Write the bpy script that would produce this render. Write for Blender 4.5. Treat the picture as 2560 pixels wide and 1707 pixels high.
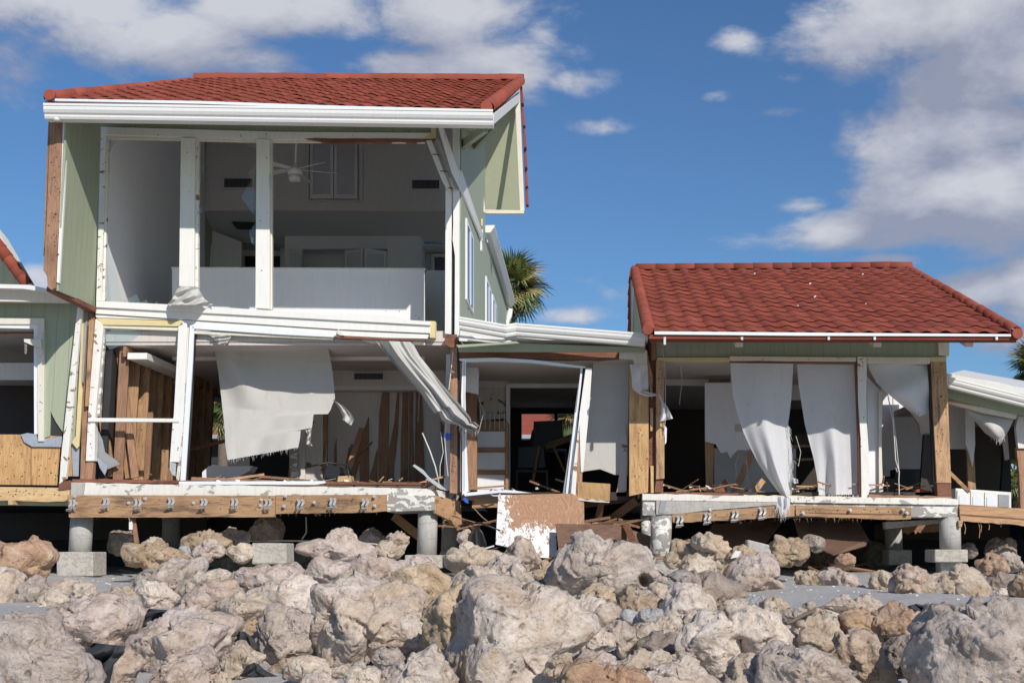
import bpy, bmesh, math, random
import numpy as np
from mathutils import Vector, Matrix
random.seed(7); np.random.seed(7)
for o in list(bpy.data.objects): bpy.data.objects.remove(o)
scene = bpy.context.scene
COL = scene.collection

# ------------------------------------------------------------------ camera, light, exposure
F, CX, CY, HZ = 3300.0, 1480.0, 853.5, 1375.0          # focal length and principal point in photo pixels, horizon row
EYE = 2.2
PITCH = math.atan((HZ-CY)/F)
cam_d = bpy.data.cameras.new('camera'); cam = bpy.data.objects.new('camera', cam_d); COL.objects.link(cam)
cam.location = (0, 0, EYE); cam.rotation_euler = (math.pi/2+PITCH, 0, 0)
cam_d.sensor_width = 36; cam_d.lens = 36*F/2560; cam_d.shift_x = (1280-CX)/2560
cam_d.clip_start = .1; cam_d.clip_end = 3000
cam_d.dof.use_dof = False
scene.camera = cam
SUN_DIR = Vector((-.53, 1, -.69)).normalized()           # the way the light travels
SUN_EL = math.asin(-SUN_DIR.z); SUN_AZ = math.atan2(-SUN_DIR.x, -SUN_DIR.y)   # azimuth clockwise from +Y
sun_d = bpy.data.lights.new('sun', 'SUN'); sun_d.energy = 3.65; sun_d.angle = math.radians(.5); sun_d.color = (1, .945, .87)
sun = bpy.data.objects.new('sun', sun_d); COL.objects.link(sun)
sun.rotation_euler = SUN_DIR.to_track_quat('-Z', 'Y').to_euler(); sun.location = (10, -20, 20)
scene.view_settings.view_transform = 'Standard'; scene.view_settings.look = 'None'
scene.view_settings.exposure = 0.13; scene.view_settings.gamma = 1; scene.view_settings.use_curve_mapping = False

def direction(u, v):
    xc, yc = (u-CX)/F, (CY-v)/F
    c, s = math.cos(PITCH), math.sin(PITCH)
    return Vector((xc, c-yc*s, s+yc*c))
def P(u, v, Y):                                          # photo pixel -> point at distance Y in front of the viewer
    d = direction(u, v); t = Y/d.y
    return Vector((d.x*t, Y, d.z*t+EYE))
def PX(u, v, X):                                         # photo pixel -> point on the side plane x = X
    d = direction(u, v); t = X/d.x
    return Vector((X, d.y*t, d.z*t+EYE))
def on_plane(u, v, a, b, c):                               # pixel ray meets the plane through three points
    n = (b-a).cross(c-a); o = Vector((0, 0, EYE)); d = direction(u, v); return o+d*((a-o).dot(n)/d.dot(n))
def L(x, y, z): return Vector((x, y, z+EYE))

# ------------------------------------------------------------------ world: Nishita sky with clouds
world = bpy.data.worlds.new('World'); scene.world = world; world.use_nodes = True
nt = world.node_tree; nt.nodes.clear()
def N(t, typ, **kw):
    n = t.nodes.new(typ)
    for k, v in kw.items(): setattr(n, k, v)
    return n
def math_node(t, op, a, b=None, c=None, clamp=False):
    n = N(t, 'ShaderNodeMath', operation=op, use_clamp=clamp)
    for i, q in enumerate((a, b, c)):
        if q is None: continue
        if isinstance(q, (int, float)): n.inputs[i].default_value = q
        else: t.links.new(q, n.inputs[i])
    return n.outputs[0]
# node group: cloud density from a direction
g = bpy.data.node_groups.new('cloud_density', 'ShaderNodeTree')
g.interface.new_socket('Vector', in_out='INPUT', socket_type='NodeSocketVector')
g.interface.new_socket('Density', in_out='OUTPUT', socket_type='NodeSocketFloat')
gi, go = N(g, 'NodeGroupInput'), N(g, 'NodeGroupOutput')
sep = N(g, 'ShaderNodeSeparateXYZ'); g.links.new(gi.outputs[0], sep.inputs[0])
mp = N(g, 'ShaderNodeMapping'); mp.inputs['Scale'].default_value = (1, 1, 1.9); g.links.new(gi.outputs[0], mp.inputs[0])
n1 = N(g, 'ShaderNodeTexNoise'); n1.inputs['Scale'].default_value = 6; n1.inputs['Detail'].default_value = 12
n1.inputs['Roughness'].default_value = .60; n1.inputs['Distortion'].default_value = .18; g.links.new(mp.outputs[0], n1.inputs['Vector'])
blobs = [(260, 10, 300, 80, .85), (420, 90, 260, 95, .85), (640, 20, 260, 80, .9), (610, 150, 250, 50, .8), (860, 165, 110, 35, .5), (880, 60, 120, 60, .55),
         (1130, 60, 170, 80, .95), (1010, 170, 130, 50, .9), (1230, 170, 220, 85, 1.05), (1430, 205, 150, 45, .8), (1350, 100, 60, 50, .6),
         (1490, 318, 100, 30, .62), (1790, 245, 100, 26, .66), (1950, 280, 90, 20, .5), (1850, 105, 95, 50, .66), (1980, 195, 80, 22, .6),
         (2060, 50, 140, 70, .8), (2280, 60, 320, 120, 1.05), (2470, 180, 230, 170, 1.1), (2330, 200, 120, 60, .85), (2300, 380, 180, 120, 1.1), (2450, 480, 260, 150, 1.3), (2400, 330, 200, 110, 1.15),
         (2120, 570, 150, 50, .8), (2320, 590, 240, 40, .8), (2010, 510, 80, 35, .55), (2500, 320, 120, 90, 1.0), (2230, 655, 100, 26, .9), (2440, 720, 130, 60, .95),
         (2560, 700, 100, 90, .9), (1450, 790, 95, 26, .7), (80, 690, 60, 40, .8), (2400, 940, 60, 40, .5), (1430, 400, 40, 8, .4), (2500, 860, 120, 40, .6)]
acc = None
for (u, v, a, b, w) in blobs:
    d = direction(u, v).normalized(); sc = F*1.06
    x = math_node(g, 'MULTIPLY', math_node(g, 'SUBTRACT', sep.outputs[0], d.x), sc/a)
    z = math_node(g, 'MULTIPLY', math_node(g, 'SUBTRACT', sep.outputs[2], d.z), sc/b)
    r2 = math_node(g, 'ADD', math_node(g, 'MULTIPLY', x, x), math_node(g, 'MULTIPLY', z, z))
    e = math_node(g, 'MULTIPLY', math_node(g, 'EXPONENT', math_node(g, 'MULTIPLY', r2, -.75)), w)
    acc = e if acc is None else math_node(g, 'MAXIMUM', acc, e)
val = math_node(g, 'ADD', math_node(g, 'MULTIPLY', acc, .60), math_node(g, 'MULTIPLY', math_node(g, 'SUBTRACT', n1.outputs['Fac'], .5), 1.7))
g.links.new(val, go.inputs[0])
tc = N(nt, 'ShaderNodeTexCoord')
def density(offset):
    add = N(nt, 'ShaderNodeVectorMath', operation='ADD'); add.inputs[1].default_value = offset
    nt.links.new(tc.outputs['Generated'], add.inputs[0])
    gr = N(nt, 'ShaderNodeGroup'); gr.node_tree = g; nt.links.new(add.outputs[0], gr.inputs[0])
    return gr.outputs[0]
d0, d1, d2 = density((0, 0, 0)), density((.012, 0, .022)), density((.02, 0, .05))
mask = N(nt, 'ShaderNodeMapRange', interpolation_type='SMOOTHSTEP'); mask.inputs[1].default_value = .12; mask.inputs[2].default_value = .42
nt.links.new(d0, mask.inputs[0])
lit = math_node(nt, 'ADD', math_node(nt, 'MULTIPLY', math_node(nt, 'SUBTRACT', d0, math_node(nt, 'ADD', math_node(nt, 'MULTIPLY', d1, .5), math_node(nt, 'MULTIPLY', d2, .5))), 1.8), .25, clamp=True)
ccol = N(nt, 'ShaderNodeValToRGB'); nt.links.new(lit, ccol.inputs[0])
ccol.color_ramp.elements[0].position = .05; ccol.color_ramp.elements[0].color = (3.3, 3.6, 4.7, 1)
ccol.color_ramp.elements[1].position = .85; ccol.color_ramp.elements[1].color = (7.0, 7.1, 7.6, 1)
sky = N(nt, 'ShaderNodeTexSky', sky_type='NISHITA'); sky.sun_disc = False
sky.sun_elevation = SUN_EL; sky.sun_rotation = SUN_AZ; sky.air_density = 1.0; sky.dust_density = .35; sky.ozone_density = 2.5; sky.altitude = 0
mix = N(nt, 'ShaderNodeMix', data_type='RGBA'); nt.links.new(mask.outputs[0], mix.inputs[0])
skm = N(nt, 'ShaderNodeMath', operation='MULTIPLY')
tint = N(nt, 'ShaderNodeMix', data_type='RGBA', blend_type='MULTIPLY'); tint.inputs[0].default_value = 1; tint.inputs[7].default_value = (.565, .79, 1.02, 1)
nt.links.new(sky.outputs[0], tint.inputs[6]); nt.links.new(tint.outputs[2], mix.inputs[6]); nt.links.new(ccol.outputs[0], mix.inputs[7])
m2 = math_node(nt, 'MULTIPLY', mask.outputs[0], .9); nt.links.new(m2, mix.inputs[0])
bg = N(nt, 'ShaderNodeBackground'); bg.inputs['Strength'].default_value = .085
out = N(nt, 'ShaderNodeOutputWorld'); nt.links.new(mix.outputs[2], bg.inputs[0]); nt.links.new(bg.outputs[0], out.inputs[0])

# ------------------------------------------------------------------ materials
def new_mat(name):
    m = bpy.data.materials.new(name); m.use_nodes = True; t = m.node_tree
    b = t.nodes['Principled BSDF']; return m, t, b
def coords(t, scale=(1, 1, 1), obj=False, rot=(0, 0, 0)):
    if obj: src = N(t, 'ShaderNodeTexCoord').outputs['Object']
    else: src = N(t, 'ShaderNodeNewGeometry').outputs['Position']
    m = N(t, 'ShaderNodeMapping'); m.inputs['Scale'].default_value = scale; m.inputs['Rotation'].default_value = rot
    t.links.new(src, m.inputs[0]); return m.outputs[0]
def noise(t, vec, scale, detail=6, rough=.6, dist=0):
    n = N(t, 'ShaderNodeTexNoise'); n.inputs['Scale'].default_value = scale; n.inputs['Detail'].default_value = detail
    n.inputs['Roughness'].default_value = rough; n.inputs['Distortion'].default_value = dist; t.links.new(vec, n.inputs['Vector']); return n.outputs['Fac']
def ramp(t, fac, stops):
    r = N(t, 'ShaderNodeValToRGB'); t.links.new(fac, r.inputs[0]); e = r.color_ramp.elements
    while len(e) < len(stops): e.new(.5)
    for q, (p, c) in zip(e, stops):
        q.position = p; q.color = (c, c, c, 1) if isinstance(c, (int, float)) else (*c, 1)
    return r.outputs[0]
def mixc(t, fac, a, b, mode='MIX'):
    m = N(t, 'ShaderNodeMix', data_type='RGBA', blend_type=mode)
    for i, q in ((0, fac), (6, a), (7, b)):
        if isinstance(q, (int, float)): m.inputs[i].default_value = q
        elif isinstance(q, tuple): m.inputs[i].default_value = (*q, 1)
        else: t.links.new(q, m.inputs[i])
    return m.outputs[2]
def bump(t, b, h, strength=.5, dist=.01, prev=None):
    n = N(t, 'ShaderNodeBump'); n.inputs['Strength'].default_value = strength; n.inputs['Distance'].default_value = dist
    t.links.new(h, n.inputs['Height'])
    if prev is not None: t.links.new(prev, n.inputs['Normal'])
    t.links.new(n.outputs[0], b.inputs['Normal']); return n.outputs[0]
def rnd(t): return N(t, 'ShaderNodeObjectInfo').outputs['Random']

def mat_paint(name, col, dirt=(.45, .42, .36), amount=.35, chip=None, chip_at=.62, rough=.55, scale=5):
    m, t, b = new_mat(name); c = coords(t)
    n = noise(t, c, 2.2, 5); n2 = noise(t, coords(t, (9, 9, 1.2)), 2.5, 6)
    f = math_node(t, 'MULTIPLY', ramp(t, n2, [(.45, 0.0), (.8, 1.0)]), amount)
    col_o = mixc(t, f, col, tuple(a*b_ for a, b_ in zip(col, dirt)))
    col_o = mixc(t, math_node(t, 'MULTIPLY', n, .22), col_o, tuple(q*.8 for q in col))
    if chip:
        cn = noise(t, coords(t, (1, 1, 1.6)), scale, 5, .62, .6)
        cf = ramp(t, cn, [(chip_at, 0.0), (chip_at+.012, 1.0)])
        speck = noise(t, c, 60, 4)
        col_o = mixc(t, cf, col_o, mixc(t, speck, chip, tuple(q*.72 for q in chip)))
        bump(t, b, math_node(t, 'SUBTRACT', noise(t, c, 90, 3), math_node(t, 'MULTIPLY', cf, 2.0)), .5, .002)
    else: bump(t, b, noise(t, c, 70, 4), .25, .002)
    t.links.new(col_o, b.inputs['Base Color']); b.inputs['Roughness'].default_value = rough
    return m
def mat_wood(name, col, dark, axis='X', rough=.75, stain=.0, knots=True, streak=.35):
    m, t, b = new_mat(name)
    s = {'X': (.9, 14, 14), 'Z': (14, 14, .9), 'Y': (14, .9, 14)}[axis]
    sw = {'X': (.25, 3.2, 3.2), 'Z': (3.2, 3.2, .25), 'Y': (3.2, .25, 3.2)}[axis]
    g1 = noise(t, coords(t, s), 2.6, 7, .65, .5)
    rings = noise(t, coords(t, sw), 2.5, 2, .5, 1.2)
    rr = math_node(t, 'FRACT', math_node(t, 'MULTIPLY', rings, 11))
    f = math_node(t, 'ADD', math_node(t, 'MULTIPLY', g1, .75), math_node(t, 'MULTIPLY', rr, .28))
    c = ramp(t, f, [(.22, dark), (.55, col), (.9, tuple(min(1, q*1.18) for q in col))])
    big = noise(t, coords(t), 1.7, 4)
    c = mixc(t, ramp(t, big, [(.5, 0.0), (.78, .55+stain)]), c, tuple(q*.45 for q in dark))
    if knots:
        v = N(t, 'ShaderNodeTexVoronoi'); v.inputs['Scale'].default_value = 4.2; t.links.new(coords(t), v.inputs['Vector'])
        c = mixc(t, ramp(t, v.outputs['Distance'], [(.035, .85), (.085, 0.0)]), c, tuple(q*.25 for q in dark))
    ss = {'X': (1.1, 5, 7), 'Z': (7, 5, 1.1), 'Y': (5, 1.1, 7)}[axis]; sn = noise(t, coords(t, ss), 1.6, 6, .62, .3)
    c = mixc(t, math_node(t, 'MULTIPLY', ramp(t, sn, [(.53, 0.0), (.68, 1.0)]), streak), c, (.085, .058, .045))
    rv = math_node(t, 'MULTIPLY_ADD', rnd(t), .3, .85); hsv = N(t, 'ShaderNodeHueSaturation'); t.links.new(rv, hsv.inputs['Value']); t.links.new(c, hsv.inputs['Color'])
    t.links.new(hsv.outputs[0], b.inputs['Base Color']); b.inputs['Roughness'].default_value = rough
    bump(t, b, g1, .6, .004); return m
def mat_plain(name, col, rough=.6, var=.2, bs=.3, scale=8, metal=0, two=None):
    m, t, b = new_mat(name); c = coords(t); n = noise(t, c, scale, 6)
    t.links.new(mixc(t, math_node(t, 'MULTIPLY', n, 1.0), tuple(q*(1+var) for q in col), two or tuple(q*(1-var) for q in col)), b.inputs['Base Color'])
    b.inputs['Roughness'].default_value = rough; b.inputs['Metallic'].default_value = metal
    bump(t, b, noise(t, c, scale*9, 4), bs, .003); return m
def mat_siding(name, col, axis):
    m, t, b = new_mat(name); sp = N(t, 'ShaderNodeSeparateXYZ'); t.links.new(coords(t), sp.inputs[0])
    q = sp.outputs[axis]; fr = math_node(t, 'FRACT', math_node(t, 'MULTIPLY', q, 1/.203))
    gr = ramp(t, math_node(t, 'ABSOLUTE', math_node(t, 'SUBTRACT', fr, .5)), [(.012, 0.0), (.03, 1.0)])
    sc = [26, 26, .8]; st = noise(t, coords(t, tuple(sc)), 2.2, 5); blot = noise(t, coords(t), 1.1, 5)
    c = mixc(t, ramp(t, st, [(.3, 0.0), (.75, 1.0)]), tuple(x*.86 for x in col), tuple(x*1.1 for x in col))
    c = mixc(t, math_node(t, 'MULTIPLY', blot, .35), c, tuple(x*.75 for x in col))
    c = mixc(t, gr, tuple(x*.72 for x in col), c)
    t.links.new(c, b.inputs['Base Color']); b.inputs['Roughness'].default_value = .62
    bump(t, b, math_node(t, 'ADD', gr, math_node(t, 'MULTIPLY', st, .25)), .5, .006); return m

M = {}
M['white'] = mat_paint('white_paint', (.80, .785, .74), amount=.16)
M['white_chip'] = mat_paint('chipped_white_paint', (.78, .75, .68), chip=(.40, .385, .36), chip_at=.585, scale=4.2)
M['white_chip_wood'] = mat_paint('chipped_white_paint_on_wood', (.78, .76, .70), chip=(.30, .17, .10), chip_at=.60, scale=6)
M['peeled'] = mat_paint('mostly_peeled_paint', (.74, .72, .66), chip=(.36, .33, .30), chip_at=.47, scale=6)
M['ply_peeled'] = mat_paint('white_paint_peeling_off_plywood', (.78, .77, .74), chip=(.34, .17, .085), chip_at=.47, scale=5)
M['ply_peeled'] = None
def mat_peeled_board():
    m, t, b = new_mat('plywood_with_flaking_white_paint'); c = coords(t); sp = N(t, 'ShaderNodeSeparateXYZ'); t.links.new(c, sp.inputs[0])
    n = noise(t, coords(t, (1.6, 1.6, .8)), 8, 10, .8, .3); lo = math_node(t, 'MULTIPLY', math_node(t, 'SUBTRACT', BZ, sp.outputs[2]), 1.6); le = math_node(t, 'MULTIPLY', math_node(t, 'SUBTRACT', BX, sp.outputs[0]), 1.5)
    f = ramp(t, math_node(t, 'ADD', math_node(t, 'MULTIPLY', math_node(t, 'SUBTRACT', n, .5), 2.2), math_node(t, 'MINIMUM', math_node(t, 'MAXIMUM', math_node(t, 'MAXIMUM', lo, le), -.42), .13)), [(-.01, 0.0), (.03, 1.0)])
    g1 = noise(t, coords(t, (1.6, 1.6, .55)), 2.4, 1, .4, 1.2); rr = math_node(t, 'FRACT', math_node(t, 'MULTIPLY', g1, 12))
    w = ramp(t, rr, [(0.0, (.30, .155, .08)), (.6, (.345, .185, .10)), (.95, (.40, .235, .135))])
    col = mixc(t, f, w, (.78, .78, .77)); t.links.new(col, b.inputs['Base Color']); b.inputs['Roughness'].default_value = .7; bump(t, b, f, .5, .002); return m
BZ, BX = P(1300, 1322, 19.5).z, P(1272, 1300, 19.5).x
M['ply_peeled'] = mat_peeled_board()
M['cream'] = mat_paint('cream_trim_paint', (.74, .69, .58), amount=.3)
M['metal_white'] = mat_paint('white_coated_aluminium', (.80, .79, .755), amount=.12, rough=.35)
M['vinyl'] = mat_paint('white_vinyl_frame', (.80, .82, .86), amount=.1, rough=.35)
M['wall'] = mat_paint('interior_wall_paint', (.84, .83, .85), amount=.12, rough=.8)
M['wall_warm'] = mat_paint('warm_interior_wall_paint', (.76, .72, .69), amount=.22, rough=.8)
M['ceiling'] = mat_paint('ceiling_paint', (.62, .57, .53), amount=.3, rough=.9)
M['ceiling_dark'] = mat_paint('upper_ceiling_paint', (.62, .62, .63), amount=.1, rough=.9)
M['torn_wall'] = mat_paint('torn_drywall', (.62, .58, .54), chip=(.19, .085, .04), chip_at=.60, scale=3)
M['green_x'] = mat_siding('green_siding_front', (.375, .41, .295), 0)
M['green_y'] = mat_siding('green_siding_side', (.375, .41, .295), 1)
M['green'] = mat_plain('green_trim_paint', (.33, .37, .25), .6, .12)
M['soffit'] = mat_plain('green_soffit', (.40, .42, .285), .65, .08)
for ax in 'XYZ':
    M['wood'+ax] = mat_wood('framing_lumber_'+ax.lower(), (.47, .285, .15), (.24, .12, .06), ax, streak=.75)
    M['brown'+ax] = mat_wood('old_brown_lumber_'+ax.lower(), (.37, .205, .12), (.17, .08, .045), ax)
    M['pale'+ax] = mat_wood('pale_lumber_'+ax.lower(), (.60, .42, .22), (.42, .24, .10), ax)
M['ply'] = mat_wood('plywood_sheathing', (.56, .345, .155), (.36, .17, .06), 'Z', knots=True)
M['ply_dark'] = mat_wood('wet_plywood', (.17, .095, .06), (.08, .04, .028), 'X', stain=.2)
M['rot'] = mat_wood('rotten_sill_wood', (.22, .09, .05), (.08, .03, .02), 'X')
M['foam'] = mat_plain('yellow_board', (.66, .55, .29), .8, .12)
M['concrete'] = mat_paint('bare_concrete', (.47, .45, .42), amount=.5, chip=(.43, .41, .38), chip_at=.58, scale=9, rough=.9)
M['block'] = mat_paint('rough_concrete_block', (.52, .48, .42), amount=.4, chip=(.46, .415, .35), chip_at=.52, scale=14, rough=.95)
M['galv'] = mat_plain('galvanised_steel', (.60, .59, .57), .4, .35, .4, 20, metal=.45)
M['grey_metal'] = mat_plain('weathered_grey_metal', (.30, .30, .31), .5, .25, .3, 14)
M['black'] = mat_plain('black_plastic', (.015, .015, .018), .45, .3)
M['darkwood_and_shade'] = mat_plain('dark_wood_and_unlit_interior', (.035, .018, .012), .5, .3)  # dark wood; also paints the shade of unlit rear walls and floors
M['tarpaper_and_shade'] = mat_plain('black_building_paper_and_shade', (.035, .033, .035), .8, .3)  # building paper; its black also stands in for shade under the houses
M['blue'] = mat_plain('blue_plastic', (.02, .12, .55), .4, .1)
M['bluegrey'] = mat_plain('blue_grey_tape', (.33, .37, .42), .5, .3, .5, 18)
M['cable'] = mat_plain('white_cable', (.62, .60, .55), .5, .1)
M['carpetdirt'] = mat_plain('dirty_floor', (.15, .10, .07), .95, .4)

def mat_fabric(name, col, trans=.25, wr=.5):
    m, t, b = new_mat(name); c = coords(t)
    n = noise(t, c, 1.6, 5); n2 = noise(t, c, 5, 6, .65, .7)
    cc = mixc(t, math_node(t, 'MULTIPLY', n, .25), col, tuple(q*.85 for q in col)); cc = mixc(t, ramp(t, noise(t, coords(t, (3, 3, 1)), 2.5, 8, .7, .4), [(.56, 0.0), (.72, .4)]), cc, tuple(q*w for q, w in zip(col, (.72, .66, .56)))); t.links.new(cc, b.inputs['Base Color'])
    b.inputs['Roughness'].default_value = .85
    nb = bump(t, b, n2, wr, .02)
    tr = N(t, 'ShaderNodeBsdfTranslucent'); t.links.new(cc, tr.inputs[0]); ms = N(t, 'ShaderNodeMixShader'); ms.inputs[0].default_value = trans
    o = t.nodes['Material Output']; t.links.new(b.outputs[0], ms.inputs[1]); t.links.new(tr.outputs[0], ms.inputs[2]); t.links.new(ms.outputs[0], o.inputs[0]); return m
M['canvas'] = mat_fabric('off_white_canvas', (.60, .585, .55), .14, .35)
M['curtain'] = mat_fabric('white_curtain_cloth', (.88, .88, .90), .38, .45)
M['geotextile'] = mat_fabric('dark_filter_cloth', (.045, .048, .052), .02, .7)

def mat_glass():
    m, t, b = new_mat('broken_window_glass')
    tr = N(t, 'ShaderNodeBsdfTransparent'); tr.inputs[0].default_value = (.94, .97, .97, 1)
    gl = N(t, 'ShaderNodeBsdfGlossy'); gl.inputs['Roughness'].default_value = .03; gl.inputs[0].default_value = (.9, .95, .95, 1)
    df = N(t, 'ShaderNodeBsdfDiffuse'); df.inputs[0].default_value = (.5, .6, .6, 1)
    m1 = N(t, 'ShaderNodeMixShader'); m1.inputs[0].default_value = .04; m2_ = N(t, 'ShaderNodeMixShader'); m2_.inputs[0].default_value = .06
    t.links.new(tr.outputs[0], m1.inputs[1]); t.links.new(gl.outputs[0], m1.inputs[2]); t.links.new(m1.outputs[0], m2_.inputs[1]); t.links.new(df.outputs[0], m2_.inputs[2])
    t.links.new(m2_.outputs[0], t.nodes['Material Output'].inputs[0]); return m
M['glass'] = mat_glass()
m, t, b = new_mat('window_glass_reflecting_sky'); b.inputs['Base Color'].default_value = (.05, .07, .09, 1); b.inputs['Roughness'].default_value = .06; b.inputs['Metallic'].default_value = .0; b.inputs['Specular IOR Level'].default_value = 1.0
M['glass_dark'] = m

def mat_tile():
    m, t, b = new_mat('red_stone_coated_roof_tile'); c = coords(t)
    n = noise(t, c, 3, 5); fine = noise(t, c, 160, 2)
    col = mixc(t, n, (.31, .080, .053), (.215, .052, .036))
    col = mixc(t, math_node(t, 'MULTIPLY', fine, .4), col, (.40, .105, .065))
    spot = noise(t, c, 9, 3, .6); col = mixc(t, ramp(t, spot, [(.60, 0.0), (.75, .5)]), col, (.15, .06, .042)); col = mixc(t, ramp(t, noise(t, c, 1.3, 5), [(.5, 0.0), (.75, .35)]), col, (.36, .13, .10))
    rv = math_node(t, 'MULTIPLY_ADD', rnd(t), .32, .84); h = N(t, 'ShaderNodeHueSaturation'); t.links.new(rv, h.inputs['Value']); t.links.new(col, h.inputs['Color'])
    t.links.new(h.outputs[0], b.inputs['Base Color']); b.inputs['Roughness'].default_value = .85; b.inputs['Specular IOR Level'].default_value = .2; bump(t, b, fine, .4, .003); return m
M['tile'] = mat_tile()

def mat_rock():
    m, t, b = new_mat('weathered_limestone'); oi = N(t, 'ShaderNodeObjectInfo')
    c0 = N(t, 'ShaderNodeNewGeometry').outputs['Position']
    big = noise(t, c0, 2.4, 8, .62, .35); mid = noise(t, c0, 7, 10, .70, .15); fine = noise(t, c0, 42, 6, .7)
    col = mixc(t, ramp(t, mid, [(.34, 0.0), (.64, 1.0)]), (.70, .655, .63), (1.12, 1.11, 1.10))
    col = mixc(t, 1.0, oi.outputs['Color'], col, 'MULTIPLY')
    st = ramp(t, big, [(.45, 0.0), (.60, 1.0)]); st = math_node(t, 'MULTIPLY', st, math_node(t, 'MULTIPLY', oi.outputs['Alpha'], .85))
    ochre = mixc(t, mid, (.40, .24, .12), (.60, .46, .30))
    col = mixc(t, st, col, ochre)
    pale = ramp(t, noise(t, c0, 3.3, 7, .66, .2), [(.52, 0.0), (.66, .38)]); col = mixc(t, pale, col, (.78, .72, .65))
    col = mixc(t, ramp(t, fine, [(.32, .55), (.48, 0.0)]), col, (.17, .14, .12))
    col = mixc(t, ramp(t, noise(t, c0, 95, 3, .7), [(.58, 0.0), (.72, .55)]), col, (.72, .69, .64))
    v = N(t, 'ShaderNodeTexVoronoi'); v.inputs['Scale'].default_value = 17; t.links.new(mixc(t, .12, c0, N(t, 'ShaderNodeTexNoise').outputs['Color']), v.inputs['Vector'])
    pitmask = ramp(t, noise(t, c0, 4, 4), [(.46, 0.0), (.62, 1.0)])
    pit = math_node(t, 'MULTIPLY', ramp(t, v.outputs['Distance'], [(.12, 1.0), (.34, 0.0)]), pitmask)
    col = mixc(t, math_node(t, 'MULTIPLY', pit, .5), col, (.15, .11, .085))
    t.links.new(col, b.inputs['Base Color']); b.inputs['Roughness'].default_value = .92; b.inputs['Specular IOR Level'].default_value = .25
    h = math_node(t, 'SUBTRACT', math_node(t, 'ADD', math_node(t, 'ADD', math_node(t, 'MULTIPLY', mid, .7), math_node(t, 'MULTIPLY', ramp(t, noise(t, c0, 6.5, 6, .62), [(.30, 0.0), (.42, 1.0)]), .5)), math_node(t, 'MULTIPLY', fine, .5)), math_node(t, 'MULTIPLY', pit, .55))
    bump(t, b, h, 1.0, .034); return m
M['rock'] = mat_rock()

def mat_sand():
    m, t, b = new_mat('grey_beach_sand'); c = coords(t)
    n = noise(t, c, 1.6, 8, .7); f = noise(t, c, 70, 5, .7)
    col = mixc(t, n, (.60, .575, .55), (.46, .44, .42)); col = mixc(t, ramp(t, f, [(.35, .6), (.6, 0.0)]), col, (.38, .36, .345))
    v = N(t, 'ShaderNodeTexVoronoi'); v.inputs['Scale'].default_value = 22; t.links.new(c, v.inputs['Vector'])
    col = mixc(t, ramp(t, v.outputs['Distance'], [(.05, 1.0), (.10, 0.0)]), col, (.75, .72, .68))
    t.links.new(col, b.inputs['Base Color']); b.inputs['Roughness'].default_value = .95
    bump(t, b, math_node(t, 'ADD', noise(t, c, 12, 5), math_node(t, 'MULTIPLY', f, .5)), .9, .035); return m
M['sand'] = mat_sand()

def mat_leaf():
    m, t, b = new_mat('palm_frond'); n = noise(t, coords(t), 3, 4)
    c = ramp(t, math_node(t, 'ADD', math_node(t, 'MULTIPLY', n, .6), math_node(t, 'MULTIPLY', rnd(t), .55)), [(.3, (.07, .11, .03)), (.6, (.17, .21, .06)), (.85, (.40, .30, .13))])
    t.links.new(c, b.inputs['Base Color']); b.inputs['Roughness'].default_value = .5; return m
M['leaf'] = mat_leaf()
M['trunk'] = mat_plain('palm_trunk', (.16, .12, .09), .9, .35, .8, 10)

# ------------------------------------------------------------------ builders
def link(name, me, mat=None, parent=None, loc=(0, 0, 0)):
    o = bpy.data.objects.new(name, me); COL.objects.link(o)
    if mat is not None and me is not None and len(me.materials) == 0: me.materials.append(mat)
    o.location = loc
    if parent is not None:
        o.parent = parent; o.location = Vector(loc)-wloc(parent)
    return o
def wloc(o):
    v = Vector(o.location)
    while o.parent: o = o.parent; v += Vector(o.location)
    return v
def bm_obj(name, bm, mat, parent=None, smooth=False, tag=None):
    if len(bm.verts) == 0: bm.free(); return None
    xs = [v.co.x for v in bm.verts]; ys = [v.co.y for v in bm.verts]; zs = [v.co.z for v in bm.verts]
    c = Vector(((min(xs)+max(xs))/2, (min(ys)+max(ys))/2, min(zs)))
    bmesh.ops.translate(bm, verts=bm.verts, vec=-c); bmesh.ops.recalc_face_normals(bm, faces=bm.faces)
    me = bpy.data.meshes.new(name); bm.to_mesh(me); bm.free()
    if smooth: me.polygons.foreach_set('use_smooth', [True]*len(me.polygons))
    o = link(name, me, M[mat] if isinstance(mat, str) else mat, parent, c)
    if tag: set_tag(o, *tag)
    return o
def set_tag(o, label=None, cat=None, group=None, kind=None):
    if label: o['label'] = label
    if cat: o['category'] = cat
    if group: o['group'] = group
    if kind: o['kind'] = kind
    return o
def thing(name, label, cat, loc, group=None):
    o = link(name, None, None, None, loc); o.empty_display_size = .2; return set_tag(o, label, cat, group)
def slab_poly(bm, pts, ext):
    a = [bm.verts.new(p) for p in pts]; b = [bm.verts.new(p+ext) for p in pts]
    bm.faces.new(a); bm.faces.new(b[::-1]); n = len(pts)
    for i in range(n): bm.faces.new((a[i], b[i], b[(i+1) % n], a[(i+1) % n]))
def bev(bm, w):
    if w: bmesh.ops.bevel(bm, geom=bm.edges[:], offset=w, segments=1, affect='EDGES', clamp_overlap=True)
def prism(name, px, Y, th, mat, parent=None, bevel=.004, tag=None):      # outline in the facade plane Y, built th deep
    bm = bmesh.new(); slab_poly(bm, [P(u, v, Y) for u, v in px], Vector((0, th, 0))); bev(bm, bevel)
    return bm_obj(name, bm, mat, parent, tag=tag)
def rect(name, u0, v0, u1, v1, Y, th, mat, parent=None, bevel=.004, tag=None):
    return prism(name, [(u0, v0), (u1, v0), (u1, v1), (u0, v1)], Y, th, mat, parent, bevel, tag)
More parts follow.
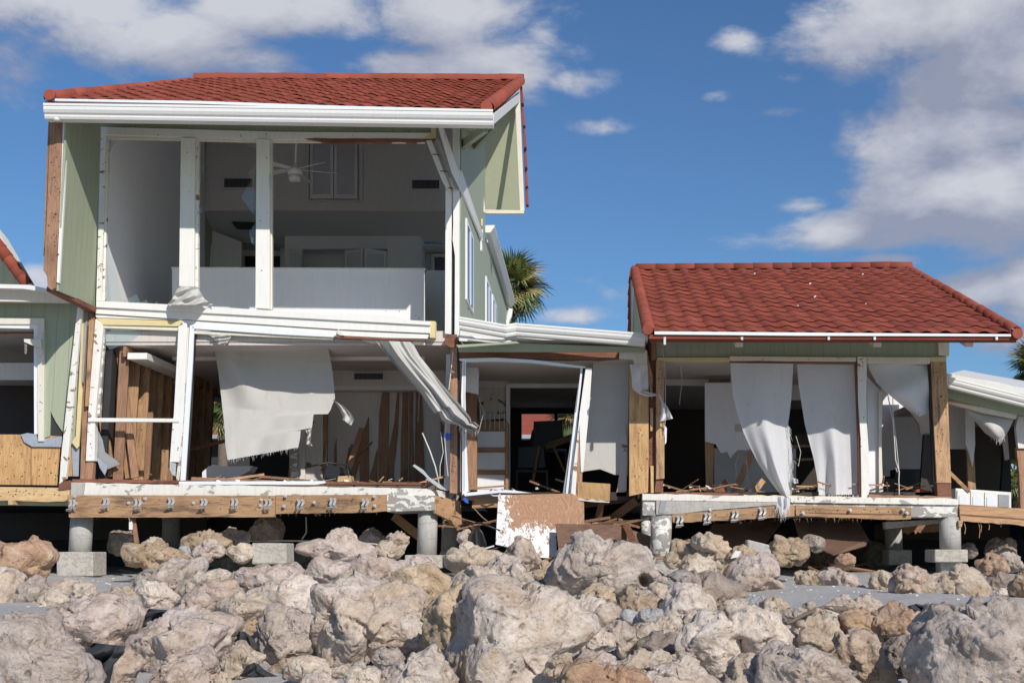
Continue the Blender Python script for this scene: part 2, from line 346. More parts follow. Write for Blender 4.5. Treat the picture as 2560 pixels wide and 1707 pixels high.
def plate(name, pts, th, mat, parent=None, bevel=.003, tag=None):        # flat board through 3-D points, th thick
    pts = [Vector(p) for p in pts]; n = (pts[1]-pts[0]).cross(pts[2]-pts[0]).normalized()
    if n.y < 0: n = -n
    bm = bmesh.new(); slab_poly(bm, pts, n*th); bev(bm, bevel); return bm_obj(name, bm, mat, parent, tag=tag)
def box(name, x0, x1, y0, y1, z0, z1, mat, parent=None, bevel=.003, tag=None):   # z above eye level
    bm = bmesh.new(); slab_poly(bm, [L(x0, y0, z0), L(x1, y0, z0), L(x1, y0, z1), L(x0, y0, z1)], Vector((0, y1-y0, 0))); bev(bm, bevel)
    return bm_obj(name, bm, mat, parent, tag=tag)
def beam_bm(bm, A, B, w, d, roll=0):
    A, B = Vector(A), Vector(B); ax = (B-A).normalized(); up = Vector((0, 1, 0)) if abs(ax.y) < .9 else Vector((1, 0, 0))
    s = ax.cross(up).normalized(); f = s.cross(ax).normalized()
    s, f = s*math.cos(roll)+f*math.sin(roll), f*math.cos(roll)-s*math.sin(roll)
    q = [A-s*w/2-f*d/2, A+s*w/2-f*d/2, A+s*w/2+f*d/2, A-s*w/2+f*d/2]; slab_poly(bm, q, B-A)
def beam(name, A, B, w, d, mat, parent=None, roll=0, bevel=.003, tag=None):
    bm = bmesh.new(); beam_bm(bm, A, B, w, d, roll); bev(bm, bevel); return bm_obj(name, bm, mat, parent, tag=tag)
def tube(name, pts, r, mat, parent=None, seg=8, tag=None, r2=None):
    bm = bmesh.new(); rings = []; pts = [Vector(p) for p in pts]; n = len(pts)
    for i, p in enumerate(pts):
        d = (pts[min(i+1, n-1)]-pts[max(i-1, 0)]).normalized(); up = Vector((0, 1, 0)) if abs(d.y) < .9 else Vector((1, 0, 0))
        s = d.cross(up).normalized(); f = s.cross(d); rr = r if r2 is None else r+(r2-r)*i/(n-1)
        rings.append([bm.verts.new(p+(s*math.cos(a)+f*math.sin(a))*rr) for a in [2*math.pi*k/seg for k in range(seg)]])
    for a, b in zip(rings, rings[1:]):
        for k in range(seg): bm.faces.new((a[k], a[(k+1) % seg], b[(k+1) % seg], b[k]))
    bm.faces.new(rings[0]); bm.faces.new(rings[-1][::-1]); return bm_obj(name, bm, mat, parent, smooth=seg > 6, tag=tag)
def jag(a, b, n, amp, rng=random):                                       # ragged pixel line from a to b
    r = []
    for i in range(n+1):
        q = i/n; r.append((a[0]+(b[0]-a[0])*q+rng.uniform(-amp, amp)*.4, a[1]+(b[1]-a[1])*q+rng.uniform(-amp, amp)))
    return r
def lerp_path(path, q):
    seg = [math.dist(path[i], path[i+1]) for i in range(len(path)-1)]; tot = sum(seg); d = q*tot
    for i, s in enumerate(seg):
        if d <= s or i == len(seg)-1:
            f = d/s if s else 0; return tuple(a+(b-a)*f for a, b in zip(path[i], path[i+1]))
        d -= s
def drape(name, left, right, Y, mat, parent=None, nu=44, nv=60, fold=None, tag=None, rag=0, th=0):   # cloth between two hanging edges
    bm = bmesh.new(); grid = []
    for j in range(nv+1):
        q = j/nv; a, b = lerp_path(left, q), lerp_path(right, q); row = []
        for i in range(nu+1):
            s = i/nu; u = a[0]+(b[0]-a[0])*s; v = a[1]+(b[1]-a[1])*s
            if j == nv and rag: v += random.uniform(-rag, rag*.6)
            y = Y+(fold(s, q) if fold else 0); row.append(bm.verts.new(P(u, v, y)))
        grid.append(row)
    for j in range(nv):
        for i in range(nu): bm.faces.new((grid[j][i], grid[j][i+1], grid[j+1][i+1], grid[j+1][i]))
    return bm_obj(name, bm, mat, parent, smooth=True, tag=tag)
def share(name, me, mat, parent, mtx):
    o = bpy.data.objects.new(name, me); COL.objects.link(o)
    if len(me.materials) == 0: me.materials.append(M[mat])
    loc, rot, sc = mtx.decompose(); o.rotation_mode = 'QUATERNION'; o.rotation_quaternion = rot; o.scale = sc
    o.location = loc-(wloc(parent) if parent else Vector()); o.parent = parent; return o

# one barrel tile: x across, y up the slope, z out of the roof
def tile_mesh(w, l):
    nx = 9; prof = []
    for i in range(nx+1):
        x = i/nx; z = .030*math.sin(math.pi*min(1, x/.62)) if x < .62 else -.004*math.sin(math.pi*(x-.62)/.38)
        prof.append((x*w*1.04, z))
    vs, fs = [], []
    for x, z in prof: vs += [(x, -.012-(z*.7), z+.0), (x, -.012-(z*.7), z+.022), (x, l*1.12, z+.002)]
    for i in range(nx):
        a, b = i*3, (i+1)*3; fs += [(a, b, b+1, a+1), (a+1, b+1, b+2, a+2)]
    me = bpy.data.meshes.new('roof_tile'); me.from_pydata(vs, [], fs); return me
def cap_mesh(r, l):
    n = 8; vs, fs = [], []
    for k in range(n+1):
        a = math.pi*(k/n)*1.16-.25; c, s = math.cos(a), math.sin(a)
        vs += [(c*r*1.12, 0, s*r*1.12-.01), (c*r*1.0, 0, s*r-.02), (c*r, l*1.15, s*r-.012)]
    for k in range(n):
        a, b = k*3, k*3+3; fs += [(a, b, b+1, a+1), (a, a+2, b+2, b)]
    me = bpy.data.meshes.new('cap_tile'); me.from_pydata(vs, [], fs); me.polygons.foreach_set('use_smooth', [True]*len(fs)); return me
def disc(name, c, r, mat, parent, d=.05):
    bm = bmesh.new(); bmesh.ops.create_cone(bm, segments=22, radius1=r, radius2=r, depth=d, cap_ends=True, matrix=Matrix.Translation(c) @ Matrix.Rotation(math.pi/2, 4, 'X'))
    bev(bm, .006); return bm_obj(name, bm, mat, parent)
def caps(name, roof, A, B, n, r, up=Vector((0, 0, 1))):
    me = cap_mesh(r, (B-A).length/n); y = (B-A).normalized(); x = y.cross(up).normalized(); z = x.cross(y)
    for k in range(n):
        p = A+(B-A)*(k/n); tilt = random.uniform(-.02, .02)
        m = Matrix((( x.x, y.x, z.x, p.x), (x.y, y.y, z.y, p.y), (x.z, y.z, z.z, p.z), (0, 0, 0, 1))) @ Matrix.Rotation(.035+tilt, 4, 'X')
        share(name, me, 'tile', roof, m)
def tile_slope(house, E0, E1, R0, R1, cols, rows, limit=288):
    bm = bmesh.new(); dn = Vector((0, 0, -.03)); slab_poly(bm, [E0+dn, E1+dn, R1+dn, R0+dn], Vector((0, 0, -.1)))
    roof = bm_obj('roof', bm, 'tile', house)
    w = (E1-E0).length/cols; l = (R0-E0).length/rows; me = tile_mesh(w, l); rest = bmesh.new()
    for r in range(rows):
        for c in range(cols):
            def S(i, j): a = E0.lerp(E1, i/cols); b = R0.lerp(R1, i/cols); return a.lerp(b, j/rows)
            p = S(c, r); x = (S(c+1, r)-p); y = (S(c, r+1)-p); n = x.cross(y).normalized()
            sx = x.length/w; sy = y.length/l; xn, yn = x.normalized(), y.normalized()
            m = Matrix(((xn.x*sx, yn.x*sy, n.x, p.x), (xn.y*sx, yn.y*sy, n.y, p.y), (xn.z*sx, yn.z*sy, n.z, p.z), (0, 0, 0, 1)))
            m = m @ Matrix.Translation((0, random.uniform(-.006, .006), .012+random.uniform(0, .006))) @ Matrix.Rotation(-.035+random.uniform(-.010, .010), 4, 'X')
            if r*cols+c < limit: 
                o = share('roof_tile', me, 'tile', roof, m)
            else:
                k = len(rest.verts); tmp = me.copy(); tmp.transform(m); rest.from_mesh(tmp); bpy.data.meshes.remove(tmp)
    if len(rest.verts):
        o = bm_obj('upper_tile_rows', rest, 'tile', roof); o['kind'] = 'stuff'
    else: rest.free()
    return roof
def extrude_profile(name, prof, A, B, mat, parent, kinks=None):          # prof: (y, z) offsets swept from A to B
    bm = bmesh.new(); rows = []; pts = [A]+(kinks or [])+[B]
    for p in pts: rows.append([bm.verts.new((p.x, p.y+a, p.z+b)) for a, b in prof])
    n = len(prof)
    for r0, r1 in zip(rows, rows[1:]):
        for i in range(n): bm.faces.new((r0[i], r0[(i+1) % n], r1[(i+1) % n], r1[i]))
    bm.faces.new(rows[0]); bm.faces.new(rows[-1][::-1]); return bm_obj(name, bm, mat, parent)
GUT = [(-.0, .0), (-.012, .02), (-.012, .035), (-.03, .05), (-.045, .075), (-.048, .105), (-.055, .108), (-.055, .128), (-.042, .128), (-.040, .11), (-.034, .08), (-.018, .055), (.0, .03), (.09, .03), (.095, .13), (.10, .13), (.10, .0)]
# ================================================================== setting: beach sand
ZS = [(-40, -2.75), (0, -2.3), (4, -1.8), (7, -1.2), (9, -.83), (10.7, -.60), (13.5, -.50), (17, -.41), (20, -.37), (30, -.32), (60, -.3), (900, -.3)]
def sand_z(y):
    for (a, za), (b, zb) in zip(ZS, ZS[1:]):
        if a <= y <= b: q = (y-a)/(b-a); return za+(zb-za)*q
    return ZS[0][1] if y < ZS[0][0] else ZS[-1][1]
def hnoise(x, y, s=1.0):
    return (math.sin(x*1.3*s+y*.7*s)*.5+math.sin(x*2.9*s-y*2.1*s+1.3)*.25+math.sin(x*.6*s+y*3.7*s+4.1)*.25)
def build_sand():
    xs = [-900, -300, -100, -40, -20]+[-14+.16*i for i in range(140)]+[8.6, 12, 20, 40, 100, 300, 900]
    ys = [-40, -15, -4, 0, 2, 4, 5]+[5.5+.14*i for i in range(120)]+[23, 26, 30, 40, 60, 120, 300, 900]
    vs = []
    for y in ys:
        for x in xs:
            a = .035 if 5 < y < 24 else .02
            vs.append((x, y, EYE+sand_z(y)+a*hnoise(x, y)+a*.5*hnoise(x+3, y-5, 2.3)))
    n = len(xs); fs = [(j*n+i, j*n+i+1, (j+1)*n+i+1, (j+1)*n+i) for j in range(len(ys)-1) for i in range(n-1)]
    me = bpy.data.meshes.new('beach_sand'); me.from_pydata(vs, [], fs); me.polygons.foreach_set('use_smooth', [True]*len(fs))
    set_tag(link('beach_sand', me, M['sand']), kind='structure')
build_sand()

YF = 20.0
# ================================================================== two storey house
H = thing('beach_house', 'two-storey green beach house with torn-out front and red tiled roof', 'house', L(-4.7, 20, -.4))
E0, E1, R0, R1 = P(122, 250, 18.35), P(1222, 277, 18.35), P(500, 200, 25.4), P(1303, 203, 25.4)
ROOF = tile_slope(H, E0, E1, R0, R1, 23, 15)
caps('ridge_tile', ROOF, R1+Vector((.05, 0, .03)), R0+Vector((-.05, 0, .03)), 15, .11)
caps('rake_tile', ROOF, P(1219, 268, 18.3), P(1300, 204, 25.4), 19, .10)
caps('rake_tile', ROOF, P(126, 243, 18.3), P(497, 204, 25.4), 19, .09)
disc('rake_end_cap', P(1216, 268, 18.27), .088, 'tile', ROOF); disc('rake_end_cap', P(125, 238, 18.27), .085, 'tile', ROOF)
# steep rear slope seen from below on the right
back_edge = [(1303, 204, 25.4), (1306, 255, 25.7), (1310, 310, 26), (1313, 365, 26.2), (1315, 415, 26.4), (1317, 462, 26.5), (1318, 508, 26.6)]
for a, b in zip(back_edge, back_edge[1:]):
    A, B = P(*a), P(*b); prism('rear_tile', [(a[0]-4, a[1]+1), (a[0]+1, a[1]), (b[0]+3, b[1]+4), (b[0]-4, b[1]+4)], a[2], .22, 'tile', ROOF, .008)
sa, sb, sc_ = P(1212, 300, 25.2), P(1300, 238, 25.3), P(1309, 527, 26.4); plate('rear_soffit', [on_plane(u, v, sa, sb, sc_) for u, v in [(1190, 340), (1212, 300), (1300, 238), (1309, 527), (1205, 530)]], .05, 'soffit', H)
prism('rear_soffit_trim', [(1287, 243), (1299, 232), (1311, 527), (1300, 528)], 25.2, .06, 'cream', H)
prism('wall_edge_trim', [(1190, 352), (1196, 347), (1213, 530), (1206, 532)], 24.4, .06, 'cream', H)
prism('rear_eave_fascia', [(1205, 524), (1310, 526), (1310, 534), (1205, 534)], 25.1, .08, 'cream', H)
# front rake board, soffit under the gable overhang
plate('rake_board', [P(1234, 287, 18.32), P(1299, 232, 25.2), P(1299, 255, 25.2), P(1234, 312, 18.32)], .04, 'white', H)
plate('gable_soffit', [P(1150, 318, 20.0), P(1228, 314, 18.5), P(1298, 250, 25.2), P(1204, 336, 25.2)], .03, 'green', H)
plate('outlooker', [P(1149, 352, 20.3), P(1208, 312, 19.0), P(1208, 330, 19.0), P(1149, 374, 20.3)], .08, 'green', H)
plate('outlooker', [P(1180, 360, 22.0), P(1238, 305, 20.8), P(1238, 316, 20.8), P(1184, 374, 22.0)], .06, 'green', H)
# eave: drip edge, fascia, gutter
prism('drip_edge', [(137, 247), (500, 253), (860, 265), (1202, 273), (1202, 278), (860, 272), (500, 260), (137, 253)], 18.28, .03, 'vinyl', H, .002)
prism('gutter_back', [(113, 252), (1218, 277), (1228, 300), (113, 280)], 18.36, .03, 'grey_metal', H, .0)
gp = [(y*1.65, z*1.6) for y, z in GUT]
extrude_profile('gutter', gp, P(112, 297, 18.26), P(1233, 313, 18.26), 'metal_white', H)
tube('downspout_outlet', [P(143, 295, 18.3), P(143, 303, 18.3)], .055, 'metal_white', H, 12)
plate('eave_deck', [P(130, 282, 18.42), P(1205, 303, 18.42), P(1205, 303, 18.42)+Vector((-.1, 1.75, .66)), P(130, 282, 18.42)+Vector((0, 1.75, .66))], .03, 'green', H)
# left wing wall, seen from its inner side
XL = -7.68
def side_poly(name, pxs, X, th, mat, parent, bevel=.002, ymin=0):
    bm = bmesh.new(); slab_poly(bm, [(lambda p: Vector((p.x, max(p.y, ymin), p.z)))(PX(u, v, X)) for u, v in pxs], Vector((th, 0, 0))); bev(bm, bevel); return bm_obj(name, bm, mat, parent)
side_poly('wing_siding', [(168, 285), (251, 300), (236, 766), (146, 727)], XL, -.03, 'green_y', H)
prism('wing_corner_trim', [(157, 290), (170, 290), (160, 500), (148, 708), (141, 706), (152, 480)], 18.62, .05, 'white', H)
prism('wing_post', [(126, 290), (157, 290), (152, 480), (142, 660), (138, 720), (128, 725), (119, 718), (118, 690), (112, 681), (108, 676), (116, 560), (121, 420)], 18.62, .14, 'brownZ', H)
prism('wing_outer_board', [(121, 296), (127, 296), (118, 455), (113, 600), (108, 640), (114, 455)], 18.66, .10, 'brownZ', H)
beam('wing_bottom_plate', P(126, 722, 18.7), P(236, 777, 20), .07, .12, 'rot', H)
plate('wing_paper', [P(137, 702, 18.66), P(146, 708, 18.66), P(150, 730, 18.8), P(138, 724, 18.8)], .02, 'tarpaper_and_shade', H)
plate('wing_inner_stud', [P(229, 775, 20.02), P(237, 776, 20.02), P(228, 1200, 20.02), P(205, 1200, 20.02), P(214, 775, 20.02)], .12, 'brownZ', H)
# upper front: header and trim
rect('header_siding', 250, 288, 1085, 332, YF+.06, .12, 'green_x', H)
prism('header_trim', [(252, 317), (700, 330), (1080, 332), (1080, 347), (700, 349), (252, 337)], YF-.02, .10, 'white', H)
prism('header_foam_corner', [(1076, 315), (1090, 315), (1090, 347), (1056, 347), (1078, 334)], YF-.04, .05, 'foam', H)
prism('window_head_strip', [(262, 338), (660, 350), (1062, 353), (1062, 357), (660, 355), (262, 346)], YF+.01, .07, 'cream', H, .002)
prism('splintered_head', [(760, 347)]+jag((790, 346), (1085, 347), 9, 1)+[(1088, 353)]+jag((1060, 354), (830, 357), 10, 2.2), YF-.03, .10, 'rot', H, .002)
prism('window_side_trim', [(252, 330), (266, 334), (253, 752), (240, 752)], YF-.01, .12, 'white_chip_wood', H)
prism('window_side_stop', [(266, 346), (271, 346), (262, 752), (254, 752)], YF+.04, .06, 'white_chip_wood', H, .002)
prism('mullion', [(452, 344), (487, 345), (485, 742), (447, 742)], YF-.05, .16, 'white', H)
prism('mullion_stop', [(487, 350), (497, 350), (495, 745), (485, 745)], YF+.03, .08, 'white_chip_wood', H, .002)
prism('mullion', [(641, 348), (674, 348), (674, 772), (638, 770)], YF-.05, .16, 'white', H)
prism('mullion_stop', [(674, 352), (680, 352), (680, 774), (674, 772)], YF+.03, .08, 'cream', H, .002)
prism('sill', [(240, 752), (470, 763), (680, 776), (775, 782), (800, 788), (842, 790), (850, 782), (980, 790), (1006, 793), (1012, 800), (1076, 803), (1076, 813), (240, 768)], YF-.10, .28, 'white', H)
prism('fascia_board', [(239, 768), (1075, 812), (1075, 833), (850, 823), (239, 784)], YF-.06, .18, 'white', H)
prism('fascia_board', [(238, 786), (850, 825), (1073, 835), (1068, 847), (858, 842), (700, 825), (460, 812), (446, 800), (240, 794)], YF-.03, .16, 'white', H)
prism('exposed_foam_board', [(242, 795), (458, 803), (446, 816), (254, 812)], YF-.035, .08, 'foam', H)
prism('beam_end_block', [(1074, 802), (1089, 803), (1088, 845), (1074, 844)], YF-.04, .16, 'foam', H)
prism('torn_metal_corner', [(842, 833), (845, 822), (862, 839), (850, 838)], YF-.08, .05, 'cream', H, .001)
prism('splintered_edge', [(834, 841), (862, 839), (1062, 849), (1062, 853), (850, 846)], YF-.05, .1, 'rot', H, .002)
# right corner of the upper floor
prism('inner_jamb', [(1114, 415), (1130, 440), (1128, 836), (1112, 834)], YF+.02, .10, 'white', H)
prism('building_paper_strip', jag((1128, 470), (1128, 840), 8, 1)+[(1140, 845), (1138, 620), (1135, 600), (1132, 560)], YF+.05, .06, 'tarpaper_and_shade', H, .001)
prism('corner_board', [(1131, 312), (1149, 312), (1148, 850), (1136, 850)]+[(1138, 640), (1131, 600), (1133, 560)], YF-.02, .05, 'white', H)
prism('torn_jamb_board', [(1065, 352), (1079, 350), (1092, 384), (1108, 425), (1122, 460), (1127, 478), (1117, 472), (1104, 450)], YF-.06, .06, 'white', H)
for k in range(3):
    u, v = 1081+k*19, 385+k*42; prism('jamb_split', [(u, v), (u+20, v), (u+20, v+3), (u, v+2)], YF-.065, .02, 'rot', H, .0)
prism('torn_track', [(1082, 352), (1093, 354), (1112, 398), (1128, 438), (1124, 445), (1110, 415), (1098, 385)], YF-.09, .05, 'grey_metal', H, .001)
prism('rotten_corner', [(1083, 346), (1094, 346), (1104, 380), (1110, 395), (1102, 392)], YF-.04, .10, 'rot', H, .002)
prism('jamb_cap', [(1122, 442), (1130, 445), (1145, 474), (1138, 477), (1128, 466)], YF-.09, .05, 'cream', H, .001)
plate('long_diagonal_board', [P(1093, 311, 19.6), P(1106, 311, 19.6), P(1148, 432, 19.8), P(1147, 470, 19.8), P(1128, 430, 19.7)], .05, 'white', H)
plate('long_diagonal_board', [P(1146, 430, 19.8), P(1152, 434, 19.8), P(1205, 590, 23.6), P(1202, 602, 23.6), P(1147, 470, 19.8)], .04, 'white', H)
plate('diagonal_channel', [P(1088, 348, 19.72), P(1096, 345, 19.72), P(1146, 468, 19.85), P(1140, 476, 19.85)], .04, 'grey_metal', H)
# side wall running back
XW = -2.06
side_poly('side_wall', [(1150, 300), (1187, 285), (1213, 292), (1213, 590), (1276, 775), (1276, 870), (1150, 870)], XW, -.08, 'green_y', H, ymin=20.06)
for (a, b, top, bot, mun) in [(1168, 1185, [545, 596], [748, 784], 1), (1217, 1229, [690, 725], [830, 830], 0), (1233, 1243, [735, 765], [830, 830], 0)]:
    X = XW+.03
    fr = side_poly('side_window', [(a, top[0]), (b, top[1]), (b, bot[1]), (a, bot[0])], X, -.04, 'vinyl', H)
    w = b-a; sl = lambda u, q: q[0]+(q[1]-q[0])*(u-a)/w
    u0, u1 = a+w*.2, b-w*.14
    side_poly('pane', [(u0, sl(u0, top)+9), (u1, sl(u1, top)+9), (u1, sl(u1, bot)-9), (u0, sl(u0, bot)-9)], X+.012, -.01, 'glass_dark', fr, 0)
    um = (a+b)/2+1; side_poly('sash_rail', [(um-1, sl(um, top)+6), (um+1.5, sl(um, top)+6), (um+1.5, sl(um, bot)-6), (um-1, sl(um, bot)-6)], X+.025, -.01, 'vinyl', fr, 0)
lamp = box('side_light_fixture', XW+.02, XW+.16, 23.7, 24.2, 0, .01, 'cream', H) ; bpy.data.objects.remove(lamp)
f = prism('wall_light', [(1189, 600), (1193, 600), (1194, 628), (1190, 630)], 23.8, .2, 'rot', H, .003)
prism('glass_cover', [(1193, 600), (1204, 602), (1205, 624), (1201, 628), (1194, 628)], 23.8, .18, 'vinyl', f, .01)
prism('wall_bracket', [(1201, 545), (1207, 548), (1206, 566), (1201, 562)], 23.9, .06, 'foam', H, .003)
prism('conduit_box', [(1202, 574), (1207, 574), (1206, 602), (1202, 600)], 23.8, .06, 'white', H, .003)
# rear addition: sloping eave with gutter along the side
g0, g1 = L(-1.98, 24.7, 6.0), L(-1.98, 31.6, 5.82)
bm = bmesh.new(); slab_poly(bm, [g0+Vector((-.07, 0, .02)), g0+Vector((.03, 0, .02)), g0+Vector((.11, 0, .14)), g0+Vector((.11, 0, .165)), g0+Vector((-.07, 0, .16))], g1-g0); bm_obj('side_gutter', bm, 'metal_white', H)
plate('addition_roof', [L(-1.95, 26.5, 6.24), L(-1.95, 31.9, 6.05), L(-7.7, 31.9, 6.35), L(-7.7, 26.5, 6.36)], .06, 'white', H)
tube('downspout', [P(1275, 772, 31.5), P(1273, 790, 31.5), P(1266, 805, 31.4), P(1264, 830, 31.4)], .07, 'metal_white', H, 10)
box('rear_wall', -7.5, -2.1, 31.7, 31.85, .8, 6.0, 'wall', H)
box('left_outer_wall', -7.95, -7.70, 20.1, 31.8, 3.1, 6.9, 'green_y', H)
plate('left_gable_wall', [L(-7.69, 20.1, 3.3), L(-7.69, 31.5, 3.3), L(-7.69, 31.5, 6.6), L(-7.69, 25.3, 8.8), L(-7.69, 20.1, 6.8)], .05, 'green_y', H)
# upper room
side_poly('inner_left_wall', [(253, 320), (512, 345), (512, 800), (235, 800)], -7.60, -.06, 'wall', H, ymin=20.14)
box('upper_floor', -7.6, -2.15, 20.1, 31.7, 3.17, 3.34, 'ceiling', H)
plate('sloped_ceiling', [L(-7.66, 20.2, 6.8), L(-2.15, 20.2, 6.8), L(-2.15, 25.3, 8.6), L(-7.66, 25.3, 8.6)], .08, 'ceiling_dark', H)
UY = 25.2
prism('upper_back_wall', [(490, 216), (1190, 216), (1190, 528), (505, 526)], UY, .14, 'wall_warm', H)
plate('loft_ceiling', [L(-7.65, UY+.02, 6.58), L(-2.16, UY+.02, 6.58), L(-2.16, 26.3, 6.22), L(-7.65, 26.3, 6.22)], .04, 'ceiling_dark', H); plate('loft_ceiling', [L(-7.65, 26.3, 6.22), L(-2.16, 26.3, 6.12), L(-2.16, 31.6, 5.9), L(-7.65, 31.6, 6.1)], .03, 'ceiling_dark', H)
hw = prism('half_wall', [(430, 672), (1062, 674), (1062, 900), (430, 900)], 21.35, .12, 'wall', H)
prism('half_wall_cap', [(428, 667), (1064, 670), (1064, 675), (428, 672)], 21.32, .17, 'white', H)
prism('half_wall_return', [(1064, 676), (1130, 676), (1130, 900), (1064, 900)], 22.6, .10, 'wall', H)
CYW = 26.1
for poly in [[(712, 588), (1045, 588), (1045, 622), (712, 622)], [(712, 622), (755, 622), (755, 760), (712, 760)], [(968, 622), (1045, 622), (1045, 760), (968, 760)]]:
    prism('closet_wall', poly, CYW, .12, 'wall', H, 0)
rect('closet_back', 700, 590, 1000, 760, CYW+.6, .06, 'wall', H)
rect('closet_return', 1045, 588, 1052, 760, CYW, .8, 'wall', H)
prism('loft_wall', [(490, 560), (602, 604), (602, 760), (490, 760)], 25.9, .1, 'wall', H)
rect('loft_rear_wall', 560, 588, 1160, 760, 26.95, .1, 'wall', H)
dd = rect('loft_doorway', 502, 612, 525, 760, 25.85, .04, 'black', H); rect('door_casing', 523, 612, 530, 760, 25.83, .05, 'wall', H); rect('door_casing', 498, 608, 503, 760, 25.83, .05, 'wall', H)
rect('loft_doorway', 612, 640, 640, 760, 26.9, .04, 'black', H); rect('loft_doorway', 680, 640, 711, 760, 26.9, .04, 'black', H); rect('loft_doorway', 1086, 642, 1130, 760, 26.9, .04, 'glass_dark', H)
rect('door_casing', 1078, 634, 1086, 760, 26.86, .05, 'wall', H); rect('door_casing', 1086, 634, 1140, 642, 26.86, .05, 'wall', H)
prism('ceiling_hatch', [(578, 554), (640, 556), (636, 574), (592, 573)], 25.55, .02, 'tarpaper_and_shade', H, 0)
def louver_panel(name, q, Y, n, yaw=0, parent=H):
    (u0, v0), (u1, v1), (u2, v2), (u3, v3) = q   # top-left, top-right, bottom-right, bottom-left
    Y1 = Y+yaw
    bm = bmesh.new(); fw = (u1-u0)*.12
    C = lambda s, r: P(u0+(u1-u0)*s+((u3-u0)+(u2-u1-u3+u0)*s)*r, (v0+(v1-v0)*s)*(1-r)+(v3+(v2-v3)*s)*r, Y+(Y1-Y)*s)
    for (s0, s1, r0, r1) in [(0, .12, 0, 1), (.88, 1, 0, 1), (.12, .88, 0, .06), (.12, .88, .94, 1)]:
        slab_poly(bm, [C(s0, r0), C(s1, r0), C(s1, r1), C(s0, r1)], Vector((0, .04, 0)))
    o = bm_obj(name, bm, 'wall', parent)
    A, B = C(.12, .06), C(.88, .06); h = (C(.12, .94)-A)/n; me = None
    for k in range(n):
        a, b = A+h*(k+.15), B+h*(k+.15); bm = bmesh.new(); dn = h*.8
        slab_poly(bm, [a+Vector((0, .02, 0)), b+Vector((0, .02, 0)), b+dn*1.15, a+dn*1.15], Vector((0, .006, .004)))
        if me is None:
            s = bm_obj('slat', bm, 'wall', o); me = s.data; p0 = wloc(s)-h*k
        else:
            bm.free(); s = link('slat', me, None, o, p0+h*k)
    prism(name+'_back', [(u0+1, v0+1), (u1-1, v1+1), (u2-1, v2-1), (u3+1, v3-1)], max(Y, Y1)+.06, .02, 'wall', o, 0)
    return o
bmx = [(765, 345, 772, 505), (898, 345, 906, 505), (772, 500, 898, 505)]
for a in bmx: rect('shutter_casing', *a, UY-.06, .06, 'wall_warm', H)
louver_panel('louvred_shutter', [(775, 345), (833, 345), (833, 496), (775, 496)], UY-.10, 22)
louver_panel('louvred_shutter', [(835, 345), (893, 345), (893, 496), (835, 496)], UY-.10, 22)
louver_panel('folding_louvre_door', [(724, 620), (752, 632), (752, 760), (724, 760)], CYW-.1, 20, -.25)
louver_panel('folding_louvre_door', [(862, 626), (907, 622), (907, 760), (862, 760)], CYW-.1, 20, -.3)
louver_panel('folding_louvre_door', [(911, 620), (966, 628), (966, 760), (911, 760)], CYW-.35, 20, .3)
def vent(u0, v0, u1, v1, Y, parent):
    o = rect('air_vent', u0, v0, u1, v1, Y, .03, 'wall_warm', parent)
    mx, my = (u1-u0)*.06, (v1-v0)*.17; rect('vent_opening', u0+mx, v0+my, u1-mx, v1-my, Y-.006, .01, 'black', o, 0)
    bm = bmesh.new(); n = 22
    for k in range(1, n): u = u0+mx+(u1-u0-2*mx)*k/n; slab_poly(bm, [P(u-.35, v0+my, Y-.02), P(u+.35, v0+my, Y-.02), P(u+.35, v1-my, Y-.02), P(u-.35, v1-my, Y-.02)], Vector((0, .01, 0)))
    g_ = bm_obj('vent_bars', bm, 'grey_metal', o); g_['kind'] = 'stuff'
vent(556, 441, 636, 474, UY-.04, H); vent(1026, 445, 1102, 477, UY-.04, H)
# broken glass left in the upper windows
for poly in [[(262, 352), (290, 350), (272, 385), (264, 400)], [(258, 640), (268, 620), (276, 640), (290, 690), (303, 752), (256, 752)], [(303, 754), (330, 742), (341, 736), (352, 757)], [(352, 757), (366, 748), (372, 759)],
             [(385, 761), (392, 752), (396, 762)], [(496, 400), (512, 420), (497, 452)], [(496, 508), (507, 525), (496, 545)], [(496, 700), (504, 712), (496, 720)], [(496, 575), (502, 580), (496, 588)], [(606, 350), (637, 350), (637, 372), (622, 365)],
             [(637, 410), (620, 432), (628, 450), (610, 480), (603, 495), (637, 540)], [(637, 560), (622, 580), (630, 610), (637, 612)], [(445, 405), (432, 412), (445, 430)], [(497, 350), (515, 352), (498, 372)]]:
    prism('glass_shard', poly, YF+.08, .006, 'glass', H, 0)
prism('glass_shard', [(674, 432), (671, 445), (674, 470), (677, 478), (679, 440)], YF-.07, .006, 'glass', H, 0)
# ---- lower floor of the two-storey house
def ragged_top(u0, v0, u1, v1, n, amp): return jag((u0, v0), (u1, v1), n, amp)
prism('floor_slab', ragged_top(178, 1206, 1083, 1221, 40, 1.2)+[(1085, 1240), (178, 1239)], 19.86, 7.0, 'white_chip', H, .003)
prism('slab_corner_patch', [(176, 1205), (212, 1206), (208, 1239), (176, 1239)], 19.83, .5, 'concrete', H)
prism('slab_drop_edge', [(966, 1237), (1086, 1238), (1088, 1276), (966, 1279)], 19.80, 1.2, 'peeled', H, .01)
plate('slab_return', [P(1086, 1222, 19.87), P(1148, 1238, 20.5), P(1148, 1252, 20.5), P(1087, 1240, 19.87)], .3, 'white_chip', H)
rb = plate('return_board', [P(1088, 1238, 19.80), P(1152, 1253, 20.3), P(1155, 1310, 20.3), P(1150, 1326, 20.3), P(1118, 1296, 20.0), P(1088, 1282, 19.80)], .045, 'woodX', H)
prism('ledger_beam', [(168, 1237), (687, 1238), (687, 1292)]+jag((600, 1292), (172, 1293), 24, .8), 19.70, .07, 'woodX', H)
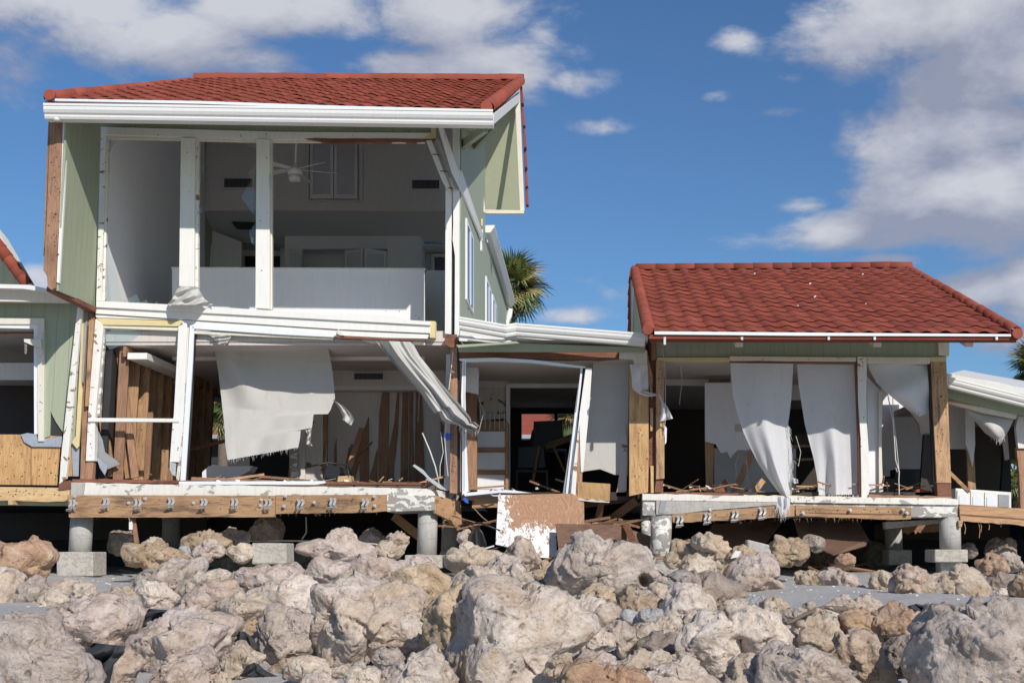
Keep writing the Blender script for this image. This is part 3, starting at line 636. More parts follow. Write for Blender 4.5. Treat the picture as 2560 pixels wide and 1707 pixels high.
prism('ledger_beam', [(689, 1237), (966, 1236), (967, 1277)]+jag((930, 1280), (700, 1284), 14, 1)+[(689, 1285)], 19.74, .06, 'woodX', H)
prism('rotten_sill_plate', jag((180, 1196), (680, 1204), 40, 1.5)+[(680, 1209), (180, 1206)], 19.9, .25, 'rot', H, .001)
prism('rotten_sill_plate', jag((815, 1203), (1062, 1206), 22, 2)+[(1062, 1212), (815, 1210)], 19.9, .25, 'rot', H, .001)
def hanger(u, v, tilt, double=False, Y=19.68, parent=H):
    bm = bmesh.new(); s = 1
    for du in ((-5, 5) if double else (0, 9)):
        pts = [P(u+du, v-14, Y-.01), P(u+du+3+tilt*2, v-5, Y-.07), P(u+du-1+tilt, v+3, Y-.09), P(u+du+2-tilt*2, v+12, Y-.05)]
        w = Vector((.032, 0, .004)); t_ = Vector((.006, .006, 0))
        for a, b in zip(pts, pts[1:]): slab_poly(bm, [a, a+w, b+w, b], t_)
    slab_poly(bm, [P(u-6+tilt*3, v+11, Y-.09), P(u+9+tilt*3, v+9, Y-.09), P(u+7, v+15, Y-.02), P(u-8, v+16, Y-.02)], Vector((0, .002, .006)))
    o = bm_obj('joist_hanger', bm, 'galv', parent); return o
def bolt(u, v, Y=19.68, parent=H):
    bm = bmesh.new(); c = P(u, v, Y); bmesh.ops.create_cone(bm, segments=6, radius1=.018, radius2=.016, depth=.03, cap_ends=True, matrix=Matrix.Translation(c) @ Matrix.Rotation(math.pi/2, 4, 'X'))
    bmesh.ops.create_cone(bm, segments=12, radius1=.026, radius2=.026, depth=.008, cap_ends=True, matrix=Matrix.Translation(c+Vector((0, .014, 0))) @ Matrix.Rotation(math.pi/2, 4, 'X'))
    return bm_obj('bolt', bm, 'galv', parent)
for i, (u, v, d) in enumerate([(172, 1262, 0), (256, 1259, 0), (340, 1261, 1), (418, 1258, 0), (500, 1260, 0), (582, 1260, 1), (664, 1261, 1), (746, 1261, 1), (824, 1258, 0), (908, 1260, 1)]):
    hanger(u, v, random.uniform(-1, 1.2), bool(d), 19.68)
for u, v in [(186, 1241), (189, 1259), (321, 1257), (362, 1247), (483, 1257), (652, 1249), (651, 1264), (713, 1240), (709, 1265), (785, 1256), (935, 1241), (936, 1264)]: bolt(u, v)
for u, v in [(1103, 1250), (1116, 1262), (1131, 1264), (1105, 1268)]: bolt(u, v, 19.9+.5*(u-1090)/60)
# splinter fringe
bm = bmesh.new()
for k in range(70):
    u = random.uniform(180, 960); v = 1291 if u < 686 else 1284-(u-686)*.02; a = P(u, v, 19.74); b = a+Vector((random.uniform(-.03, .05), 0, -random.uniform(.01, .07)))
    s = Vector((.0025, 0, 0)); bm.faces.new([bm.verts.new(p) for p in (a-s, a+s, b)])
o = bm_obj('splinters', bm, 'woodX', H); o['kind'] = 'stuff'
def pier(parent, u_top, v_top, u_bot, v_bot, w, Y, mat='concrete', bands=2, name='pier'):
    A, B = P(u_bot, v_bot, Y), P(u_top, v_top, Y); r = w*Y/F/2
    o = tube(name, [A, A.lerp(B, .5), B], r, mat, parent, 28)
    for k in range(bands):
        c = A.lerp(B, .35+.35*k); pts = [c+Vector((math.cos(a)*(r+.002), math.sin(a)*(r+.002), .02*math.cos(a))) for a in [2*math.pi*i/24 for i in range(25)]]
        bm = bmesh.new()
        for p, q in zip(pts, pts[1:]): bm.faces.new([bm.verts.new(x) for x in (p, q, q+Vector((0, 0, .006)), p+Vector((0, 0, .006)))])
        bm_obj('form_seam', bm, 'grey_metal', o)
    return o
pier(H, 205, 1290, 200, 1380, 54, 20.05); pier(H, 428, 1285, 427, 1368, 43, 24.0, bands=1); pier(H, 1070, 1274, 1067, 1388, 49, 20.05); pier(H, 1127, 1290, 1124, 1385, 43, 21.6)
rect('footing_block', 141, 1379, 232, 1440, 19.75, .56, 'block', H, .012); rect('footing_stub', 168, 1436, 210, 1462, 19.95, .3, 'concrete', H)
rect('footing_block', 1012, 1387, 1105, 1420, 19.75, .6, 'block', H, .012); rect('footing_block', 1100, 1378, 1165, 1400, 21.2, .5, 'block', H, .012)
# narrow window frame at lower left and sliding door frame
prism('frame_jamb', [(238, 797), (254, 812), (228, 1044), (224, 1048), (220, 1152), (214, 1152), (220, 1044), (226, 960)], YF-.06, .12, 'white_chip_wood', H)
prism('frame_jamb', [(240, 796), (258, 815), (238, 1046), (236, 1152), (215, 1152), (221, 1046)], YF-.05, .12, 'white', H)
prism('jamb_stub', [(214, 1152), (234, 1153), (232, 1204), (212, 1202)], YF-.02, .1, 'brownZ', H)
prism('frame_stop', [(258, 818), (263, 818), (249, 1040), (243, 1042)], YF+.02, .07, 'peeled', H, .001)
prism('frame_head', [(254, 812), (446, 818), (446, 827), (256, 820)], YF-.01, .09, 'cream', H)
prism('frame_rail', [(220, 1044), (448, 1046), (448, 1055), (220, 1054)], YF-.08, .07, 'white', H)
prism('door_post', [(446, 816), (468, 804), (459, 1040), (447, 1155), (424, 1154), (432, 1052), (435, 1040)], YF-.06, .14, 'white', H)
prism('door_post_scar', [(459, 960), (468, 955), (458, 1130), (444, 1200), (440, 1196), (451, 1100)], YF-.03, .12, 'peeled', H)
prism('post_metal_flap', [(424, 1154), (440, 1158), (438, 1190), (430, 1186), (424, 1172)], YF-.08, .02, 'galv', H, .001)
prism('door_post_side', [(466, 806), (473, 806), (462, 1100), (447, 1202), (441, 1202), (456, 1050)], YF-.02, .12, 'cream', H)
prism('sliding_door_jamb', [(474, 812), (485, 818), (482, 900), (463, 1204), (450, 1204), (466, 960)], YF-.05, .10, 'vinyl', H)
prism('sliding_door_track_groove', [(486, 834), (488, 834), (467, 1200), (464, 1202), (482, 930)], YF-.02, .08, 'black', H, .0)
prism('sliding_door_head', [(474, 812), (700, 822), (838, 834), (834, 843), (700, 836), (484, 822)], YF-.05, .10, 'vinyl', H)
prism('sliding_door_head_rail', [(486, 826), (832, 843), (832, 849), (486, 834)], YF-.01, .10, 'cream', H, .002)
prism('sliding_door_sill', [(447, 1203), (812, 1202), (814, 1207), (790, 1211), (447, 1211)], YF-.14, .14, 'vinyl', H)
for poly in [[(262, 822), (355, 826), (330, 850), (275, 875), (264, 860)], [(446, 870), (436, 880), (446, 892)], [(446, 897), (437, 908), (446, 918)], [(446, 935), (434, 956), (446, 970)]]:
    prism('glass_shard', poly, YF+.05, .006, 'glass', H, 0)
# studs of the stripped left wall
zc, zf = 3.12, .98
def stud(x, y, z0, z1, mat='woodZ', lean=0, w=.15): beam('wall_stud', L(x, y, z0), L(x+lean, y, z1), w, .045, mat, H)
for k in range(12):
    y = 20.25+.4*k; stud(-7.24+.02*(k % 3), y, zf, zc, 'woodZ' if k % 3 else 'brownZ', random.uniform(-.02, .02))
beam('top_plate', L(-7.2, 20.1, zc-.1), L(-7.2, 25.2, zc-.1), .05, .16, 'brownY', H, roll=math.pi/2); 
box('ceiling_edge_board', -7.15, -6.85, 20.1, 22.4, 2.9, 3.0, 'white', H)
beam('leaning_stud', P(278, 1190, 20.3), P(252, 1010, 20.3), .12, .05, 'woodZ', H); beam('leaning_stud', P(322, 1195, 20.35), P(292, 930, 20.5), .10, .045, 'woodZ', H)
beam('leaning_stud', P(338, 1194, 20.25), P(296, 850, 20.4), .11, .045, 'brownZ', H); beam('leaning_stud', P(262, 1196, 20.5), P(262, 820, 20.7), .11, .05, 'pale'+'Z', H)
prism('torn_membrane', [(270, 850), (292, 870), (286, 960), (268, 1000), (262, 1110), (255, 1180), (248, 1180), (256, 1000), (266, 960)], 20.45, .01, 'bluegrey', H, 0)
prism('torn_membrane', [(240, 1065), (256, 1100), (262, 1130), (290, 1150), (300, 1160), (270, 1172), (245, 1150)], 20.1, .02, 'grey_metal', H, 0)
prism('torn_membrane', [(240, 1140), (270, 1165), (262, 1188), (250, 1170)], 20.05, .01, 'bluegrey', H, 0)
box('wall_sheathing', -7.52, -7.42, 20.2, 24.4, .95, 3.05, 'tarpaper_and_shade', H)
# lower room surfaces
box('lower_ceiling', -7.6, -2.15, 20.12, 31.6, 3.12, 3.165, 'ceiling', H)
BY = 23.0
prism('lower_back_wall', [(760, 905), (1300, 905), (1300, 965), (760, 965)], BY, .12, 'wall_warm', H, 0)
pts = [(757, 972), (1200, 972), (1200, 1240), (757, 1240)]
prism('panelled_back_wall', pts, BY+.35, .08, 'wall_warm', H, 0)
prism('bulkhead_underside', [(760, 965), (1200, 965), (1200, 975), (760, 975)], BY, .4, 'wall', H, 0)
vent(881, 929, 962, 952, BY-.04, H)
peel = [[(956, 977), (973, 977), (971, 1080), (968, 1207), (945, 1207), (948, 1030)], [(993, 977), (997, 977), (994, 1085), (985, 1160), (983, 1207), (969, 1207), (973, 1120), (985, 1060)], [(1006, 977), (1020, 977), (1019, 1207), (1001, 1207), (1002, 1090), (1005, 1040)],
        [(1024, 977), (1032, 977), (1031, 1060), (1036, 1207), (1022, 1207)], [(1040, 977), (1044, 977), (1042, 1060), (1048, 1050), (1050, 980), (1054, 977), (1056, 1060), (1062, 1207), (1038, 1207), (1037, 1120)],
        [(880, 1115), (905, 1090), (921, 1042), (922, 1207), (900, 1207), (898, 1150), (884, 1207), (866, 1207)], [(925, 1190), (938, 1140), (943, 1120), (941, 1207), (926, 1207)], [(835, 1130), (840, 1095), (842, 1180), (836, 1207)], [(860, 1180), (872, 1120), (878, 1110), (870, 1207), (858, 1207)], [(1100, 1052), (1124, 1075), (1124, 1207), (1100, 1207), (1104, 1120)]]
for q in peel: 
    r_ = []
    for a, b in zip(q, q[1:]+q[:1]): r_ += jag(a, b, 4, .9)[:-1]
    prism('exposed_panel_strip', r_, BY+.30, .04, 'brownZ', H, 0)
box('lower_right_wall', -2.26, -2.06, 20.25, 31.5, .9, 3.0, 'wall_warm', H)
prism('lower_corner_post', [(1126, 850), (1143, 850), (1143, 1234), (1124, 1232)], YF-.02, .14, 'brownZ', H)
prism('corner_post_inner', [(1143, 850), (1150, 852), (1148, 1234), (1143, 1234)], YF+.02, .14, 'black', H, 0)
prism('rotten_corner_joint', [(1112, 842), (1126, 838), (1142, 835), (1146, 860), (1130, 872), (1112, 860)], YF-.05, .12, 'rot', H)
prism('upper_floor_edge', [(900, 848), (1062, 851), (1062, 862), (930, 858)], YF+.02, .06, 'white', H)
rect('inner_partition_left', 745, 940, 762, 1240, BY-.4, .5, 'wall_warm', H)
prism('partition_stud', [(700, 1115), (744, 1105), (742, 1200), (727, 1207), (722, 1120)], 22.3, .1, 'peeled', H, 0)
prism('partition_stud', [(806, 1035), (818, 1035), (816, 1207), (803, 1207)], 22.8, .1, 'woodZ', H, 0)
prism('partition_stud', [(726, 1100), (742, 1085), (742, 1207), (720, 1207)], 22.35, .1, 'woodZ', H, 0)
prism('torn_drywall', jag((743, 1050), (808, 1030), 6, 2)+[(806, 1207), (742, 1207)], 22.7, .03, 'torn_wall', H, 0)
box('lower_rear_wall', -7.25, -2.2, 28.0, 28.15, .9, 3.1, 'darkwood_and_shade', H)  # near-black colour puts the room's shade into the wall
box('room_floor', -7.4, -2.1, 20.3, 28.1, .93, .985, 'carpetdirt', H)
box('underhouse_shade_sheet', -22, 16, 27.3, 27.45, -.5, .8, 'tarpaper_and_shade', H)  # black sheet added beneath the floors to stand in for deep shade
# nails and bits
tube('dangling_strap', [P(325, 1293, 19.8), P(329, 1305, 19.75), P(326, 1312, 19.72)], .004, 'cable', H, 5)
# ================================================================== left neighbour
NB = thing('beach_house', 'green single-storey unit at left edge with bare plywood under its window', 'house', L(-8.9, 20, -.4))
YN = 20.0
prism('front_siding', [(-260, 742), (206, 760), (200, 812), (-260, 806)], YN, .1, 'green_x', NB)
prism('front_siding', [(96, 810), (200, 810), (180, 935), (163, 1090), (140, 1055), (126, 1026), (125, 1090), (96, 1100)], YN, .08, 'green_x', NB)
prism('torn_paper', [(125, 1025), (160, 1068), (152, 1092), (124, 1088)], YN+.03, .02, 'tarpaper_and_shade', NB, 0)
prism('lower_green_board', [(182, 930), (195, 905), (190, 1060), (186, 1120), (170, 1080)], YN-.01, .03, 'green_x', NB)
prism('eave_board', [(-260, 715), (60, 717), (120, 722), (170, 748), (175, 756), (-260, 750)], YN-.35, .10, 'cream', NB)
prism('flat_roof_edge', [(-260, 704), (75, 712), (128, 724), (168, 746), (120, 730), (60, 722), (-260, 714)], YN-.55, 4.0, 'metal_white', NB)
prism('door_casing', [(-60, 793), (110, 795), (110, 811), (-60, 810)], YN-.05, .06, 'cream', NB)
prism('door_casing', [(95, 811), (110, 811), (109, 1103), (95, 1103), (93, 1000)], YN-.05, .06, 'cream', NB)
prism('door_frame', [(-60, 811), (95, 811), (94, 1085), (85, 1085), (85, 821), (-60, 819)], YN-.02, .08, 'vinyl', NB)
prism('bracket', [(59, 847), (102, 848), (103, 868), (90, 867), (60, 855)], YN-.16, .12, 'cream', NB)
prism('bracket_plate', [(92, 834), (106, 834), (106, 888), (93, 889)], YN-.08, .03, 'cream', NB)
for k in range(5):
    c = P(63.5+(k % 2), 861+k*5, YN-.13); pts = [c+Vector((.012*math.cos(a)*(1 if k % 2 else .4), .012*math.cos(a)*(.4 if k % 2 else 1), .02*math.sin(a))) for a in [2*math.pi*i/10 for i in range(11)]]
    tube('chain_link', pts, .003, 'galv', NB, 5)
gr = prism('sheathing', [(-260, 1084), (160, 1088), (150, 1150), (143, 1212), (-260, 1212)], YN+.02, .05, 'ply', NB)
bpy.data.objects.remove(gr)
for q in [[(-260, 1084), (76, 1086), (76, 1212), (-260, 1210)], [(78, 1086), (152, 1090), (143, 1213), (78, 1212)], [(153, 1105), (180, 1115), (180, 1190), (152, 1192)]]:
    prism('plywood_sheet', q, YN+.02, .04, 'ply', NB)
prism('silver_tape', [(52, 1086), (68, 1082), (90, 1085), (95, 1100), (155, 1090), (155, 1117), (80, 1116), (60, 1104)], YN-.02, .015, 'bluegrey', NB, 0)
prism('silver_tape', [(178, 1100), (188, 1120), (198, 1118), (196, 1190), (182, 1190)], YN-.01, .015, 'bluegrey', NB, 0)
prism('corner_trim', [(194, 762), (205, 764), (186, 980), (165, 1196), (148, 1210), (152, 1150), (172, 960)], YN-.22, .07, 'white_chip_wood', NB)
prism('yellow_edge_board', [(206, 770), (210, 772), (202, 960), (206, 975), (197, 1115), (192, 1122), (178, 1105), (190, 1090), (196, 970)], YN-.08, .04, 'foam', NB)
prism('grey_edge_board', [(211, 775), (219, 776), (208, 960), (203, 945), (204, 900)], YN-.05, .04, 'grey_metal', NB)
prism('corner_stud', [(220, 776), (232, 778), (218, 1015), (212, 1200), (200, 1200), (206, 1000)], YN-.0, .10, 'brownZ', NB)
prism('short_block', [(222, 800), (234, 800), (219, 1015), (212, 1016)], YN-.10, .06, 'woodZ', NB)
prism('sill_end', [(146, 1205), (176, 1200), (176, 1222), (146, 1226)], YN-.2, .2, 'rot', NB)
prism('rim_board', [(-260, 1213), (175, 1219), (172, 1248)]+jag((160, 1254), (-260, 1246), 20, 1.5), YN-.18, .12, 'paleX', NB)
prism('rim_board', [(-260, 1246), (170, 1254), (170, 1264), (-260, 1260)], YN-.05, .08, 'green', NB)
prism('joist_stub', [(20, 1249), (29, 1250), (32, 1261), (20, 1261)], YN-.3, .2, 'paleX', NB)
box('rear_wall', -12.5, -7.8, 27, 27.1, .2, 4.0, 'darkwood_and_shade', NB); box('neighbour_floor', -12.5, -7.7, 20.1, 30, .75, .95, 'darkwood_and_shade', NB)
box('neighbour_ceiling', -12.5, -7.8, 20.1, 27, 3.35, 3.5, 'ceiling', NB); box('inner_beam', -12.5, -8.0, 21.2, 21.35, 2.72, 3.0, 'wall_warm', NB)
beam('hanging_header', P(-100, 826, 20.25), P(84, 824, 20.25), .12, .04, 'rot', NB)
# its roof end: rake tiles coming down
pr = prism('gable_end', [(-160, 400), (0, 592), (68, 712), (-160, 712)], 21.2, .2, 'green_x', NB)
RN = prism('roof', [(-160, 388), (0, 588), (72, 712), (60, 712), (-2, 604), (-160, 405)], 20.9, .3, 'white', NB)
nb_e = [(0, 586), (12, 604), (22, 622), (33, 642), (44, 664), (54, 682), (66, 704)]
caps('rake_tile', RN, P(70, 714, 20.75), P(-160, 398, 20.75), 14, .085, Vector((0, -.7, .7)))
plate('rake_drip_edge', [P(-4, 612, 20.8), P(4, 612, 20.8), P(58, 712, 20.8), P(50, 712, 20.8)], .05, 'white', NB)

# ================================================================== connecting bay
CB = thing('connecting_bay', 'broken middle bay with flat white roof between the two red-roofed houses', 'building', L(-.6, 20, -.4))
YC = 20.0
kin = [P(1265, 842, 19.35), P(1290, 838, 19.4)]
gp2 = [(y*1.5, z*1.35) for y, z in GUT]
extrude_profile('bent_gutter', gp2, P(1148, 822, 19.3), P(1612, 864, 19.35), 'metal_white', CB, kinks=kin)
prism('roof_membrane', [(1150, 822), (1290, 842), (1590, 836), (1600, 828), (1620, 828), (1620, 850), (1290, 850), (1150, 846)], 19.75, 6.0, 'metal_white', CB)
prism('flashing', [(1148, 838), (1200, 843), (1280, 852), (1270, 857), (1148, 852)], 19.45, .03, 'white', CB, .001)
prism('flashing', [(1175, 838), (1235, 846), (1262, 849), (1190, 846)], 19.35, .03, 'metal_white', CB, .001)
prism('soffit_board', [(1140, 862), (1290, 853), (1300, 858), (1145, 869)], 19.4, .08, 'green', CB)
prism('green_fascia', [(1146, 866), (1300, 858), (1612, 868), (1612, 880), (1146, 879)], 19.7, .06, 'green', CB)
prism('dark_header', jag((1146, 876), (1548, 880), 16, 1)+[(1548, 896)]+jag((1500, 900), (1150, 896), 14, 1.5), 19.95, .12, 'rot', CB)
prism('header_patch', [(1548, 874), (1618, 876), (1618, 912), (1586, 910), (1584, 898), (1548, 896)], 19.9, .08, 'cream', CB)
box('bay_ceiling', -2.0, 1.0, 20.1, 27, 2.88, 2.95, 'ceiling', CB)
prism('bay_jamb', [(1150, 905), (1155, 905), (1158, 1230), (1152, 1230)], YC+.02, .1, 'woodZ', CB)
# bent door frame
prism('door_frame_left', [(1156, 898), (1165, 898), (1163, 990), (1166, 1100), (1171, 1228), (1155, 1238), (1156, 1100), (1153, 990)], YC-.05, .08, 'vinyl', CB)
prism('door_frame_groove', [(1159.5, 905), (1161, 905), (1161, 1226), (1159.5, 1226)], YC-.055, .02, 'grey_metal', CB, 0)
top = [(1148, 896), (1240, 894), (1330, 899), (1400, 908), (1464, 916)]; bot_ = [(1464, 920), (1400, 915), (1330, 907), (1240, 903), (1160, 904), (1148, 900)]
prism('door_frame_head', top+bot_, YC-.08, .12, 'vinyl', CB)
prism('door_frame_right', [(1452, 918), (1457, 920), (1448, 1010), (1428, 1232), (1422, 1240), (1440, 1030)], YC-.06, .08, 'vinyl', CB)
prism('sliding_panel_stack', [(1446, 960), (1452, 925), (1446, 1010), (1424, 1242), (1406, 1238), (1430, 1080)], YC-.04, .10, 'grey_metal', CB)
prism('sliding_panel_edge', [(1437, 1030), (1441, 1032), (1419, 1243), (1413, 1241)], YC-.07, .04, 'vinyl', CB)
prism('door_frame_sill', [(1158, 1232), (1200, 1228), (1262, 1224), (1290, 1226), (1330, 1232), (1290, 1232), (1250, 1231), (1162, 1240)], YC-.12, .12, 'vinyl', CB)
tube('door_handle', [P(1226, 1226, 19.8), P(1232, 1221, 19.75), P(1244, 1223, 19.75), P(1252, 1219, 19.75), P(1257, 1224, 19.8)], .012, 'vinyl', CB, 7)
tube('door_handle', [P(1227, 1236, 19.8), P(1234, 1239, 19.75), P(1246, 1239, 19.75), P(1251, 1234, 19.8)], .010, 'vinyl', CB, 7)
prism('tilted_post', [(1464, 920), (1480, 920), (1474, 1010), (1458, 1180), (1452, 1180), (1448, 1040)], YC-.14, .10, 'white', CB)
prism('tilted_post_foot', jag((1450, 1030), (1438, 1262), 14, 2)+[(1424, 1270), (1432, 1180)], YC-.15, .09, 'white_chip_wood', CB)
prism('tilted_post_core', [(1450, 1040), (1458, 1100), (1454, 1250), (1444, 1274), (1426, 1270), (1436, 1160)], YC-.12, .07, 'brownZ', CB)
prism('post_rot_strip', [(1455, 922), (1465, 916), (1460, 960), (1450, 1000)], YC-.05, .05, 'tarpaper_and_shade', CB, 0)
# things seen inside the bay
prism('bay_back_wall', [(1165, 925), (1450, 925), (1450, 968), (1165, 968)], 22.6, .1, 'wall_warm', CB, 0)
prism('bay_back_wall', [(1195, 968), (1272, 968), (1272, 1060), (1262, 1045), (1200, 1052)], 22.6, .1, 'torn_wall', CB, 0)
rect('doorway_casing', 1265, 958, 1275, 1240, 22.5, .1, 'wall', CB); rect('doorway_casing', 1265, 958, 1450, 969, 22.48, .1, 'wall', CB)
prism('bay_side_panel', [(1164, 905), (1196, 920), (1196, 985), (1164, 978)], 20.9, .1, 'wall', CB, 0)
rect('exposed_stud_panel', 1166, 966, 1192, 1225, 21.4, .12, 'brownZ', CB)
sh = rect('wall_shelf_unit', 1191, 1052, 1268, 1236, 22.2, .1, 'woodZ', CB)
for v0, v1 in [(1078, 1118), (1130, 1174), (1186, 1230)]: rect('shelf_panel', 1193, v0, 1263, v1, 22.15, .06, 'wall', sh)
for v0 in (1118, 1174): rect('shelf_rail', 1191, v0, 1266, v0+12, 22.12, .1, 'woodX', sh)
rect('shelf_post', 1263, 1058, 1271, 1236, 22.1, .12, 'woodZ', sh)
for k in range(6): u = 1200+k*12; prism('wall_stripe', [(u, 1030+random.uniform(-6, 6)), (u+1.3, 1028), (u+1.3, 1072), (u, 1074)], 22.15, .02, 'wall', CB, 0)
prism('water_stain_panel', [(1205, 1030), (1210, 1003), (1235, 998), (1258, 1010), (1262, 1022), (1240, 1030)], 22.55, .02, 'ceiling', CB, 0)
# dark room behind with a window opening
for q in [[(1170, 950), (1620, 950), (1620, 1034), (1170, 1034)], [(1170, 1034), (1304, 1034), (1304, 1100), (1170, 1100)], [(1386, 1034), (1394, 1034), (1394, 1100), (1386, 1100)], [(1436, 1034), (1620, 1034), (1620, 1100), (1436, 1100)], [(1170, 1100), (1620, 1100), (1620, 1260), (1170, 1260)]]:
    prism('dark_rear_wall', q, 27.0, .1, 'darkwood_and_shade', CB, 0)
box('bay_floor', -2.0, .95, 20.3, 27.1, .75, .88, 'darkwood_and_shade', CB)
prism('grey_wall_panel', [(1484, 905), (1572, 903), (1570, 1188), (1536, 1186), (1500, 1172), (1458, 1178), (1470, 1060), (1478, 960)], 20.35, .04, 'canvas', CB, 0)
prism('panel_scar', [(1548, 1188), (1552, 1100), (1562, 1062), (1568, 1100), (1566, 1240), (1540, 1240)], 20.30, .03, 'torn_wall', CB, 0)
box('bay_right_wall', .72, .80, 20.5, 26.9, .8, 2.9, 'wall_warm', CB)
pb = prism('plywood_box', [(1443, 1204), (1526, 1209), (1524, 1252), (1444, 1246)], 19.85, .45, 'ply', CB)
prism('hanging_paper_shreds', jag((1444, 1246), (1526, 1252), 10, 2)+[(1522, 1256), (1480, 1254), (1446, 1250)], 19.83, .02, 'torn_wall', CB, 0)
rect('joist_end', 1185, 1246, 1245, 1268, 20.1, .06, 'woodX', CB)
prism('floor_joist', [(1180, 1240), (1450, 1238), (1450, 1262), (1180, 1270)], 20.4, .08, 'woodX', CB)
beam('hanging_joist', P(1505, 1250, 20.2), P(1490, 1320, 20.6), .10, .05, 'brownZ', CB); beam('hanging_joist', P(1590, 1252, 20.2), P(1500, 1318, 21), .13, .05, 'brownX', CB)
beam('hanging_joist', P(1440, 1262, 20.6), P(1600, 1240, 20.6), .12, .05, 'brownX', CB)

# ================================================================== right house
RH = thing('beach_house', 'single-storey house on piers at right with torn white curtains and low red roof', 'house', L(3.3, 20, -.4))
e0, e1, r0, r1 = P(1626, 833, 18.5), P(2540, 834, 18.5), P(1590, 676, 24.7), P(2272, 671, 24.7)
ROOF2 = tile_slope(RH, e0, e1, r0, r1, 19, 15)
caps('ridge_tile', ROOF2, r0+Vector((0, 0, .03)), r1+Vector((0, 0, .03)), 14, .10)
caps('rake_tile', ROOF2, P(1622, 826, 18.45), P(1587, 676, 24.7), 19, .085); caps('rake_tile', ROOF2, P(2540, 828, 18.45), P(2270, 672, 24.7), 19, .085)
disc('rake_end_cap', P(1619, 824, 18.4), .078, 'tile', ROOF2); disc('rake_end_cap', P(2543, 834, 18.4), .078, 'tile', ROOF2)
for a, b in zip([(1577, 676), (1575, 706), (1573, 736), (1573, 766), (1573, 796)], [(1575, 706), (1573, 736), (1573, 766), (1573, 796), (1573, 826)]):
    prism('rear_tile', [(a[0]-2, a[1]), (a[0]+9, a[1]-1), (b[0]+5, b[1]), (b[0]-4, b[1]-2)], 25.0, .2, 'tile', ROOF2, .006)
plate('gable_soffit', [P(1584, 700, 24.9), P(1600, 760, 21.8), P(1612, 835, 19.4), P(1582, 835, 25.2)], .04, 'green', RH)
prism('gable_trim', [(1577, 700), (1582, 698), (1582, 828), (1578, 828)], 24.8, .08, 'cream', RH)
prism('drip_edge', [(1636, 828), (2000, 831), (2528, 835), (2528, 841), (2000, 839), (1636, 836)], 18.4, .03, 'vinyl', RH)
prism('red_eave_trim', [(1622, 836), (2545, 842), (2545, 850), (1622, 847)], 18.44, .05, 'tile', RH)
prism('eave_shadow_board', [(1630, 846), (2540, 850), (2535, 853), (1630, 850)], 18.46, .12, 'rot', RH)
plate('eave_deck', [P(1640, 846, 18.55), P(2520, 849, 18.55), P(2520, 849, 18.55)+Vector((0, 1.6, .56)), P(1640, 846, 18.55)+Vector((0, 1.6, .56))], .03, 'green', RH)
for u in (1662, 1855, 2072, 2187, 2492): prism('gutter_hook', [(u-3, 842), (u+3, 842), (u+3, 850+(12 if u == 1662 else 0)), (u-3, 849+(12 if u == 1662 else 0))], 18.38, .05, 'galv', RH, .002)
for u in (1848, 2194, 2424):
    a_ = P(u-10, 853, 18.75); w_ = Vector((.115, 0, 0)); h_ = Vector((0, 0, -.085)); plate('rafter_tail', [a_, a_+w_, a_+w_+Vector((0, 1.4, .50)), a_+Vector((0, 1.4, .50))], .085, 'cream', RH)
prism('front_band', [(1640, 852), (2350, 856), (2350, 894), (1640, 892)], YF+.03, .12, 'green_x', RH)
prism('corner_block', [(2346, 851), (2374, 852), (2373, 890), (2347, 888)], YF-.03, .2, 'cream', RH)
prism('header_trim', [(1642, 893), (1824, 893), (1824, 904), (1660, 903), (1642, 903)], YF-.02, .1, 'foam', RH)
prism('header_trim', [(1824, 890), (2140, 893), (2140, 903), (1824, 901)], YF-.05, .1, 'cream', RH)
prism('header_shadow_gap', [(1824, 901), (2140, 903), (2140, 907), (1824, 905)], YF-.0, .1, 'rot', RH, .001)
prism('header_trim', [(2168, 892), (2327, 893), (2325, 909), (2168, 908)], YF-.04, .1, 'cream', RH)
prism('door_post', [(2144, 891), (2167, 892), (2166, 1040), (2172, 1130), (2172, 1243), (2154, 1244), (2152, 1100), (2146, 1000)], YF-.05, .12, 'white_chip_wood', RH)
prism('post_dark_edge', [(2139, 900), (2144, 900), (2150, 1060), (2155, 1150), (2155, 1244), (2148, 1240), (2146, 1090)], YF-.01, .12, 'rot', RH)
prism('corner_post', [(2328, 904), (2366, 904), (2371, 1020), (2378, 1207), (2342, 1207), (2334, 1050)], YF-.03, .20, 'woodZ', RH)
prism('corner_post_cap', [(2327, 893), (2366, 891), (2366, 904), (2327, 904)], YF-.03, .2, 'foam', RH)
prism('corner_post_base', [(2342, 1207), (2378, 1207), (2379, 1243), (2344, 1240)], YF-.01, .17, 'rot', RH)
prism('jamb_strip', [(2322, 910), (2327, 904), (2336, 1100), (2338, 1205), (2334, 1205), (2326, 1000)], YF+.02, .12, 'tarpaper_and_shade', RH)
prism('door_post', [(1640, 902), (1660, 902), (1661, 1100), (1661, 1196), (1640, 1198)], YF-.04, .12, 'woodZ', RH)
prism('post_base', [(1640, 1198), (1658, 1199), (1658, 1230), (1636, 1230)], YF-.0, .1, 'rot', RH)
for q, mt, yy in [([(1573, 908), (1620, 906), (1622, 1140), (1620, 1230), (1573, 1240)], 'ply', YF-.03), ([(1622, 850), (1640, 850), (1640, 1232), (1622, 1232)], 'rot', YF+.06), ([(1604, 864), (1612, 862), (1632, 940), (1630, 1000), (1622, 960)], 'brownZ', YF-.06), ([(1625, 1020), (1633, 1020), (1633, 1078), (1626, 1078)], 'paleZ', YF+.0), ([(1626, 1164), (1634, 1164), (1634, 1232), (1627, 1232)], 'paleZ', YF+.0), ([(1628, 855), (1641, 855), (1641, 900), (1628, 900)], 'brownZ', YF)]:
    prism('side_board', q, yy, .06, mt, RH)
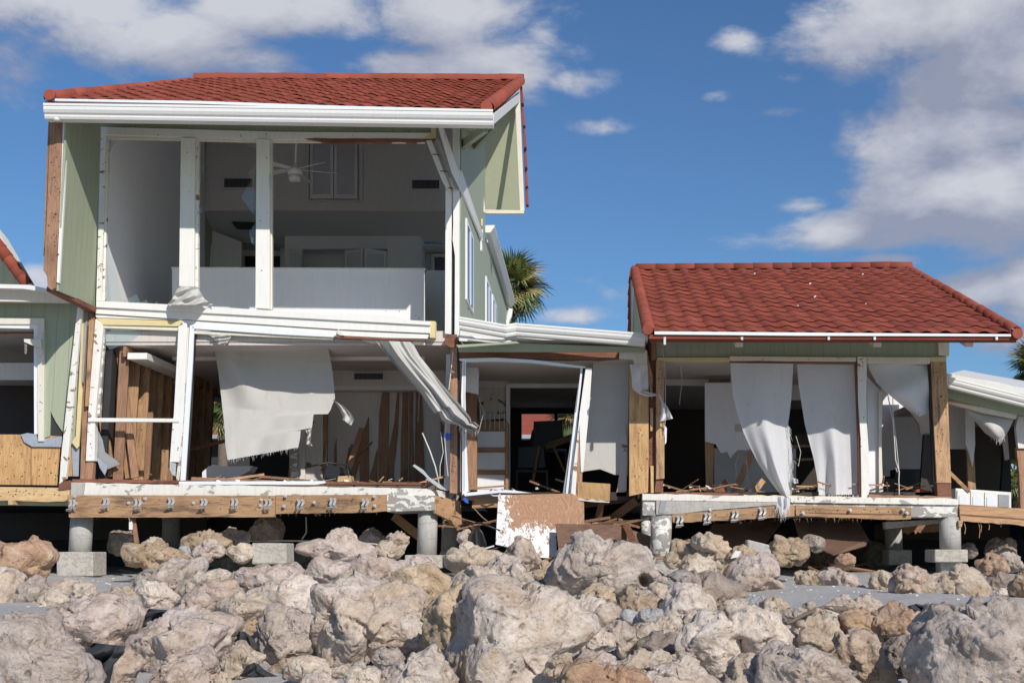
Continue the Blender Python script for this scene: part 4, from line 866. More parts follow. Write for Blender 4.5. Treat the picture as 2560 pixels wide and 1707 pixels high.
tube('loose_wire', [P(1655, 870, 19.9), P(1662, 910, 19.88), P(1664, 1000, 19.9), P(1662, 1080, 19.9)], .004, 'cable', RH, 5)
tube('loose_wire', [P(1620, 940, 19.9), P(1640, 947, 19.85), P(1664, 944, 19.88)], .003, 'black', RH, 5)
prism('torn_plaster_edge', jag((1661, 1060), (1662, 1110), 6, 2)+[(1666, 1105), (1667, 1070)], YF-.05, .03, 'wall', RH, 0)
prism('side_board', [(1590, 866), (1648, 862), (1648, 905), (1590, 910)], 20.35, .05, 'rot', RH)
prism('side_board', [(1602, 838), (1632, 838), (1640, 884), (1602, 884)], 20.42, .05, 'rot', RH)
# slab, ledger and piers
prism('floor_slab', [(1606, 1233)]+jag((1640, 1234), (2390, 1246), 30, 1.2)+[(2396, 1250), (2396, 1262), (1640, 1250), (1606, 1250)], 19.86, 7.0, 'white_chip', RH, .003)
prism('slab_face', [(1606, 1250), (2000, 1254), (2394, 1262), (2394, 1293), (2000, 1290), (1606, 1288)], 19.9, 1.0, 'peeled', RH, .006)
prism('slab_face', [(1640, 1251), (1960, 1256), (1940, 1262), (1760, 1276), (1700, 1284), (1640, 1286)], 19.86, .3, 'concrete', RH, .006)
prism('ledger_beam', [(1680, 1286)]+jag((1760, 1278), (1960, 1263), 10, 1)+[(1986, 1262), (1986, 1290)]+jag((1900, 1296), (1682, 1307), 14, 1.2), 19.70, .07, 'woodX', RH)
prism('ledger_beam', [(1988, 1262), (2278, 1268), (2278, 1297)]+jag((2230, 1299), (1990, 1288), 14, 1.2), 19.74, .07, 'woodX', RH)
prism('ledger_split', [(2000, 1280), (2278, 1285), (2278, 1287), (2060, 1284)], 19.735, .02, 'rot', RH, 0)
for u, v in [(1696, 1303), (1765, 1296), (1834, 1290), (1903, 1284)]: hanger(u, v, 0, True, 19.68, RH)
for u, v in [(1775, 1274), (1900, 1271), (2008, 1282), (2126, 1275), (2258, 1274), (2268, 1282)]: bolt(u, v, 19.68, RH)
bm = bmesh.new()
for k in range(60):
    u = random.uniform(1690, 2275); v = 1300-(u-1690)*.015; a = P(u, v, 19.74); b = a+Vector((random.uniform(-.03, .05), 0, -random.uniform(.01, .09))); s = Vector((.003, 0, 0)); bm.faces.new([bm.verts.new(p) for p in (a-s, a+s, b)])
o = bm_obj('splinters', bm, 'woodX', RH); o['kind'] = 'stuff'
prism('rotten_sill_plate', jag((1650, 1229), (1845, 1232), 16, 1)+[(1845, 1237), (1650, 1235)], 19.9, .2, 'rot', RH, .001)
prism('foam_sill_strip', jag((1860, 1237), (2160, 1242), 20, 1.5)+[(2160, 1246), (1860, 1242)], 19.88, .2, 'foam', RH, .001)
prism('rotten_sill_plate', jag((2172, 1236), (2380, 1241), 16, 1.5)+[(2380, 1249), (2172, 1243)], 19.9, .2, 'brownX', RH, .001)
prism('broken_tile_pile', [(2285, 1238), (2290, 1224), (2302, 1220), (2312, 1226), (2328, 1226), (2331, 1240)], 20.3, .3, 'tile', RH, .01)
prism('broken_tile_pile', [(2232, 1236), (2240, 1231), (2258, 1232), (2262, 1238)], 20.3, .2, 'tile', RH, .01)
pier(RH, 1654, 1288, 1650, 1410, 52, 19.35, 'peeled', 0); pier(RH, 1617, 1288, 1617, 1388, 30, 20.1, 'peeled', 1); pier(RH, 2374, 1292, 2376, 1375, 52, 20.05, 'concrete', 1); pier(RH, 2232, 1312, 2236, 1378, 42, 22.6, 'concrete', 0)
rect('footing_block', 1632, 1409, 1708, 1450, 19.0, .55, 'block', RH, .012); rect('footing_block', 2337, 1373, 2420, 1405, 19.75, .6, 'block', RH, .012); rect('footing_stub', 2352, 1405, 2392, 1432, 19.95, .3, 'concrete', RH); rect('footing_block', 2222, 1374, 2280, 1412, 21.6, .5, 'block', RH, .012)
prism('cross_beam', [(2212, 1304), (2385, 1296), (2380, 1304), (2215, 1322)], 20.6, .2, 'concrete', RH)
prism('torn_joist', [(2258, 1312), (2350, 1302), (2350, 1326)]+jag((2340, 1330), (2258, 1332), 18, 4), 21.5, .05, 'brownX', RH, 0)
prism('steel_shoe', [(1646, 1282), (1652, 1250), (1668, 1250), (1666, 1258), (1660, 1284)], 19.15, .12, 'grey_metal', RH)
# interior of the right house
box('room_ceiling', .9, 5.45, 20.2, 27, 2.86, 2.92, 'ceiling', RH); box('room_floor', .8, 5.45, 20.3, 27.1, .80, .88, 'darkwood_and_shade', RH)
box('room_rear_wall', .8, 5.6, 27, 27.1, .8, 2.9, 'darkwood_and_shade', RH); box('room_left_wall', .84, .9, 20.3, 27, .8, 2.9, 'wall_warm', RH)
prism('inner_wall', [(1662, 908), (1830, 908), (1830, 966), (1665, 962)], 22.2, .1, 'wall_warm', RH, 0)
prism('header_opening', [(1772, 930), (1826, 930), (1826, 955), (1772, 955)], 22.15, .03, 'brownX', RH, 0)
prism('hanging_wall_panel', [(1762, 957), (1860, 957), (1880, 1120), (1866, 1126), (1846, 1124), (1838, 1130), (1826, 1146), (1818, 1130), (1802, 1132), (1796, 1122), (1790, 1110), (1763, 1104)], 21.6, .05, 'wall', RH, 0)
prism('torn_stud', [(1763, 1104), (1785, 1098), (1783, 1236), (1766, 1236)], 21.7, .1, 'woodZ', RH, 0)
prism('rear_drywall', [(1786, 1120), (1990, 1120), (1990, 1240), (1786, 1240)], 23.8, .1, 'wall', RH, 0)
prism('inner_wall', [(1975, 905), (2010, 905), (2010, 1000), (1975, 1000)], 23.0, .1, 'wall_warm', RH, 0)
beam('fallen_stud', P(1834, 1238, 21), P(1880, 1130, 21.3), .10, .05, 'brownZ', RH); beam('fallen_stud', P(1884, 1232, 20.9), P(1908, 1200, 21), .09, .05, 'woodZ', RH)
prism('fallen_plank', [(1780, 1238), (1812, 1196), (1820, 1208), (1814, 1238)], 20.8, .04, 'rot', RH, 0)
tube('hanging_cord', [P(1866, 1145, 21), P(1870, 1200, 20.9), P(1874, 1224, 20.9)], .005, 'cable', RH, 5)
rect('cord_plug', 1871, 1222, 1881, 1234, 20.85, .03, 'cable', RH)
prism('wall_switch', [(1838, 1060), (1856, 1060), (1856, 1078), (1838, 1078)], 21.58, .03, 'ceiling', RH)
prism('shelf_board', [(1975, 1085), (2020, 1086), (2020, 1110), (1975, 1108)], 23.5, .1, 'darkwood_and_shade', RH, 0)
prism('timber_ledge', [(1978, 1112), (2036, 1110), (2036, 1116), (1978, 1119)], 22.3, .1, 'brownX', RH, 0); prism('timber_ledge', [(1985, 1146), (2036, 1144), (2036, 1150), (1985, 1152)], 22.0, .1, 'brownX', RH, 0)
prism('wall_slab_right', [(2167, 940), (2208, 985), (2204, 1080), (2206, 1236), (2172, 1240)], 20.5, .06, 'wall', RH, 0)
prism('wall_slab_edge', [(2196, 980), (2206, 975), (2203, 1090), (2208, 1236), (2198, 1236), (2197, 1080)], 20.42, .06, 'cream', RH, 0)
rect('far_inner_wall', 2205, 908, 2345, 950, 23.0, .1, 'wall_warm', RH, 0)
prism('far_inner_wall', [(2198, 930), (2345, 930), (2345, 1190), (2198, 1190)], 24.0, .1, 'wall', RH, 0)
prism('arch_panel', [(2270, 960), (2330, 960), (2330, 1080), (2302, 1086), (2298, 1060), (2284, 1040), (2270, 1020)], 22.0, .08, 'wall_warm', RH, 0)
prism('red_post', [(2310, 1086), (2336, 1086), (2330, 1236), (2300, 1236)], 21.8, .1, 'darkwood_and_shade', RH, 0)
rect('dark_cabinet', 2238, 1172, 2340, 1240, 22.5, .4, 'black', RH); rect('timber_shelf', 2208, 1196, 2238, 1236, 22.5, .2, 'darkwood_and_shade', RH)
tube('white_cord', [P(2219, 985, 20.25), P(2224, 1010, 20.25), P(2232, 1050, 20.2), P(2236, 1100, 20.2), P(2239, 1150, 20.2), P(2248, 1178, 20.2), P(2247, 1200, 20.2), P(2248, 1236, 20.2)], .009, 'cable', RH, 6)
tube('white_cord', [P(2232, 992, 20.25), P(2233, 1040, 20.2), P(2240, 1100, 20.22), P(2247, 1170, 20.2), P(2243, 1180, 20.2), P(2239, 1168, 20.2)], .006, 'cable', RH, 6)

# ================================================================== far right wing
FW = thing('white_roofed_wing', 'low open wing at right edge under a sagging smooth white roof', 'building', L(7, 21, -.4))
YW = 21.0
plate('white_roof', [P(2369, 934, 20.3), P(2900, 1035, 20.3), P(2900, 1010, 24), P(2480, 938, 24), P(2410, 925, 22)], .1, 'metal_white', FW)
prism('white_roof_edge', [(2368, 934), (2420, 943), (2490, 955), (2560, 970), (2900, 1040), (2900, 1060), (2560, 994), (2480, 972), (2410, 958), (2368, 950)], 20.4, .4, 'metal_white', FW)
gA, gB = P(2369, 968, 20.2), P(2900, 1100, 20.2)
extrude_profile('gutter', [(y*1.4, z*1.25) for y, z in GUT], gA, gB, 'metal_white', FW)
prism('green_fascia', [(2369, 968), (2560, 1014), (2900, 1095), (2900, 1120), (2560, 1038), (2369, 995)], 20.5, .1, 'green', FW)
prism('header_trim', [(2371, 1001), (2470, 1018), (2545, 1034), (2540, 1047), (2460, 1032), (2371, 1008)], 20.6, .1, 'cream', FW)
prism('header_wood', [(2371, 995), (2455, 1011), (2452, 1016), (2371, 1002)], 20.55, .08, 'woodX', FW)
prism('edge_wall', [(2545, 1040), (2900, 1060), (2900, 1120), (2546, 1120), (2540, 1070)], 20.8, .1, 'wall_warm', FW, 0)
prism('edge_post', [(2541, 1118), (2700, 1118), (2700, 1272), (2552, 1270), (2548, 1180)], 20.85, .1, 'brownZ', FW, 0)
box('wing_ceiling', 5.5, 11, 20.7, 26, 2.4, 2.5, 'ceiling', FW); box('wing_rear_wall', 5.5, 8.15, 26, 26.1, .2, 2.5, 'darkwood_and_shade', FW); box('wing_lintel', 8.1, 8.5, 25.9, 26.0, 1.75, 2.5, 'darkwood_and_shade', FW); box('wing_rear_wall', 8.42, 13, 26, 26.1, .2, 2.5, 'darkwood_and_shade', FW)
prism('inner_panel', [(2372, 1010), (2418, 1018), (2418, 1122), (2374, 1122)], 22.0, .1, 'wall_warm', FW, 0)
prism('inner_post', [(2413, 1015), (2436, 1020), (2438, 1110), (2432, 1168), (2422, 1130), (2414, 1110)], 21.6, .1, 'wall', FW, 0)
prism('inner_post_core', [(2418, 1120), (2436, 1140), (2440, 1222), (2420, 1222)], 21.65, .08, 'woodZ', FW, 0)
prism('hanging_strip', [(2508, 1040), (2518, 1078), (2524, 1148), (2514, 1150), (2506, 1090)], 21.2, .05, 'ceiling', FW, 0)
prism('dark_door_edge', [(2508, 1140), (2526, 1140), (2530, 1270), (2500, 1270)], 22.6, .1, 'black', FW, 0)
prism('rim_beam', [(2398, 1264), (2480, 1266), (2900, 1290), (2900, 1325)]+jag((2560, 1313), (2402, 1302), 10, 2), 19.9, .08, 'woodX', FW)
prism('rim_beam_split', [(2402, 1284), (2560, 1296), (2560, 1299), (2402, 1288)], 19.895, .02, 'rot', FW, 0)
prism('beam_stub', [(2396, 1300), (2408, 1302), (2404, 1318), (2397, 1316)], 19.85, .08, 'woodX', FW); prism('sill_strip', [(2400, 1260), (2520, 1268), (2518, 1271), (2400, 1264)], 19.95, .15, 'brownX', FW)
for u, h_ in [(2410, 30), (2450, 26), (2446, 40), (2470, 20), (2500, 12)]: tube('hanging_root', [P(u, 1304, 19.95), P(u+4, 1304+h_*.5, 19.95), P(u+2, 1304+h_, 19.95)], .006, 'woodX', FW, 5)
box('wing_floor', 5.55, 12, 20.2, 27, .5, .62, 'darkwood_and_shade', FW)
# ================================================================== loose things
# big off-white canvas hanging in the opening
Z5 = lambda l: [(400+a/3.016, 780+b/3.016) for a, b in l]
Z6 = lambda l: [(850+a/3.016, 780+b/3.016) for a, b in l]
def fold_big(s, q):
    k = min(1, q/.2); k = k*k*(3-2*k)
    return -.9*(1-k)+.06*math.sin(q*2.4+s*1.2)-.40*math.exp(-((s-.06-.30*q)/.13)**2)*min(1, .25+q*2)*max(0, 1-1.7*q)+.025*math.sin(s*9+q*4)*(.3+q)+.006*math.sin(s*23+q*11)-.12*q-.25*max(0, .12-s)
left = Z5([(365, 165), (405, 230), (425, 360), (440, 450), (452, 560), (462, 640), (470, 720), (480, 800), (488, 900), (492, 1000), (510, 1115)])
right = Z5([(1255, 200), (1275, 300), (1298, 430), (1308, 520), (1320, 650), (1293, 715), (1288, 735), (1265, 768), (1158, 770), (1145, 876), (1060, 888), (1056, 950), (1042, 1020)])
drape('canvas_sheet', left, right, 21.0, 'canvas', None, 60, 80, fold_big, ('large off-white canvas sheet hanging torn across the wide lower opening', 'sheet'), rag=.6)
def crumple(s, q): return .05*math.sin(9*s+3*q)+.03*math.sin(17*q+5*s)
drape('canvas_scrap', Z5([(1298, 655), (1350, 720), (1380, 790), (1375, 812), (1400, 825)]), Z5([(1322, 672), (1375, 700), (1430, 750), (1466, 810), (1440, 855)]), 20.15, 'canvas', None, 6, 16, crumple, ('narrow torn strip curling off the right edge of the hanging canvas', 'cloth scrap'), rag=1)
drape('canvas_scrap', Z5([(1095, 890), (1112, 920), (1103, 960), (1100, 1000)]), Z5([(1143, 880), (1138, 940), (1135, 975), (1150, 1010)]), 20.2, 'canvas', None, 6, 16, crumple, ('small frayed rag dangling below the stepped edge of the canvas sheet', 'cloth scrap'), rag=2)
drape('canvas_bunch', Z5([(380, 168), (400, 200), (440, 235)]), Z5([(545, 172), (520, 215), (495, 250)]), 19.98, 'canvas', None, 14, 14, crumple, ('bunched canvas corner nailed at the top left of the wide opening', 'cloth scrap'))
def fold_diag(s, q): return -.30*math.sin(s*math.pi)**2*(1-.4*q)+.09*math.sin(s*14+q*3)+.03*math.sin(s*31)-.25*q
drape('canvas_sheet', Z6([(270, 215), (340, 310), (440, 430), (520, 520), (600, 605), (650, 680), (710, 765), (740, 755), (770, 815), (820, 835), (880, 850), (940, 885), (1000, 897)]), Z6([(545, 225), (600, 330), (680, 430), (760, 530), (830, 610), (900, 690), (950, 750), (985, 800), (990, 830), (1015, 828), (1050, 860)]), 19.95, 'canvas', None, 46, 70, fold_diag, ('grey canvas sheet twisted diagonally down to the brown corner post', 'sheet'), rag=2)
def fold_wrap(s, q): return -.18-.12*math.sin(s*math.pi)*q+.06*math.sin(s*13+q*9)*(.3+q)+.04*math.sin(q*15+s*6)
drape('crumpled_cloth', [(448, 715), (440, 728), (432, 745), (418, 762)], [(490, 716), (500, 728), (512, 748), (534, 762)], 19.95, 'canvas', None, 30, 24, fold_wrap, ('crumpled grey cloth wrapped around the foot of an upper window post', 'cloth'))
# white curtains of the right house
Z8 = lambda l: [(1560+a/2.613, 820+b/2.613) for a, b in l]
def fold_c(s, q): return .06*math.sin(s*8+1)*(.2+q)+.05*math.sin(s*19+q*3)*q*q-.08*math.sin(s*math.pi)
drape('torn_curtain', Z8([(695, 228), (700, 330), (715, 450), (740, 560), (780, 680), (830, 790), (880, 890), (940, 980), (1000, 1060), (1060, 1130)]), Z8([(1105, 232), (1100, 340), (1092, 470), (1080, 570), (1072, 625), (1080, 690), (1095, 800), (1092, 950), (1098, 1060), (1090, 1120)]), 20.02, 'curtain', None, 50, 70, fold_c, ('white torn curtain narrowing to a frayed point over the white slab', 'curtain'), rag=1)
drape('curtain_tail', Z8([(995, 1095), (1005, 1150), (1012, 1200), (1022, 1225)]), Z8([(1085, 1110), (1085, 1160), (1070, 1190), (1050, 1215)]), 19.62, 'curtain', None, 22, 16, lambda s, q: .05*math.sin(s*14), ('shredded tip of the pointed curtain lying over the slab edge', 'cloth scrap'), rag=9)
drape('curtain_knot', Z8([(1095, 980), (1100, 1000), (1110, 1015)]), Z8([(1110, 975), (1138, 990), (1138, 1012)]), 19.95, 'curtain', None, 8, 8, crumple, ('small white knot of cloth beside the pointed curtain', 'cloth scrap'))
drape('torn_curtain', [(1993, 910), (1996, 960), (2004, 1010), (2012, 1060), (2022, 1100), (2034, 1145), (2042, 1190), (2048, 1238)], [(2139, 912), (2141, 1000), (2144, 1080), (2148, 1150), (2150, 1236)], 20.12, 'curtain', None, 60, 60, lambda s, q: .09*math.sin(s*8+.8)*(.12+q)+.06*math.sin(s*17+q*4)*q*q, ('broad white curtain with long folds left of the chipped white door post', 'curtain'), rag=1.5)
drape('curtain_swag', [(2169, 908), (2174, 925), (2190, 955), (2215, 980), (2245, 1005), (2270, 1025), (2295, 1040)], [(2318, 910), (2320, 935), (2322, 965), (2324, 995), (2324, 1030), (2315, 1034), (2298, 1041)], 20.1, 'curtain', None, 40, 40, lambda s, q: .13*math.sin(q*8+s*2.2)*(1-.5*s)-.15*math.sin(s*3), ('short white curtain bunched up in the corner beside the wooden post', 'curtain'))
drape('curtain_swag', [(2412, 1022), (2425, 1035), (2442, 1058), (2462, 1082), (2485, 1097), (2496, 1100)], [(2534, 1046), (2531, 1056), (2522, 1075), (2512, 1092), (2502, 1100), (2497, 1101)], 20.75, 'canvas', None, 34, 26, lambda s, q: -.2*math.sin(s*math.pi)*math.sin(q*math.pi), ('grey sagging cloth hanging under the white-roofed wing', 'curtain'), rag=1)
def zz(l): return [(1120+a/2.45, 760+b/2.45) for a, b in l]
drape('hanging_plastic', zz([(1112, 370), (1125, 450), (1130, 525), (1170, 550), (1220, 568), (1290, 560)]), zz([(1222, 372), (1225, 440), (1228, 520), (1190, 530), (1250, 545), (1300, 552)]), 19.8, 'curtain', None, 14, 20, crumple, ('torn white plastic wrap stapled over the upright plywood strip', 'plastic sheet'), rag=0)
drape('hanging_plastic', zz([(1285, 558), (1305, 600), (1308, 660), (1295, 720)]), zz([(1300, 555), (1320, 595), (1350, 640), (1378, 700)]), 19.75, 'curtain', None, 12, 18, crumple, ('dangling white plastic bag beside the wooden door post', 'plastic sheet'), rag=0)
# ceiling fan
fc = P(738, 432, 22.2)
FN = thing('ceiling_fan', 'white ceiling fan hanging in the upper room', 'ceiling fan', fc)
tube('rod', [fc+Vector((0, 0, .12)), fc+Vector((0, 0, 1.05))], .018, 'wall', FN, 10)
tube('canopy', [fc+Vector((0, 0, .05)), fc+Vector((0, 0, .16))], .07, 'wall', FN, 14, r2=.03)
tube('motor', [fc+Vector((0, 0, -.05)), fc+Vector((0, 0, .07))], .125, 'wall', FN, 24)
tube('light_bowl', [fc+Vector((0, 0, -.17)), fc+Vector((0, 0, -.14)), fc+Vector((0, 0, -.06))], .08, 'white', FN, 24, r2=.125)
for a in (12, 84, 156, 228, 320):
    r = math.radians(a); d = Vector((math.cos(r), math.sin(r), 0)); s = Vector((-d.y, d.x, 0))*.06; z = Vector((0, 0, .02+.02))
    plate('blade', [fc+d*.12-s*.6+z*1.2, fc+d*.72-s*1.2+z*.4, fc+d*.72+s*1.2+z*1.8, fc+d*.12+s*.6+z*1.8], .012, 'white', FN)
# blue junction box with cables
JB = rect('junction_box', 1108, 1082, 1126, 1099, 19.9, .06, 'blue', None, .004, ('blue electrical box hanging beside the brown corner post', 'electrical box'))
tube('cable', [P(1133, 880, 19.9), P(1126, 940, 19.88), P(1122, 975, 19.9)], .008, 'cable', None, 6, ('white cable hanging along the brown corner post above the twisted canvas', 'cable'))
tube('cable', [P(1113, 1062, 19.9), P(1112, 1100, 19.88), P(1116, 1150, 19.88), P(1120, 1190, 19.9)], .007, 'cable', None, 6, ('pale cable running straight down below the blue box', 'cable'))
tube('cable', [P(1102, 1080, 19.9), P(1108, 1130, 19.88), P(1100, 1165, 19.86), P(1100, 1195, 19.88)], .006, 'cable', None, 6, ('thin grey cable curling down left of the blue box', 'cable'))
tube('rod', [P(1056, 1082, 19.9), P(1074, 1125, 19.85), P(1088, 1165, 19.85), P(1098, 1210, 19.85)], .011, 'cable', None, 7, ('thin bent pale rod rising from the broken sill beside the corner post', 'rod'))
prism('bent_flashing', [(1031, 1164), (1036, 1160), (1058, 1174), (1072, 1192), (1100, 1210), (1118, 1226), (1100, 1222), (1078, 1206), (1060, 1186)], 19.75, .05, 'galv', None, .003, ('crumpled strip of pale flashing on the broken slab corner', 'flashing'))
# tag hanging under the ledger
TG = thing('hanging_tag', 'small white tag hanging on a string under the wooden ledger', 'tag', P(327, 1323, 19.7))
rect('tag_card', 322, 1304, 331, 1324, 19.7, .01, 'white', TG); tube('string', [P(322, 1293, 19.7), P(325, 1306, 19.7)], .003, 'cable', TG, 5)
beam('propped_stud', P(333, 1293, 19.9), P(347, 1390, 19.5), .06, .04, 'brownZ', None, tag=('slim brown stick leaning from the ledger down onto the rubble', 'stick'))
# plywood boards below the bay
plate('plywood_board', [P(1246, 1237, 19.55), P(1460, 1232, 19.9), P(1461, 1312, 19.75), P(1390, 1309, 19.6), P(1392, 1396, 19.3), P(1340, 1392, 19.2), P(1300, 1372, 19.1), P(1239, 1360, 19.2)], .02, 'ply_peeled', None, tag=('tilted plywood sheet with white paint flaking off below the middle bay', 'plywood sheet'))
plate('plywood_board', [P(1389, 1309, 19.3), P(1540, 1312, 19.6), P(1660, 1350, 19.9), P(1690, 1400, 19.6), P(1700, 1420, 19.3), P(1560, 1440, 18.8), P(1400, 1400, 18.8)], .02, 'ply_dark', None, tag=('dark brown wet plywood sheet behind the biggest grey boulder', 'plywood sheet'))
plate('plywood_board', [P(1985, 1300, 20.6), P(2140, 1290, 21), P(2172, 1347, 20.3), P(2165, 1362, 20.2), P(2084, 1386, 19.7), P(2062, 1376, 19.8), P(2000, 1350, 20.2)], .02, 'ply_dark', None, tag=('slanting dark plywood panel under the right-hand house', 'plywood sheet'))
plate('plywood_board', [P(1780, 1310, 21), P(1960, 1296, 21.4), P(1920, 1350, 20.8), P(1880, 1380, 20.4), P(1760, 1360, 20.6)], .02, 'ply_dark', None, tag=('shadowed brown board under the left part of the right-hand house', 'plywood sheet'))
beam('loose_plank', P(1565, 1312, 19.6), P(1582, 1350, 19.2), .10, .03, 'rot', None, tag=('short dark plank lying on the wet brown plywood', 'plank'))
beam('loose_plank', P(2372, 1180, 20.6), P(2422, 1229, 20.2), .06, .04, 'woodX', None, tag=('broken stick leaning on the white cabinet at right', 'stick'))
beam('loose_plank', P(900, 1250, 21), P(1080, 1280, 20.6), .09, .05, 'brownX', None, tag=('bowed orange-brown joist hanging in shadow under the two-storey house', 'joist'))
beam('loose_plank', P(985, 1290, 21.5), P(1055, 1345, 21), .14, .05, 'woodX', None, tag=('short timber leaning in the shadow left of the second concrete pier', 'plank'))
# boards on the lower room floor
for (a, b, w, m_, l_) in [((478, 1196, 20.3), (690, 1204, 20.5), .05, 'brownX', 'dark splintered board lying just behind the white door track'), ((560, 1200, 20.6), (660, 1186, 20.9), .04, 'woodX', 'short board tilted up on the floor below the canvas sheet'),
                          ((640, 1190, 20.9), (800, 1204, 20.5), .04, 'brownX', 'long thin board sloping down toward the peeling partition'), ((905, 1070, 22.6), (862, 1206, 22.0), .10, 'brownZ', 'brown plank leaning against the peeling striped wall'),
                          ((930, 1105, 22.8), (868, 1165, 22.2), .03, 'brownX', 'narrow splintered stick crossing the leaning brown plank'), ((470, 1125, 23.4), (570, 1100, 23.0), .06, 'brownX', 'slanting brace between the studs and the hanging canvas')]:
    beam('loose_plank', P(*a), P(*b), w, .04, m_, None, tag=(l_, 'plank'))
prism('fallen_drywall', [(505, 1180), (520, 1166), (535, 1160), (560, 1166), (630, 1164), (622, 1178), (600, 1190), (560, 1200), (505, 1204)], 22.0, .4, 'wall', None, tag=('pale fallen drywall heap on the floor behind the canvas sheet', 'drywall'))
prism('cardboard_box', [(845, 1190), (876, 1188), (878, 1208), (842, 1209)], 20.6, .3, 'pale'+'X', None, tag=('flattened tan box end at the right of the lower room floor', 'box'))
# toppled black chair in the lower room
CHR = thing('chair', 'toppled black chair by the peeling wall in the lower room', 'chair', P(830, 1205, 21.5))
prism('seat', [(818, 1160), (848, 1166), (852, 1180), (846, 1196), (806, 1196), (814, 1176)], 21.4, .35, 'black', CHR, .01)
tube('frame', [P(762, 1169, 21.3), P(800, 1160, 21.35), P(820, 1156, 21.4), P(870, 1162, 21.5), P(880, 1190, 21.6)], .014, 'black', CHR, 7)
tube('frame', [P(818, 1158, 21.7), P(812, 1205, 21.8)], .014, 'black', CHR, 7); tube('frame', [P(868, 1162, 21.5), P(874, 1206, 21.5)], .014, 'black', CHR, 7)
prism('backrest', [(852, 1172), (878, 1172), (880, 1194), (856, 1196)], 21.7, .04, 'black', CHR, .01)
# stacked furniture silhouette in the bay
def chair(u, v, w, h, Y, label, mat='darkwood_and_shade'):
    c = thing('chair', label, 'chair', P(u, v, Y)); s = Y/F
    q = lambda a, b, d=0: P(u+a*w, v-b*h, Y+d)
    plate('backrest', [q(-.42, .98), q(.36, 1.0), q(.42, .55), q(-.45, .55)], .03, mat, c)
    plate('seat', [q(-.5, .50, -.2), q(.5, .50, -.2), q(.5, .52, .25), q(-.5, .52, .25)], .04, mat, c)
    for a in (-.46, .46):
        for d in (-.18, .2): beam('leg', q(a, .5, d), q(a*1.08, 0, d), .04, .04, mat, c)
    return c
chair(1372, 1200, 90, 150, 24.5, 'dark chair standing in the black doorway of the middle bay', 'black')
chair(1330, 1235, 80, 120, 23.5, 'low dark chair in front inside the black doorway', 'black')
prism('upturned_table', [(1330, 1076), (1345, 1058), (1376, 1056), (1392, 1100), (1390, 1130), (1318, 1130)], 25.5, .3, 'black', None, tag=('black upturned table top silhouetted against the doorway window', 'table'))
beam('loose_plank', P(1362, 1118, 24.2), P(1432, 1092, 24.2), .12, .05, 'woodX', None, tag=('short timber lying on top of the dark furniture in the doorway', 'plank'))
beam('loose_plank', P(1348, 1115, 23.4), P(1332, 1205, 23.3), .05, .04, 'brownZ', None, tag=('thin leg-like stick standing in the doorway gloom', 'stick'))
beam('loose_plank', P(1382, 1112, 23.6), P(1412, 1180, 23.5), .04, .04, 'brownZ', None, tag=('slanting stick at the right of the dark furniture', 'stick'))
# black bucket seat and pipes beside the piers
BK = thing('plastic_tub', 'black plastic tub half on its side beside the flaking plywood', 'tub', P(1195, 1385, 19.4))
drape('tub_shell', [(1187, 1318), (1172, 1335), (1168, 1360), (1178, 1385)], [(1193, 1315), (1205, 1330), (1213, 1355), (1215, 1384)], 19.35, 'black', BK, 20, 20, lambda s, q: -.25*math.sin(s*math.pi))
tube('rim', [P(1193, 1316, 19.3), P(1205, 1332, 19.3), P(1213, 1358, 19.32), P(1216, 1386, 19.35)], .022, 'black', BK, 8)
tube('pipe', [P(1152, 1312, 19.5), P(1200, 1306, 19.4), P(1250, 1326, 19.3)], .014, 'black', None, 8, ('thin black pipe bent above the plastic tub', 'pipe'))
tube('pipe', [P(1166, 1385, 19.1), P(1235, 1364, 19.2)], .012, 'cable', None, 8, ('straight white conduit lying beneath the flaking plywood', 'pipe'))
tube('cable', [P(1175, 1384, 19.2), P(1200, 1387, 19.1), P(1225, 1375, 19.2), P(1262, 1362, 19.3)], .010, 'black', None, 6, ('dark tangled cable on rocks below the flaking plywood', 'cable'))
tube('cable', [P(1183, 1268, 19.7), P(1205, 1292, 19.7), P(1225, 1308, 19.6)], .008, 'brownX', None, 6, ('thin brown rod slanting beneath the bent door frame', 'rod'))
prism('blue_rag', [(1160, 1243), (1168, 1246), (1172, 1258), (1164, 1256), (1157, 1248)], 19.6, .03, 'blue', None, .002, ('scrap of bright blue tape at the foot of the bent door frame', 'tape scrap'))
for q, l_ in [(((600, 1352, 21.5), (700, 1351, 21.3), (790, 1352, 21), (860, 1348, 21)), 'pale grey conduit lying in the shadow behind the concrete block'), (((765, 1292, 21.5), (766, 1330, 21.5), (756, 1346, 21.3)), 'thin grey pipe hanging below the two-storey house'), (((900, 1356, 18.4), (940, 1360, 18.3), (965, 1364, 18.2)), 'short white conduit behind the perched rock')]:
    tube('pipe', [P(*a) for a in q], .012, 'cable', None, 7, (l_, 'pipe'))
